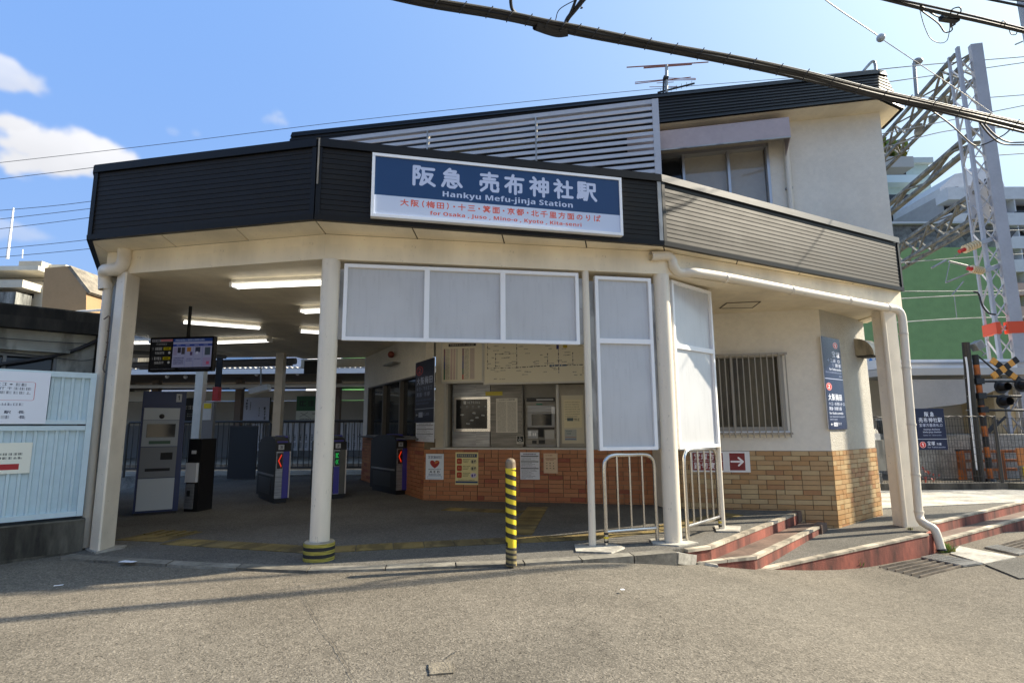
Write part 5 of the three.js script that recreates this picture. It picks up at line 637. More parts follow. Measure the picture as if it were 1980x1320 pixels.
{ // ticket gates
  const gate = (label, u0, u1, v, mode, num) => {
    const a = G(u0, v), b = G(u1, v - 1.5), w = 0.24, f0 = frame(a.x, a.z, b.x, b.z), ax = [-0.60, -0.80], fr = { ...f0, ax: a.x, az: a.z, dx: 0.80, dz: -0.60, nx: 0.60, nz: 0.80 }, t = thing('ticket_gate', label, 'ticket gate', 'ticket gates in the concourse');
    const g = { ...fr }; part(t, 'body', [fbox(g, 0, w, 0.06, 0.96, -1.15, 0), fbox(g, 0.03, w - 0.03, 0, 0.06, -1.1, -0.04)], M.black); part(t, 'top_cover', profile({ ...g, ax: g.ax, az: g.az }, 0.01, w - 0.01, [[-1.1, 0.96], [-0.05, 0.96], [-0.12, 1.02], [-0.35, 1.06], [-0.8, 1.06], [-1.1, 1.0]]), M.black); part(t, 'side_arch', fbox(g, w - 0.03, w + 0.004, 0.9, 1.07, -0.9, -0.25), M.blueLit);
    part(t, 'silver_panel', fbox(g, 0.01, w * 0.48, 0.08, 0.82, 0, 0.02), M.silver); part(t, 'blue_panel', fbox(g, w * 0.5, w - 0.025, 0.08, 0.82, 0, 0.02), mode === 'ic' ? mat([0.10, 0.095, 0.08], .4) : M.blueLit); part(t, 'edge_strip', fbox(g, w - 0.022, w - 0.005, 0.08, 0.82, 0, 0.024), mat([0.6, 0.55, 0.5], .3)); part(t, 'indicator', fquad(g, 0.025, w * 0.46, 0.55, 0.80, 0.0225), glow(mode === 'ic' ? P.icGreen : P.arrowRed, 0.3)); part(t, 'number_plate', fquad(g, 0.04, 0.13, 0.85, 0.93, 0.004), P.number(num)); part(t, 'ticket_slot', fbox(g, w * 0.55, w - 0.02, 0.86, 0.95, -0.01, 0.012), M.blackMat); part(t, 'card_reader', fbox(g, 0.03, w - 0.05, 0.962, 0.985, -0.16, -0.02), M.blueLit); part(t, 'flap', fbox(g, w, w + 0.16, 0.45, 0.85, -0.72, -0.68), mat([0.05, 0.05, 0.055], .4)); part(t, 'side_stripe', fbox(g, -0.004, 0, 0.42, 0.45, -1.1, -0.05), M.silver); part(t, 'service_door', fbox(g, -0.006, -0.0005, 0.12, 0.38, -1.0, -0.2), mat([0.03, 0.03, 0.032], .35)); if (mode === 'ic') part(t, 'blue_skirt', fbox(g, 0.012, w * 0.46, 0.09, 0.54, 0.02, 0.023), M.blueLit);
  };
  gate('ticket gate with a red arrow and wide blue panel', 527, 570, 974, 'red', '3'); gate('ticket gate with a green IC light behind the round column', 640, 690, 965, 'ic', '2'); gate('ticket gate with a red arrow against the office wall', 764, 790, 957, 'red', '1');
}
{ // railings along the platform
  const bm = mat([0.05, 0.048, 0.042], .5), z = -14.1, seg = (label, u0, u1) => { const a = Z(u0, 900, z), b = Z(u1, 900, z), f = frame(a.x, z, b.x, z), L = f.l, y1 = 1.36, y0 = 0.24, r = 0.1, t = thing('platform_railing', label, 'railing', 'dark railings beside the platform'); part(t, 'frame', pipe([at(f, 0, 0.02), at(f, 0, y1 - r), at(f, r * .3, y1 - r * .3), at(f, r, y1), at(f, L - r, y1), at(f, L - r * .3, y1 - r * .3), at(f, L, y1 - r), at(f, L, 0.02)], 0.03, 80, 8, 0.3), bm); part(t, 'bottom_rail', rod(at(f, 0, y0), at(f, L, y0), 0.02), bm); const n = Math.round(L / 0.135); for (let i = 1; i < n; i++) part(t, 'bar', rod(at(f, L * i / n, y0), at(f, L * i / n, y1), 0.011, 0.011, 6), bm); };
  seg('dark platform railing behind the fare machine', 240, 392); seg('dark platform railing left of the inner column', 396, 519); seg('dark platform railing right of the inner column', 532, 704);
  const bl = thing('barrier_panel', 'dark solid barrier panel beyond the ticket gates', 'barrier'), p = Z(445, 818, -13.6), q = Z(498, 818, -13.6); part(bl, 'panel', box(p.x, q.x, 0.02, 1.22, -13.65, -13.6), mat([0.035, 0.036, 0.038], .5)); part(bl, 'panel_rail', box(p.x, q.x, 1.22, 1.26, -13.66, -13.59), bm);
  const hm = thing('hanging_monitor', 'black monitor hanging beyond the round column', 'monitor'); const m0 = Z(588, 697, -13.0), m1 = Z(640, 722, -13.0); part(hm, 'casing', box(m0.x, m1.x, m1.y, m0.y, -13.08, -13.0), M.black); part(hm, 'bracket', box((m0.x + m1.x) / 2 - .02, (m0.x + m1.x) / 2 + .02, m0.y, YC, -13.06, -13.02), M.blackMat);
  const rb = thing('notice_rack', 'yellow and white leaflet stand by the inner column', 'stand'); const r0 = Z(393, 777, -12.2), r1 = Z(411, 812, -12.2); part(rb, 'box', box(r0.x, r1.x, 0, r0.y, -12.3, -12.2), mat([0.25, 0.24, 0.23], .6)); part(rb, 'front', box(r0.x + .01, r1.x - .04, r1.y, r0.y - 0.02, -12.2, -12.19), M.whiteWarm); part(rb, 'label', box(r0.x + .02, r1.x - .05, r0.y - 0.14, r0.y - 0.03, -12.19, -12.185), M.yellow);
  const fe = thing('fire_box', 'red cabinet high on the far side of the inner column', 'cabinet'); const e0 = Z(411, 748, -13.2), e1 = Z(420, 775, -13.2); part(fe, 'cabinet_body', box(e0.x, e1.x, e1.y, e0.y, -13.35, -13.2), M.red); part(fe, 'bracket', box(e0.x, e1.x, e0.y, YC, -13.32, -13.28), M.blackMat);
}

// ---------- left: corrugated gate, shed ----------
{
  const FG = frame(-7.9, -2.43, -4.33, -5.90), L = FG.l, tr = on(FG, 180, 722), br = on(FG, 163, 995), cb = on(FG, 165, 1004), y1 = tr[1], y0 = br[1], sR = (tr[0] + br[0]) / 2, yc = cb[1];
  const wl = thing('retaining_wall', 'stained concrete footing wall under the corrugated gate', 'wall'); part(wl, 'wall_core', fbox(FG, 0.2, sR + 0.03, -0.6, yc, -0.35, 0.04), M.concDark); part(wl, 'coping', fbox(FG, 0.2, sR + 0.03, yc, yc + 0.015, -0.35, 0.045), mat([0.30, 0.30, 0.27], .9, { map: concT }));
  const gt = thing('corrugated_gate', 'pale blue corrugated metal gate beside the square column', 'gate'), bl = mat([0.60, 0.76, 0.82], 0.5, { map: paintT }), bl2 = mat([0.64, 0.80, 0.86], 0.5, { map: paintT });
  const ym = on(FG, 172, 822)[1], sheet = (s0, s1, a, b) => { const pts = [], p = 0.082; for (let s = s0; s < s1 - 0.001; s += p) pts.push([s, 0], [s + p * 0.58, 0], [s + p * 0.66, 0.02], [s + p * 0.92, 0.02]); pts.push([s1, 0]); const back = pts.slice().reverse().map(([x, n]) => [x, n - 0.003]); return prism([...pts, ...back].map(([s, n]) => { const q = at(FG, s, 0, n + 0.012); return [q.x, q.z]; }).reverse(), a, b); };
  for (const [a, b] of [[sR - 3.2, sR - 2.2], [sR - 2.2, sR - 1.16], [sR - 1.16, sR - 0.05]]) { part(gt, 'sheet', sheet(a + 0.004, b - 0.004, y0 + 0.05, ym - 0.05), rnd() < .5 ? bl : bl2); part(gt, 'sheet', sheet(a + 0.004, b - 0.004, ym + 0.05, y1 - 0.05), bl); }
  part(gt, 'frame', [fbox(FG, sR - 3.2, sR, y1 - 0.055, y1, -0.02, 0.05), fbox(FG, sR - 3.2, sR - .052, ym - 0.05, ym - 0.005, -0.02, 0.048), fbox(FG, sR - 3.2, sR - .052, ym + 0.012, ym + 0.055, -0.02, 0.048), fbox(FG, sR - 3.2, sR - .052, y0, y0 + 0.05, -0.02, 0.046), fbox(FG, sR - 0.05, sR, y0, y1 - .056, -0.02, 0.052)], bl2); part(gt, 'latch', rod(at(FG, sR - 0.12, ym + 0.004, 0.035), at(FG, sR - 0.03, ym + 0.004, 0.035), 0.012), M.rubber);
  const n1 = on(FG, 98, 721, 0.06), n2 = on(FG, 87, 819, 0.06), s1 = (n1[0] + n2[0]) / 2; flat('warning_notice', 'white warning board with a navy heading on the blue gate', FG, s1 - 0.83, s1, n2[1], n1[1], P.notice, 0.006, 0.055);
  const m1 = on(FG, 62, 855, 0.05), m2 = on(FG, 57, 914, 0.05), s2 = (m1[0] + m2[0]) / 2; flat('request_notice', 'cream notice with a red band low on the blue gate', FG, s2 - 0.54, s2, m2[1], m1[1], P.request, 0.004, 0.036);
  // shed behind
  const FH = shift(FG, -0.75), e1 = on(FH, 190, 650), e0 = on(FH, 190, 612), ye = e1[1], yt = e0[1], rEnd = on(FH, 196, 640)[0] - 0.05, shed = thing('concrete_shed', 'old grey shed with a stained concrete roof slab behind the gate', 'building');
  const w = on(FH, 108, 708), wx = w[0], wt = on(FH, 108, 688)[1], sw = mat([0.52, 0.55, 0.52], .9, { map: dirtT });
  part(shed, 'wall_face', [fbox(FH, -2, rEnd, -0.5, wt - 0.6, -0.15, 0), fbox(FH, -2, rEnd, wt, ye, -0.15, 0), fbox(FH, wx, rEnd, wt - 0.6, wt, -0.15, 0), fbox(FH, -2, wx - 1.6, wt - 0.6, wt, -0.15, 0)], sw); part(shed, 'roof_slab', fbox(FH, -2, rEnd + .05, ye, yt, -4.5, 0.14), mat([0.060, 0.058, 0.05], .95, { map: streakT })); part(shed, 'roof_edge', fbox(FH, -2, rEnd + 0.05, yt, yt + 0.02, -0.3, 0.12), M.concDark);
  const wn = sub(shed, 'window'); part(wn, 'pane', fbox(FH, wx - 1.6, wx - .03, wt - 0.6, wt, -0.11, -0.1), M.glassDark); part(wn, 'window_frame', [fbox(FH, wx - 1.6, wx, wt - 0.03, wt, -0.12, 0.01), ...[0.0, 0.42, 0.84, 1.26].map((k) => fbox(FH, wx - k - 0.03, wx - k, wt - 0.6, wt - .03, -0.12, 0.008))], mat([0.16, 0.165, 0.16], .6)); part(wn, 'hood', fbox(FH, wx - 1.7, wx + 0.1, wt + 0.03, wt + 0.06, 0, 0.08), sw);
  part(shed, 'end_face', fbox(frame(...[at(FH, rEnd, 0).x, at(FH, rEnd, 0).z], at(FH, rEnd, 0).x - 2, at(FH, rEnd, 0).z - 3.3), 0, 3.5, -0.5, ye, -0.15, -.005), sw);
  const cb2 = thing('cable', 'black cable bundle sagging across the shed wall', 'cable'); part(cb2, 'strands', [[104, 700], [108, 698]].map(([u, v], i) => pipe([on2(FH, u - 110, v + 6), on2(FH, u - 20, v - 8), on2(FH, u + 40, v - 24 + i * 2), on2(FH, 192, 655 + i * 2)], 0.016, 30, 7)), M.rubber); part(cb2, 'wire', pipe([on2(FH, 0, 680), on2(FH, 110, 692), on2(FH, 160, 697), on2(FH, 196, 690)], 0.004, 24, 5), M.rubber); part(cb2, 'wire', pipe([on2(FH, -20, 652), on2(FH, 90, 660), on2(FH, 190, 666)], 0.004, 24, 5), M.rubber);
}
function on2(f, u, v, n = 0.03) { const q = on(f, u, v, n); return at(f, q[0], q[1], n); }
// ---------- far left: houses above the shed ----------
const facade = (t, f, s0, s1, y0, y1, depth, m) => part(t, 'wall', fbox(f, s0, s1, y0, y1, -depth, 0), m);
{
  const bm = mat([0.62, 0.55, 0.43], .8, { map: paintT }), gm = mat([0.42, 0.45, 0.46], .8, { map: streakT });
  const z = -34, f = { ax: 0, az: z, dx: 1, dz: 0, nx: 0, nz: 1 }, X = (u) => Z(u, 560, z).x, Y = (v) => Z(60, v, z).y, t = thing('apartment_block', 'cream apartment block with balconies above the shed', 'building');
  facade(t, f, X(-120), X(92), -0.6, Y(552), 8, bm); part(t, 'roof_slab', fbox(f, X(-120), X(84), Y(527), Y(519), -8, 0.6), mat([0.7, 0.66, 0.55], .8, { map: paintT })); part(t, 'wall', fbox(f, X(-120), X(80), Y(552), Y(528), -8, -1.2), bm); part(t, 'stair_tower', fbox(f, X(12), X(57), Y(520), Y(499), -5, -0.6), mat([0.50, 0.46, 0.38], .8, { map: paintT })); part(t, 'stair_tower', fbox(f, X(56), X(90), Y(520), Y(501), -6, -1.2), mat([0.72, 0.66, 0.52], .8, { map: paintT }));
  for (const [u0, u1, v0, v1] of [[24, 36, 573, 563], [36, 50, 574, 564], [54, 66, 577, 568]]) part(t, 'window', fbox(f, X(u0), X(u1), Y(v0), Y(v1), -0.1, 0.03), M.glassDark); part(t, 'window', fbox(f, X(36), X(42), Y(518), Y(515), -.1, .03 - .6), M.blackMat);
  part(t, 'balcony', [fbox(f, X(-120), X(80), Y(566), Y(552), 0, 1.4), fbox(f, X(36), X(74), Y(552), Y(538), -0.9, -0.85)], mat([0.66, 0.6, 0.48], .8, { map: paintT })); part(t, 'window', fbox(f, X(48), X(70), Y(550), Y(534), -1.2, -1.15), M.glassDark); part(t, 'wall', fbox(f, X(10), X(76), Y(610), Y(576), 0.5, 1.6), gm); part(t, 'wall', fbox(f, X(-2), X(12), Y(600), Y(552), 0.2, 1.2), mat([0.72, 0.67, 0.56], .8));
  part(t, 'flagpole', rod(Z(13, 500, z), Z(25, 402, z), 0.09, 0.05), M.white); part(t, 'vent', rod(Z(42, 499, z), Z(43, 482, z), 0.03), M.white);
  const z2 = -22, h = thing('stair_house', 'weathered orange concrete stair house with a sloped top', 'building'), q = (u, v, d = 0) => Z(u, v, z2 + d), sh = (pts, d) => { const s = new THREE.Shape(pts.map(([u, v]) => { const p = q(u, v); return new THREE.Vector2(p.x, p.y); })); return metreUV(new THREE.ExtrudeGeometry(s, { depth: d, bevelEnabled: false }).translate(0, 0, z2 - d)); };
  part(h, 'gable_wall', sh([[76, 660], [165, 660], [166, 561], [132, 514], [86, 518], [82, 560]], 2.2), mat([0.40, 0.26, 0.135], .9, { map: paintT })); part(h, 'sloping_coping', bar(q(133, 515).add(new THREE.Vector3(0, 0, -0.93)), q(172, 566).add(new THREE.Vector3(0, 0, -0.93)), 1.9, 0.12), mat([0.6, 0.54, 0.45], .8, { map: concT })); part(h, 'parapet', fbox({ ax: 0, az: z2 - 1.2, dx: 1, dz: 0, nx: 0, nz: 1 }, q(155, 560).x, q(240, 560).x, 0, q(170, 536).y, -1, 0), mat([0.34, 0.34, 0.32], .9, { map: streakT })); part(h, 'ledge_pipe', rod(q(130, 604, 0.4), q(215, 598, .4), 0.05), M.whiteWarm);
}
// ---------- far platform seen through the concourse ----------
{
  const z = -23, X = (u, zz = z) => Z(u, 780, zz).x, Y = (v, zz = z) => Z(560, v, zz).y;
  struct('far_platform', box(-34, 12, -0.9, 0.05, -25, -18.6), M.conc);
  struct('track_bed', box(-60, 60, -0.75, -0.45, -18.6, -13.4), mat([0.22, 0.19, 0.16], 1, { map: roadT.map, bumpMap: roadT.bump, bumpScale: .03 }));
  const w = thing('platform_wall', 'long cream wall along the far platform', 'wall'); part(w, 'wall_core', box(-34, 6, 0.05, Y(775), z - 0.2, z), mat([0.50, 0.46, 0.38], .8, { map: paintT })); part(w, 'clear_panel', box(-34, 6, Y(774), Y(755), z - 0.12, z - 0.06), mat([0.75, 0.72, 0.62], .4)); part(w, 'skirting_board', box(-34, 6, 0.05, Y(816) - 0.1, z, z + 0.06), mat([0.20, 0.20, 0.2], .7));
  const rf = thing('platform_roof', 'corrugated white canopy over the far platform', 'roof'), zr = -19.2, ym = Y(722, zr), yt = Y(713, zr); part(rf, 'fascia', box(-36, 8, ym, yt, zr - 0.06, zr), M.white); { const pts = []; for (let x = -36; x < 8; x += 0.18) pts.push([x, yt + 0.02], [x + 0.09, yt + 0.09]); pts.push([8, yt], [-36, yt]); const s = new THREE.Shape(pts.map((p) => new THREE.Vector2(...p))); part(rf, 'roof_sheet', metreUV(new THREE.ExtrudeGeometry(s, { depth: 5, bevelEnabled: false }).translate(0, 0, zr - 5)), mat([0.4, 0.38, 0.35], .7)); } part(rf, 'roof_lining', box(-36, 8, ym + 0.01, ym + 0.04, zr - 5, zr - 0.07), mat([0.10, 0.075, 0.055], .9)); part(rf, 'gutter', rod([-36, Y(745, -20.4), -20.4], [8, Y(745, -20.4), -20.4], 0.07), M.whiteWarm); part(rf, 'wall_plate', box(-36, 8, Y(752, -22), Y(749, -22), -22.05, -21.95), mat([0.06, 0.05, 0.045], .8));
  for (const u of [462, 652, 300]) part(rf, 'post', box(X(u, -21.5) - 0.12, X(u, -21.5) + 0.12, 0.05, ym, -21.62, -21.38), mat([0.16, 0.12, 0.09], .7)); for (const u of [444, 475, 592]) part(rf, 'lamp', box(X(u, -20.8), X(u + 22, -20.8), Y(747, -20.8), Y(750.5, -20.8), -20.9, -20.7), M.white); for (const [u, v] of [[492, 723], [572, 722], [682, 718], [318, 726], [354, 727]]) part(rf, 'lamp', new THREE.SphereGeometry(0.07, 8, 6).translate(X(u, -19.6), Y(v, -19.6), -19.6), M.white);
  const ad = (label, u0, v0, u1, v1, m, zz = -22.7) => { const t = thing('advertising_board', label, 'board', 'advertising boards on the far platform'); part(t, 'board', box(X(u0, zz), X(u1, zz), Y(v1, zz), Y(v0, zz), zz - 0.12, zz - .003), mat([0.1, 0.1, 0.1], .6)); part(t, 'print', new THREE.PlaneGeometry(X(u1, zz) - X(u0, zz), Y(v0, zz) - Y(v1, zz)).translate((X(u0, zz) + X(u1, zz)) / 2, (Y(v0, zz) + Y(v1, zz)) / 2, zz), m); part(t, 'leg', [box(X(u0, zz) + .1, X(u0, zz) + .16, 0.05, Y(v1, zz), zz - .1, zz - .04), box(X(u1, zz) - .16, X(u1, zz) - .1, 0.05, Y(v1, zz), zz - .1, zz - .04)], M.galv); };
  ad('white board with black characters across the tracks', 470, 768, 521, 815, P.adWhite); ad('board with a green top across the tracks', 573, 766, 626, 815, P.adGreen); ad('black board with pale characters left of the inner column', 350, 768, 388, 812, P.adBlack);
  for (const [u0, n] of [[490, 2], [536, 7], [636, 3], [672, 4]]) for (let i = 0; i < n; i++) { const u = u0 + i * 11; const t = thing('placard', 'narrow white placard along the far platform wall', 'sign', 'row of white placards across the tracks'); part(t, 'panel', box(X(u, -22.9), X(u + 9, -22.9), 0.3, Y(818, -22.9), -22.96, -22.9), M.white); part(t, 'print', new THREE.PlaneGeometry(X(u + 9, -22.9) - X(u, -22.9), Y(818, -22.9) - 0.3).translate((X(u, -22.9) + X(u + 9, -22.9)) / 2, (Y(818, -22.9) + 0.3) / 2, -22.897), P.placard); }
  const pr = thing('canopy_beams', 'steel canopy tubes and brackets over the near platform', 'beams'); part(pr, 'tube', [rod(Z(258, 706, -15.5), Z(572, 698, -15.5), 0.09), rod(Z(270, 712, -15.5), Z(565, 705, -15.5), 0.035)], mat([0.14, 0.13, 0.12], .6)); part(pr, 'tube', [rod(Z(258, 681, -15), Z(436, 690, -15), 0.05), rod(Z(300, 681, -15), Z(300, 664, -15), .04)], mat([0.1, 0.09, 0.08], .6)); part(pr, 'lamp', bar(Z(484, 757, -16), Z(520, 748, -16), 0.25, 0.16), M.whiteWarm); part(pr, 'lamp_hanger', rod(Z(504, 752, -16), Z(504, 698, -16), 0.02), M.galv);
  const nr = thing('platform_roof', 'dark lined canopy over the near platform behind the concourse', 'roof'); part(nr, 'roof_sheet', box(-32, 7, 3.42, 3.5, -17.4, -13.8), M.galv); part(nr, 'roof_lining', box(-32, 7, 3.38, 3.418, -17.3, -13.8), mat([0.5, 0.47, 0.40], .8, { map: paintT })); for (const x of [-20, -13, 1.5]) part(nr, 'post', box(x - .1, x + .1, 0.02, 3.38, -15.6, -15.4), M.creamPost);
  const bg = thing('blue_white_building', 'pale blue and white building beyond the far platform', 'building'); part(bg, 'wall', box(X(240, -38), X(590, -38), -0.6, 10, -46, -38), mat([0.70, 0.72, 0.80], .7, { map: paintT })); part(bg, 'blue_wall', box(X(430, -38), X(482, -38), -0.6, 9, -38, -37.9), mat([0.36, 0.52, 0.72], .7));
}
// ---------- right: fence, station sign, house, crossing ----------
{
  const a = G(1692, 947, -0.18), b = G(1943, 945, -0.18), f = frame(a.x, a.z, b.x, b.z), L = f.l, H = 1.50, y0 = -0.18, wm = mat([0.035, 0.034, 0.032], .6), t = thing('mesh_fence', 'dark wire mesh fence beside the station apron', 'fence');
  part(t, 'fence_base', fbox(f, -0.5, L + 0.15, y0, y0 + 0.13, -0.1, 0.06), mat([0.16, 0.155, 0.14], .95, { map: streakT })); for (const s of [on(f, 1734, 880)[0], L - 0.02]) part(t, 'post', rod(at(f, s, y0), at(f, s, y0 + H + 0.04), 0.035), wm);
  const wires = []; for (let s = -0.4; s < L; s += 0.062) wires.push(fbox(f, s - 0.0028, s + 0.0028, y0 + 0.1, y0 + H, -0.003, 0.003)); for (let i = 0; i <= 9; i++) wires.push(fbox(f, -0.4, L, y0 + 0.12 + i * (H - 0.14) / 9, y0 + 0.127 + i * (H - 0.14) / 9, 0.003, 0.010)); part(t, 'wire_mesh', wires, wm, { kind: 'stuff' }); part(t, 'barb_wire', pipe(Array.from({ length: 40 }, (_, i) => at(f, -0.4 + (L + 0.4) * i / 39, y0 + H + 0.02 + (i % 2) * 0.02, (i % 3) * 0.015)), 0.012, 160, 5), wm);
  const f2 = frame(b.x + 0.05, b.z, b.x + 2.2, b.z + 0.95), t2 = thing('mesh_fence', 'dark wire mesh fence turning towards the level crossing', 'fence'), w2 = []; for (let s = 0; s < f2.l; s += 0.062) w2.push(fbox(f2, s - 0.0028, s + 0.0028, y0 + 0.1, y0 + H, -0.003, 0.003)); for (let i = 0; i <= 9; i++) w2.push(fbox(f2, 0, f2.l, y0 + 0.12 + i * (H - 0.14) / 9, y0 + 0.127 + i * (H - 0.14) / 9, 0.003, 0.010)); part(t2, 'wire_mesh', w2, wm, { kind: 'stuff' }); part(t2, 'fence_base', fbox(f2, 0, f2.l, y0 - 0.1, y0 + 0.13, -0.1, 0.06), mat([0.12, 0.12, 0.1], .95, { map: streakT })); part(t2, 'post', rod(at(f2, f2.l, y0), at(f2, f2.l, y0 + H), 0.035), wm);
  { const p = on(f, 1770, 790, 0.05), q = on(f, 1778, 871, 0.05), r = on(f, 1827, 789, 0.05), s = on(f, 1834, 868, 0.05); flat('station_direction_sign', 'navy station gate sign hung on the mesh fence', f, (p[0] + q[0]) / 2, (r[0] + s[0]) / 2, (q[1] + s[1]) / 2, (p[1] + r[1]) / 2, P.fenceSign, 0.02, 0.012); }
  // house beyond the fence
  const z = -17.5, X = (u) => Z(u, 800, z).x, Y = (v) => Z(1800, v, z).y, h = thing('track_side_house', 'low white house with layered flat roofs beyond the fence', 'building'), wc = mat([0.62, 0.58, 0.50], .8, { map: paintT });
  part(h, 'wall', box(X(1660), X(1862), -0.6, Y(706), z - 5, z), wc); part(h, 'wall', box(X(1862), X(1925), -0.6, Y(706), z - 5, z + 1.2), mat([0.68, 0.56, 0.36], .8, { map: paintT })); part(h, 'corner_post', box(X(1898), X(1925), -0.6, Y(745), z + 1.2, z + 1.3), M.white); part(h, 'roof_slab', box(X(1640), X(1945), Y(722), Y(706), z - 5.4, z + 1.6), M.white); part(h, 'roof_edge', box(X(1640), X(1950), Y(735), Y(723), z - 5, z + 1.9), mat([0.52, 0.5, 0.46], .7)); part(h, 'gutter', box(X(1640), X(1945), Y(714), Y(711), z + 1.6, z + 1.66), mat([0.3, .3, .3], .6));
  { const s = new THREE.Shape([[1640, 800], [1775, 785], [1885, 742], [1640, 742]].map(([u, v]) => new THREE.Vector2(X(u), Y(v)))); part(h, 'canopy_side', metreUV(new THREE.ExtrudeGeometry(s, { depth: 0.15, bevelEnabled: false }).translate(0, 0, z + 1.65)), mat([0.5, 0.48, 0.45], .8, { map: paintT })); }
  const hw = sub(h, 'window'); part(hw, 'pane', box(X(1694), X(1718), Y(868), Y(812), z, z + 0.02), M.glassDark); part(hw, 'window_frame', [box(X(1692), X(1722), Y(870), Y(866), z, z + 0.05), box(X(1718), X(1722), Y(868), Y(810), z, z + 0.05), box(X(1704), X(1707), Y(868), Y(812), z, z + 0.04), box(X(1692), X(1722), Y(812), Y(808), z, z + 0.05)], M.alu); part(h, 'lower_wall', box(X(1660), X(1905), -0.6, Y(838), z + 0.06, z + 2.4), mat([0.80, 0.78, 0.72], .9, { map: concT }));
  const bk = thing('bank_sign', 'white sign with blue characters above the house roof', 'sign'), bz = -26, b0 = Z(1676, 691, bz), b1 = Z(1722, 708, bz); part(bk, 'board', box(b0.x, b1.x, b1.y, b0.y, bz - 0.2, bz - .002), M.white); part(bk, 'print', new THREE.PlaneGeometry(b1.x - b0.x, b0.y - b1.y).translate((b0.x + b1.x) / 2, (b0.y + b1.y) / 2, bz), P.bank); part(bk, 'support', box(b0.x + .1, b0.x + .25, -0.6, b1.y, bz - 0.2, bz - 0.05), M.galv);
  // crossing: poles, striped post, crossbuck, lamps, orange barrier
  const cz = -14.2, q = (u, v, z2 = cz) => Z(u, v, z2); struct('track_bed', box(6, 40, -0.6, -0.22, -17.4, -13.3), mat([0.30, 0.27, 0.22], 1, { map: roadT.map, bumpMap: roadT.bump, bumpScale: .03 }));
  const pl = thing('utility_pole', 'weathered grey pole beside the crossing post', 'pole'); part(pl, 'pole', rod(q(1896, 944), q(1868, 662), 0.115, 0.085, 14), mat([0.13, 0.12, 0.10], .9, { map: streakT })); part(pl, 'conduit', pipe([q(1868, 690, -14.05), q(1872, 720, -14.05), q(1880, 820, -14.05), q(1890, 908, -14.05)], 0.022, 20, 7), M.white); part(pl, 'step', [rod(q(1864, 730), q(1884, 732), 0.012), rod(q(1871, 766), q(1886, 768), .012), rod(q(1868, 793), q(1880, 793), .012), rod(q(1874, 844), q(1884, 844), .012)], M.galv);
  const cp = thing('crossing_signal', 'orange and black striped crossing post with a crossbuck and lamps', 'signal'), P0 = q(1916, 925), P1 = q(1886, 686); const nS = 12; for (let i = 0; i < nS; i++) part(cp, 'stripe', rod(P0.clone().lerp(P1, i / nS), P0.clone().lerp(P1, (i + 1) / nS), 0.068, 0.068, 14), i % 2 ? M.blackMat : M.orange); part(cp, 'post_base', rod([P0.x, -0.25, P0.z], P0, 0.13, 0.1, 12), M.black); part(cp, 'arm', [rod(q(1885, 737), q(1978, 737), 0.03), rod(q(1895, 766), q(1975, 766), 0.03), rod(q(1898, 793), q(1980, 793), 0.03)], M.black); part(cp, 'clamp', [[1891, 737], [1895, 765], [1899, 792]].map(([u, v]) => box(q(u, v).x - .1, q(u, v).x + .1, q(u, v).y - .07, q(u, v).y + .07, cz - .1, cz + .1)), M.black); part(cp, 'brace', [rod(q(1890, 686), q(1924, 716), 0.02), rod(q(1906, 838), q(1930, 812), 0.03), rod(q(1906, 842), q(1945, 806), 0.03)], M.black);
  const lampg = (u, v, tilt) => { const p = q(u, v), d = new THREE.CylinderGeometry(0.17, 0.17, 0.03, 22).rotateX(Math.PI / 2).translate(p.x, p.y, cz + 0.04); part(cp, 'lamp_disc', d, M.black); part(cp, 'lamp_hood', new THREE.CylinderGeometry(0.10, 0.11, 0.2, 16, 1, true).rotateX(Math.PI / 2).translate(p.x, p.y, cz + 0.14), M.black); }; lampg(1934, 748); lampg(1938, 776); lampg(1973, 745);
  const xb = (a, b) => { for (let i = 0; i < 6; i++) part(cp, 'crossbuck_arm', bar(a.clone().lerp(b, i / 6), a.clone().lerp(b, (i + 1) / 6), 0.04, 0.15), i % 2 ? M.blackMat : mat([0.66, 0.30, 0.04], .5)); }; xb(q(1918, 695), q(1975, 738)); xb(q(1920, 728, cz + .05), q(1968, 694, cz + .05));
  part(cp, 'speaker', [bar(q(1884, 672), q(1897, 664), 0.22, 0.2), rod(q(1897, 676), q(1908, 686), 0.015), rod(q(1900, 688), q(1908, 682), 0.015)], M.galv);
  const ob = thing('orange_barrier', 'orange steel barrier frame behind the fence', 'barrier'); const bar2 = (u0, v0, u1, v1, w = 0.07) => bar(q(u0, v0, -14.7), q(u1, v1, -14.7), w, w); part(ob, 'post', bar2(1857, 872, 1863, 930, 0.13), M.orange); part(ob, 'post', bar2(1884, 872, 1890, 930, 0.12), M.orange); part(ob, 'post', bar2(1934, 872, 1941, 930, 0.12), M.orange); for (const v of [873, 891, 908]) part(ob, 'rail', bar2(1857, v, 1966, v - 1), M.orange); part(ob, 'cap_rail', bar2(1848, 870, 1887, 870, 0.05), M.black);
  const by = thing('crossing_box', 'striped warning plate beside the catenary mast', 'plate'); part(by, 'plate', box(q(1968, 870).x, q(1986, 870).x, q(1968, 900).y, q(1968, 866).y, cz - .05, cz), mat([0.55, 0.2, 0.05], .6)); part(by, 'marker', box(q(1974, 880).x, q(1984, 880).x, q(1968, 925).y, q(1968, 902).y, cz, cz + .04), M.yellow); part(by, 'post', box(q(1974, 880).x, q(1978, 880).x, -0.3, q(1968, 866).y, cz - .1, cz - .06), M.galv);
}
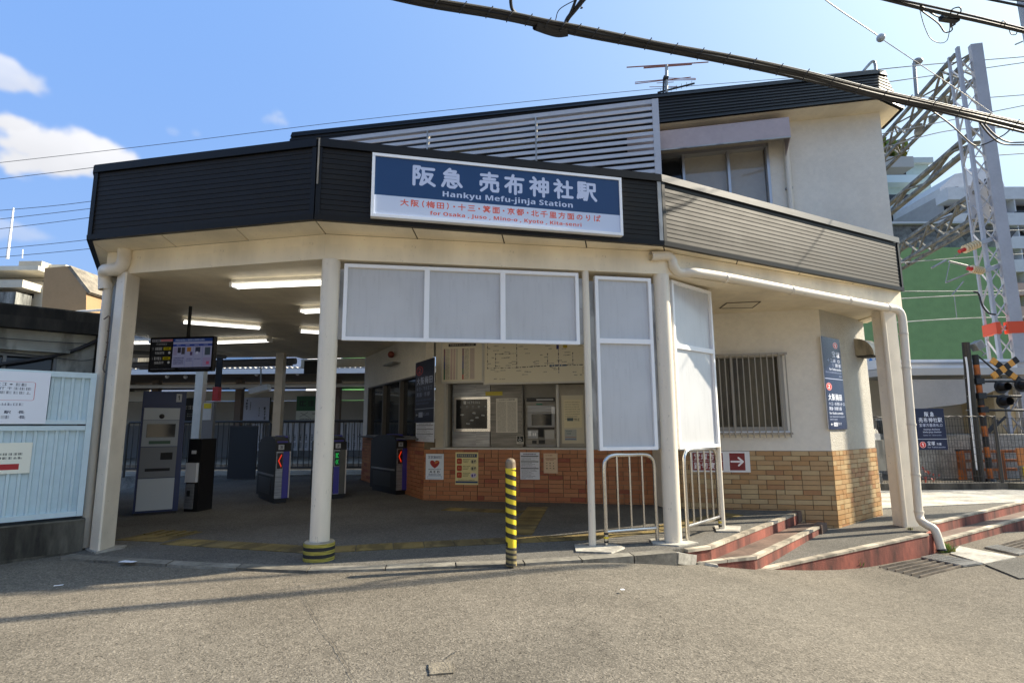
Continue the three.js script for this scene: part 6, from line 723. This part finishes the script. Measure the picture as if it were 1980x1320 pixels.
// ---------- catenary gantry and overhead wires ----------
{
  const mz = -16.2, st = mat([0.46, 0.47, 0.50], .55, { map: paintT }), st2 = mat([0.36, 0.36, 0.33], .6, { map: dirtT }), g = thing('catenary_gantry', 'grey lattice mast with truss beams over the tracks', 'gantry');
  const px = Z(1966, 816, mz).x, top = Z(1864, 97, mz).y, f = frame(px - 0.3, mz + 0.1, px + 0.3, mz + 0.22), W = 0.62;
  part(g, 'mast_flange', fbox(f, 0.30, W, -0.4, top, -0.02, 0.14), st); part(g, 'mast_flange', fbox(f, -0.06, 0.02, -0.4, top, -0.02, 0.1), st); part(g, 'mast_flange', fbox(f, -0.04, 0.02, -0.4, top, -0.5, -0.42), st); const zig = []; for (let y = -0.2, i = 0; y < top - 0.5; y += 0.55, i++) { zig.push(bar(at(f, i % 2 ? 0 : 0.36, y, 0.05), at(f, i % 2 ? 0.36 : 0, y + 0.55, 0.05), 0.06, 0.02), bar(at(f, i % 2 ? 0.36 : 0, y, 0.03), at(f, i % 2 ? 0 : 0.36, y + 0.55, 0.03), 0.06, 0.02), bar(at(f, -0.02, y, i % 2 ? -0.45 : 0), at(f, -0.02, y + 0.55, i % 2 ? 0 : -0.45), 0.05, 0.02)); } part(g, 'mast_lacing', zig, st, { kind: 'stuff' });
  const yr = Z(1955, 636, mz).y; part(g, 'marker_band', [fbox(f, -0.07, 0.05, yr - 0.17, yr + 0.17, -0.51, 0.15), fbox(f, 0.22, W + 0.01, yr - 0.17, yr + 0.17, -0.03, 0.155)], mat([0.72, 0.08, 0.02], .5));
  const nb = new THREE.Vector3(0.2058, 0, -0.9786), c0 = new THREE.Vector3(px, 0, mz);
  const truss = (y, len, h, n, w = 0.5) => { const a = c0.clone().setY(y), off = new THREE.Vector3(0.9786, 0, 0.2058).multiplyScalar(w / 2), P = (k, up, side) => a.clone().addScaledVector(nb, k).add(new THREE.Vector3(0, up, 0)).addScaledVector(off, side), ch = []; for (const s of [-1, 1]) for (const u of [0, h]) ch.push(bar(P(0, u, s), P(len, u, s), 0.1, 0.1)); part(g, 'truss_chord', ch, st2); const dg = [], dl = len / n; for (let i = 0; i < n; i++) for (const s of [-1, 1]) dg.push(bar(P(i * dl, i % 2 ? h : 0, s), P((i + 1) * dl, i % 2 ? 0 : h, s), 0.07, 0.04)); for (let i = 0; i < n; i++) dg.push(bar(P(i * dl, h, i % 2 ? -1 : 1), P((i + 1) * dl, h, i % 2 ? 1 : -1), 0.06, 0.03), bar(P(i * dl, 0, i % 2 ? -1 : 1), P((i + 1) * dl, 0, i % 2 ? 1 : -1), 0.06, 0.03)); part(g, 'truss_lacing', dg, st2); };
  truss(top - 0.95, 13, 0.85, 15); truss(Z(1905, 415, mz).y, 13, 0.75, 14, 0.45); truss(Z(1890, 275, mz).y, 9, 0.4, 6, 0.1);
  part(g, 'gusset_plate', fbox(shift(f, -0.55), -0.1, 0.4, Z(1905, 420, mz).y, Z(1905, 355, mz).y, 0.3, 0.33), st); 
  const far = c0.clone().addScaledVector(nb, 12); part(g, 'far_mast', [rod([far.x, -0.5, far.z], [far.x, top - 0.3, far.z], 0.16), rod([far.x - .7, -0.5, far.z], [far.x - .7, top - 2, far.z], 0.08), ...Array.from({ length: 14 }, (_, i) => rod([far.x - .7, 4 + i * 0.5, far.z], [far.x, 4 + i * 0.5, far.z], 0.03))], mat([0.26, 0.30, 0.34], .6));
  part(g, 'lamp_arm', [rod(Z(1773, 186, mz - 6), Z(1768, 122, mz - 6), 0.07), rod(Z(1768, 122, mz - 6), Z(1776, 116, mz - 6), 0.05)], M.galv); part(g, 'lamp_head', new THREE.SphereGeometry(0.2, 14, 10).scale(1, 0.7, 0.8).translate(...Z(1776, 118, mz - 6).toArray()), mat([0.3, 0.3, 0.3], .5));
  const ins = mat([0.72, 0.58, 0.36], .35), disc = mat([0.30, 0.31, 0.30], .4); for (const [u0, v0, u1, v1, m, r] of [[1866, 482, 1895, 470, ins, 0.13], [1880, 520, 1903, 524, ins, 0.12]]) { const a = Z(u0, v0, mz + 0.2), b = Z(u1, v1, mz + .2); part(g, 'insulator', Array.from({ length: 6 }, (_, i) => rod(a.clone().lerp(b, i / 6), a.clone().lerp(b, (i + 0.7) / 6), r, r * 0.8, 12)), m); part(g, 'insulator_cap', rod(a.clone().lerp(b, -0.35), a, 0.06), M.red); part(g, 'bracket', bar(b, Z(u1 + 28, v1 - 10, mz + .1), 0.12, 0.12), st); }
  for (const [u, v] of [[1828, 190], [1833, 199], [1804, 228], [1777, 243], [1776, 253]]) part(g, 'insulator', [0, 1, 2].map((i) => new THREE.CylinderGeometry(0.13, 0.05, 0.06, 12).translate(...Z(u, v + i * 3, mz - 3).toArray())), disc);
  part(g, 'stagger_arm', [rod(Z(1835, 505, mz), Z(1880, 516, mz), 0.03), rod(Z(1802, 518, mz), Z(1830, 503, mz), 0.03), rod(Z(1830, 546, mz), Z(1885, 524, mz), 0.025), rod(Z(1846, 496, mz), Z(1868, 484, mz), 0.015), rod(Z(1838, 504, mz), Z(1829, 546, mz), 0.012), rod(Z(1842, 570, mz), Z(1864, 544, mz), 0.018), rod(Z(1846, 572, mz), Z(1851, 615, mz), 0.01)], M.galv);
  const wire = (label, pts, r, zz, m = M.rubber, name = 'overhead_wire', group = 'overhead railway wires') => solo(name, label, 'wire', pipe(pts.map(([u, v, z2]) => Z(u, v, z2 ?? zz)), r, 40, 5), m, group);
  const ow = 'thin overhead railway wire running along the tracks'; for (const pts of [[[1690, 512], [1840, 500], [1990, 490]], [[1740, 563], [1860, 563], [2000, 562]], [[1690, 580], [1842, 572], [2000, 566]], [[1690, 626], [1850, 616], [2000, 612]], [[1820, 450], [1990, 444]], [[1842, 306], [1990, 296]], [[1700, 288], [1840, 252], [1990, 246]], [[1700, 182], [1860, 190], [2000, 182]], [[1690, 262], [1990, 202]], [[1560, 150], [1760, 128], [2000, 108]], [[1720, 158], [2000, 118]]]) wire(ow, pts, 0.016, mz - 1.5, M.galv);
  const fw = 'thin wire crossing the blue sky above the shed'; for (const pts of [[[-40, 410], [100, 398], [200, 386]], [[-40, 428], [100, 412], [200, 400]], [[-40, 447], [100, 430], [200, 417]], [[-40, 484], [90, 472], [200, 460]], [[-40, 500], [90, 489], [200, 478]], [[-40, 351], [90, 335], [195, 322]]]) wire(fw, pts, 0.013, -24, M.rubber, 'sky_wire', 'wires in the sky left of the station');
  wire('long thin wire passing above the whole station roof', [[-60, 321], [300, 280], [700, 231], [1200, 178], [1500, 153], [1760, 128]], 0.007, -14, M.rubber, 'sky_wire', 'long wire over the roof'); solo('feeder_cable', 'short black cable hanging in a loop by the mast', 'cable', pipe([[1884, 564], [1893, 568], [1900, 590], [1912, 605], [1926, 608]].map(([u, v]) => Z(u, v, mz + .3)), 0.025, 30, 6), M.rubber);
}
// ---------- street cables ----------
{
  const Y = 4.65, c = thing('cable_bundle', 'thick black telephone cable bundle crossing in front of the roof', 'cable'), S = (pts, r, dy = 0, seg = 120) => pipe(pts.map(([u, v]) => G(u, v + dy, Y)), r, seg, 8);
  const main = [[560, -60], [700, -24], [820, 3], [960, 28], [1060, 48], [1140, 64], [1280, 92], [1420, 118], [1560, 147], [1700, 184], [1830, 212], [1980, 248], [2150, 292]];
  part(c, 'main_cable', S(main, 0.023), M.rubber); part(c, 'strand', S(main.map(([u, v], i) => [u, v - 6 - (i % 2) * 1.5]), 0.013), M.rubber); part(c, 'strand', S(main.map(([u, v], i) => [u, v + 5.5 + (i % 3)]), 0.014), M.rubber); part(c, 'messenger_wire', S(main.map(([u, v], i) => [u, v - 10 - (i % 2)]), 0.007), M.galv);
  const lash = []; for (let i = 0; i < 34; i++) { const t = i / 33, k = t * (main.length - 1), j = Math.min(main.length - 2, k | 0), u = main[j][0] + (main[j + 1][0] - main[j][0]) * (k - j), v = main[j][1] + (main[j + 1][1] - main[j][1]) * (k - j); lash.push(pipe([G(u - 8, v + 9, Y - 0.035), G(u - 2, v - 2, Y - 0.04), G(u + 6, v - 14, Y + .01)], 0.005, 8, 5)); } part(c, 'lashing', lash, M.rubber, { kind: 'stuff' });
  part(c, 'splice_sleeve', pipe([[1035, 46], [1060, 55], [1080, 60], [1098, 58]].map(([u, v]) => G(u, v, Y)), 0.05, 16, 10), M.rubber); part(c, 'branch', [pipe([[988, -30], [988, 8], [996, 24], [1026, 42]].map(([u, v]) => G(u, v, Y + 0.05)), 0.014, 20, 7), pipe([[1140, -20], [1116, 14], [1098, 36], [1094, 50], [1104, 60]].map(([u, v]) => G(u, v, Y + 0.05)), 0.02, 20, 7), pipe([[1120, -20], [1108, 14], [1098, 36]].map(([u, v]) => G(u, v, Y + 0.05)), 0.012, 14, 6), pipe([[1150, -20], [1124, 10], [1128, 15], [1122, 16]].map(([u, v]) => G(u, v, Y + .05)), 0.005, 16, 5), pipe([[1074, 40], [1082, 18], [1112, 0], [1130, -10]].map(([u, v]) => G(u, v, Y + .05)), 0.004, 16, 5)], M.rubber);
  part(c, 'slack_loop', [pipe([[1790, 205], [1838, 240], [1880, 278], [1900, 280], [1940, 262], [1954, 250]].map(([u, v]) => G(u, v, Y)), 0.008, 30, 6), pipe([[1896, 238], [1916, 262], [1940, 278], [1980, 280], [2060, 280]].map(([u, v]) => G(u, v, Y)), 0.010, 30, 6), pipe([[1904, 240], [1926, 262], [1950, 274], [1980, 275], [2060, 272]].map(([u, v]) => G(u, v, Y)), 0.010, 30, 6)], M.rubber);
  const Y2 = 6.4, d = thing('cable_bundle', 'black cable bundle with hanging loops above the gantry', 'cable'), G2 = ([u, v]) => G(u, v, Y2); part(d, 'main_cable', [pipe([[1600, -30], [1720, 0], [1800, 20], [1900, 42], [2000, 66], [2150, 104]].map(G2), 0.022, 50, 8), pipe([[1600, -36], [1720, -5], [1800, 12], [1900, 35], [2000, 60], [2150, 98]].map(G2), 0.014, 50, 8)], M.rubber); part(d, 'slack_loop', [pipe([[1768, 10], [1790, 26], [1815, 45], [1828, 62], [1842, 58], [1838, 42]].map(G2), 0.009, 30, 6), pipe([[1780, 22], [1788, 50], [1800, 74], [1818, 83], [1832, 78], [1838, 52]].map(G2), 0.005, 30, 6), pipe([[1780, 10], [1806, 28], [1822, 35]].map(G2), 0.009, 20, 6), pipe([[1838, 32], [1842, 18], [1856, 14], [1859, 22], [1852, 28]].map(G2), 0.008, 20, 6), pipe([[1936, 48], [1940, 40], [1946, 46], [1938, 52]].map(G2), .006, 16, 5), pipe([[1952, 56], [1956, 66], [1966, 66], [1967, 56]].map(G2), .006, 16, 5)], M.rubber); part(d, 'terminal_block', [bar(G2([1820, 34]), G2([1852, 39]), 0.07, 0.06), ...[0, 1, 2, 3].map((i) => rod(G2([1838 + i * 4, 40]), G2([1838 + i * 3, 54 - i * 2]), 0.008))], M.black);
  const e = thing('guy_wire', 'thin guy wire with a round grey insulator in the sky', 'wire'); part(e, 'wire', pipe([[1560, -40], [1600, 2], [1697, 68]].map(([u, v]) => G(u, v, 7)), 0.008, 20, 6), M.galv); part(e, 'wire', [pipe([[1710, 78], [1800, 138], [1900, 205], [1945, 240]].map(([u, v], i) => G(u, v, 7 - i * 0.55)), 0.006, 20, 6)], M.galv); part(e, 'insulator', new THREE.SphereGeometry(0.06, 14, 10).scale(1, 1, 1.1).translate(...G(1704, 73, 7).toArray()), mat([0.5, 0.52, 0.52], .3));
  const up = thing('street_pole', 'grey steel pole at the edge of the sky with cables', 'pole'); const pz = -15, pt = Z(1974, -40, pz); part(up, 'pole', rod([pt.x + 0.25, -0.6, pz], [pt.x, pt.y, pz], 0.2, 0.16, 14), M.galv); part(up, 'crossarm', [rod(Z(1896, -5, pz + .3), Z(2000, 16, pz + .3), 0.035), rod(Z(1920, -4, pz + .3), Z(2000, 4, pz + .3), 0.02)], M.rubber); part(up, 'step', rod(Z(1964, 86, pz + .2), Z(1978, 80, pz + .2), 0.02), M.galv);
}
// ---------- buildings far right ----------
{
  const z = -46, X = (u) => Z(u, 600, z).x, Y = (v, u = 1850) => Z(u, v, z).y, gb = thing('green_building', 'large plain green building behind the crossing', 'building'), gm = mat([0.25, 0.40, 0.15], .85, { map: paintT });
  part(gb, 'wall', box(X(1560), X(1965), -0.6, Y(478), z - 20, z), gm); part(gb, 'parapet', box(X(1700), X(1970), Y(478), Y(425), z - 20, z - 1.2), mat([0.42, 0.44, 0.44], .8, { map: concT })); for (let i = 0; i < 9; i++) { const s = new THREE.Shape([[0, 0], [1.9, 0], [0.95, -1.1]].map((p) => new THREE.Vector2(...p))); part(gb, 'gable_pattern', metreUV(new THREE.ExtrudeGeometry(s, { depth: 0.04, bevelEnabled: false }).translate(X(1800) + i * 1.9, Y(432), z - 1.2)), mat([0.24, 0.25, 0.25], .8, { map: concT })); } part(gb, 'coping', box(X(1700), X(1972), Y(425), Y(421), z - 20, z - 0.8), mat([0.5, .52, .52], .7)); part(gb, 'wall', box(Z(560, 700, z).x - 4, Z(720, 700, z).x, -0.6, 12, z - 12, z), mat([0.16, 0.40, 0.12], .85));
  const z2 = -70, X2 = (u) => Z(u, 400, z2).x, Y2 = (v) => Z(1770, v, z2).y, tb = thing('teal_building', 'pale teal apartment tower behind the gantry', 'building'); part(tb, 'wall', box(X2(1600), X2(1806), -0.6, Y2(318), z2 - 20, z2), mat([0.46, 0.58, 0.55], .8, { map: paintT })); part(tb, 'roof_edge', box(X2(1600), X2(1810), Y2(318), Y2(308), z2 - 20, z2 + 0.6), mat([0.40, 0.46, 0.46], .8)); part(tb, 'railing', box(X2(1700), X2(1752), Y2(308), Y2(298), z2, z2 + 0.1), mat([0.5, .5, .5], .6)); for (const v of [352, 400, 440]) part(tb, 'balcony', box(X2(1690), X2(1768), Y2(v + 10), Y2(v - 4), z2, z2 + 1.6), mat([0.50, 0.60, 0.62], .6)); for (const v of [352, 400, 440]) part(tb, 'window', box(X2(1700), X2(1760), Y2(v - 5), Y2(v - 24), z2, z2 + .05), M.glassDark); part(tb, 'stair_house', box(X2(1706), X2(1748), Y2(308), Y2(248), z2 - 8, z2 - 2), mat([0.66, 0.46, 0.22], .8));
  const z3 = -60, X3 = (u) => Z(u, 500, z3).x, Y3 = (v) => Z(1920, v, z3).y, wb = thing('white_apartments', 'white apartment block with stepped balconies beyond the mast', 'building'), wm = mat([0.70, 0.70, 0.70], .8, { map: paintT });
  part(wb, 'wall', box(X3(1838), X3(2200), -0.6, Y3(375), z3 - 20, z3), mat([0.42, 0.41, 0.40], .8, { map: paintT })); { const s = new THREE.Shape([[1849, 378], [1849, 356], [1884, 328], [1925, 322], [1925, 313], [1932, 318], [1972, 313], [1985, 378]].map(([u, v]) => new THREE.Vector2(X3(u), Y3(v)))); part(wb, 'penthouse', metreUV(new THREE.ExtrudeGeometry(s, { depth: 8, bevelEnabled: false }).translate(0, 0, z3 - 9)), wm); } for (const [u0, v0, u1, v1] of [[1925, 341, 1933, 352], [1941, 339, 1948, 350], [1880, 354, 1886, 364]]) part(wb, 'window', box(X3(u0), X3(u1), Y3(v1), Y3(v0), z3 - 1, z3 - 0.9), M.glassDark);
  const levels = [375, 424, 468, 512, 556, 600, 645]; levels.forEach((v, i) => { const pink = i > 3, bm = pink ? mat([0.62, 0.42, 0.33], .8, { map: paintT }) : wm; part(wb, 'balcony', box(X3(1824), X3(2200), Y3(v + 22), Y3(v - 1), z3, z3 + 1.8), bm); for (const [p, q] of [[1838, 1868], [1926, 1948], [1964, 2100]]) part(wb, 'window', box(X3(p), X3(q), Y3(v + 42), Y3(v + 24), z3, z3 + 0.1), M.glassDark); for (const [p, q] of [[1950, 1952], [1872, 1876]]) part(wb, 'partition', box(X3(p), X3(q), Y3(v + 45), Y3(v + 20), z3, z3 + 1.7), wm); part(wb, 'railing', Array.from({ length: 14 }, (_, k) => box(X3(1876 + k * 2.2), X3(1876.7 + k * 2.2), Y3(v + 6), Y3(v - 6), z3 + 1.82, z3 + 1.86)), wm); });
}
// ---------- houses across the street, behind the viewer: the shaded front is lit by and mirrors them ----------
{
  const R = (g) => g.rotateY(-0.2073);                                       // the street runs along the station front
  const house = (label, x0, x1, z0, z1, h, wc, rc) => { const t = thing('street_house', label, 'house', 'houses across the street'), w = mat(wc, .85, { map: paintT }); part(t, 'wall', R(box(x0, x1, -0.6, h, z0, z1)), w); const s = new THREE.Shape([[x0 - 0.5, h], [x1 + 0.5, h], [(x0 + x1) / 2, h + 1.7]].map((p) => new THREE.Vector2(...p))); part(t, 'roof', R(metreUV(new THREE.ExtrudeGeometry(s, { depth: z1 - z0 + 1, bevelEnabled: false }).translate(0, 0, z0 - 0.5))), mat(rc, .8, { map: dirtT })); const n = Math.max(2, Math.round((x1 - x0) / 2.4)); for (let k = 0; k < 2; k++) for (let i = 0; i < n; i++) { const c = x0 + (x1 - x0) * (i + 0.5) / n, y = 0.8 + k * 2.8; const wd = part(t, 'window', R(box(c - 0.6, c + 0.6, y, y + 1.2, z0 - 0.03, z0 - 0.001)), M.glassDark); part(wd, 'window_frame', [R(box(c - 0.66, c + 0.66, y - 0.06, y, z0 - 0.06, z0 - .001)), R(box(c - 0.66, c + 0.66, y + 1.2, y + 1.26, z0 - 0.06, z0 - .001))], M.alu); } };
  house('cream two storey house with a brown roof across the street', -13, -4.5, 9.5, 16, 5.6, [0.80, 0.73, 0.60], [0.10, 0.07, 0.05]); house('white two storey house with a grey roof across the street', -3.4, 4.6, 9.8, 17, 5.8, [0.84, 0.81, 0.74], [0.09, 0.09, 0.09]); house('beige two storey house with a dark roof across the street', 6, 13.5, 9.4, 16, 5.5, [0.78, 0.70, 0.57], [0.07, 0.06, 0.055]);
}
{ // the pole beyond the steps whose shadow falls on the corner wall
  const t = thing('utility_pole', 'tall concrete pole beyond the platform steps', 'pole'); part(t, 'pole', rod([13.1, -0.7, -10.3], [13.1, 9.5, -10.3], 0.21, 0.15, 16), M.conc); part(t, 'crossarm', bar(new THREE.Vector3(12.3, 9.0, -10.3), new THREE.Vector3(13.9, 9.0, -10.3), 0.09, 0.09), M.galv);
}
// ---------- small things on the ground ----------
{
  const dg = (label, quad, bars, fine) => { const y = -0.452, c = quad.map(([u, v]) => G(u, v, y)), t = thing('drain_grate', label, 'grate', 'steel drain grates at the foot of the steps'), L = (a, b, k) => a.clone().lerp(b, k), bm = mat([0.16, 0.13, 0.11], .7, { map: dirtT }); const q = new THREE.BufferGeometry().setFromPoints([c[0], c[1], c[2], c[0], c[2], c[3]]); q.computeVertexNormals(); part(t, 'pit', metreUV(q), mat([0.03, 0.025, 0.02], 1)); for (let i = 0; i <= bars; i++) { const k = i / bars; part(t, 'bar', bar(L(c[0], c[3], k).add(new THREE.Vector3(0, 0.012, 0)), L(c[1], c[2], k).add(new THREE.Vector3(0, 0.012, 0)), fine ? 0.014 : 0.011, 0.02), fine ? M.galv : i % 1 ? bm : mat([0.26, 0.22, 0.18], .7, { map: dirtT })); } if (fine) for (let i = 0; i <= 12; i++) part(t, 'cross_bar', bar(L(c[0], c[1], i / 12).add(new THREE.Vector3(0, 0.013, 0)), L(c[3], c[2], i / 12).add(new THREE.Vector3(0, 0.013, 0)), 0.012, 0.021), M.galv); };
  dg('rusty wide-bar drain grate below the red kerb', [[1702, 1098], [1781, 1082], [1858, 1096], [1780, 1117]], 5, false); dg('fine steel drain grate beside the drainpipe mouth', [[1783, 1080], [1812, 1074], [1900, 1091], [1862, 1096]], 7, true); dg('fine steel drain grate beyond the pale concrete patch', [[1906, 1060], [1930, 1056], [1992, 1068], [1970, 1074]], 6, true); dg('wide-bar drain grate at the foot of the platform steps', [[1932, 1056], [1985, 1042], [2060, 1052], [2000, 1068]], 5, false);
  const pc = [[1838, 1070], [1856, 1056], [1966, 1077], [1905, 1090]].map(([u, v]) => G(u, v, -0.445)); struct('concrete_patch', prism(pc.map((p) => [p.x, p.z]), -0.5, -0.440), M.concPale); const pc2 = [[1906, 1091], [1968, 1078], [2060, 1088], [2060, 1112], [1972, 1118]].map(([u, v]) => G(u, v, -0.445)); struct('asphalt_patch', prism(pc2.map((p) => [p.x, p.z]), -0.5, -0.442), M.walk);
  const stone = G(852, 1288, 0), sg = new THREE.BoxGeometry(0.125, 0.05, 0.15, 8, 2, 8), p = sg.attributes.position; for (let i = 0; i < p.count; i++) { const n = nz(noiseB, p.getX(i) * 4 + .3, p.getZ(i) * 4 + p.getY(i)); p.setXYZ(i, p.getX(i) * (1 - 0.10 * n), p.getY(i) - (p.getY(i) > 0 ? 0.012 * n : 0), p.getZ(i) * (1 - 0.14 * n)); } sg.computeVertexNormals(); solo('stone_marker', 'small pale survey stone sunk in the road', 'stone', metreUV(sg.rotateY(0.18).translate(stone.x, roadY(stone.x, stone.z) - 0.008, stone.z)), mat([0.58, 0.52, 0.42], .95, { map: concT, bumpMap: grainB, bumpScale: .006 }));
  const slip = (label, u, v, w, h, a) => { const c = G(u, v, 0), g = new THREE.PlaneGeometry(w, h, 6, 3).rotateX(-Math.PI / 2), q = g.attributes.position; for (let i = 0; i < q.count; i++) q.setY(i, 0.006 + 0.02 * nz(noiseA, q.getX(i) * 2 + u, q.getZ(i) * 3)); g.computeVertexNormals(); solo('paper_scrap', label, 'litter', g.rotateY(a).translate(c.x, roadY(c.x, c.z) + 0.016, c.z), mat([0.72, 0.74, 0.80], .8), 'litter on the road'); }; slip('crumpled white paper scrap by the kerb', 246, 1089, 0.15, 0.07, -0.3); slip('tiny pale scrap of litter in the road shadow', 112, 1135, 0.06, 0.025, 0.5); slip('small green paper scrap on the sunny road', 1204, 1138, 0.03, 0.03, 0.2);
  const weed = (label, u, v, y, n, h, col, flower) => { const c = G(u, v, y), t = thing('weed', label, 'plant', 'weeds along the kerbs'), gl = []; for (let i = 0; i < n; i++) { const a = rnd() * 6.28, l = h * rr(0.5, 1.1), s = rr(0.02, 0.10) * (h / .15), x = c.x + rr(-s, s), z = c.z + rr(-s, s) * .6, w = rr(0.006, 0.014) * (h / .12), g = new THREE.PlaneGeometry(w * 2, l, 2, 4).translate(0, l / 2, 0), q = g.attributes.position; for (let j = 0; j < q.count; j++) { const k = q.getY(j) / l; q.setX(j, q.getX(j) * (flower ? (0.4 + 0.9 * Math.sin(k * 3.1)) : Math.sin(Math.min(1, 0.25 + k) * 3.1) + .05)); q.setZ(j, k * k * l * 0.7 + Math.abs(q.getX(j)) * .5); } g.computeVertexNormals(); const cc = col.map((v2) => v2 * rr(0.65, 1.3)); gl.push(vcol(g.toNonIndexed().rotateY(a).translate(x, y, z), cc)); } part(t, 'leaves', gl, phys([1, 1, 1], .8, { vertexColors: true, side: THREE.DoubleSide, transmission: 0.25, thickness: 0 })); part(t, 'stem', rod([c.x, y - 0.03, c.z], [c.x + .01, y + h * 0.5, c.z], 0.004), mat([0.12, 0.14, 0.05], .9)); };
  weed('green weed growing behind the drainpipe mouth', 1828, 1068, -0.46, 110, 0.15, [0.16, 0.26, 0.05]); weed('green weed at the foot of the red kerb', 1660, 1094, -0.43, 70, 0.09, [0.15, 0.24, 0.04]); weed('small yellow green tuft along the red kerb', 1582, 1096, -0.37, 26, 0.05, [0.2, 0.24, 0.05]); weed('tiny tuft of weed at the start of the red kerb', 1530, 1102, -0.34, 24, 0.04, [0.22, 0.22, 0.05]); weed('dark crimson plant at the corner of the steps', 1392, 1096, -0.22, 90, 0.05, [0.16, 0.015, 0.03], true); weed('dry yellowish weed by the pillar base', 1760, 1024, -0.2, 30, 0.05, [0.24, 0.22, 0.08]);
  { const c = G(1795, 935, -0.1), t = thing('red_shrub', 'small red leaved shrub behind the mesh fence', 'plant'), gl = []; for (let i = 0; i < 60; i++) { const k = rnd(), g = new THREE.PlaneGeometry(0.03, 0.05).rotateX(rr(-1, 1)).rotateY(rnd() * 6.28).translate(c.x + rr(-.1, .7) * (1 - k * .85) - .05, -0.1 + k * 0.42, c.z - 0.35 + rr(-.15, .15)); gl.push(vcol(g.toNonIndexed(), [0.34 * rr(.6, 1.3), 0.07, 0.05])); } part(t, 'leaves', gl, phys([1, 1, 1], .8, { vertexColors: true, side: THREE.DoubleSide })); part(t, 'stem', rod([c.x, -0.2, c.z - .35], [c.x - 0.03, 0.3, c.z - .35], 0.008), mat([.1, .06, .04], .9)); }
  { const c = G(1722, 292, 7), t0 = Z(1722, 296, -62), t = thing('roof_shrub', 'yellow green shrub on the roof terrace behind the gantry', 'plant'), gl = []; for (let i = 0; i < 260; i++) { const g = new THREE.PlaneGeometry(0.4, 0.6).rotateX(rr(-1.5, 1.5)).rotateY(rnd() * 6).translate(t0.x + rr(-1.6, 1.6), t0.y + rr(-0.9, 1.7) * (1 - .3 * rnd()), t0.z + rr(-1, 1)); gl.push(vcol(g.toNonIndexed(), [0.22 * rr(.5, 1.3), 0.24 * rr(.6, 1.2), 0.04])); } part(t, 'leaves', gl, phys([1, 1, 1], .9, { vertexColors: true, side: THREE.DoubleSide })); part(t, 'planter', box(t0.x - 1.9, t0.x + 1.9, t0.y - 2.2, t0.y - 0.9, t0.z - 1, t0.z + 1), mat([.4, .4, .38], .9)); }
}

// ---------- finish: things stand at their base, shadows on ----------
scene.updateMatrixWorld(true);
for (const o of scene.children.slice()) {
  if (!o.userData.label) continue;
  const b = new THREE.Box3().setFromObject(o), p = new THREE.Vector3((b.min.x + b.max.x) / 2, b.min.y, (b.min.z + b.max.z) / 2);
  if (o.isGroup) { o.position.copy(p); for (const c of o.children) c.position.sub(p); } else if (o.isMesh) { o.geometry.translate(-p.x, -p.y, -p.z); o.position.copy(p); }
}
scene.traverse((o) => { if (o.isMesh) { o.castShadow = true; o.receiveShadow = true; } });
renderer.render(scene, camera);
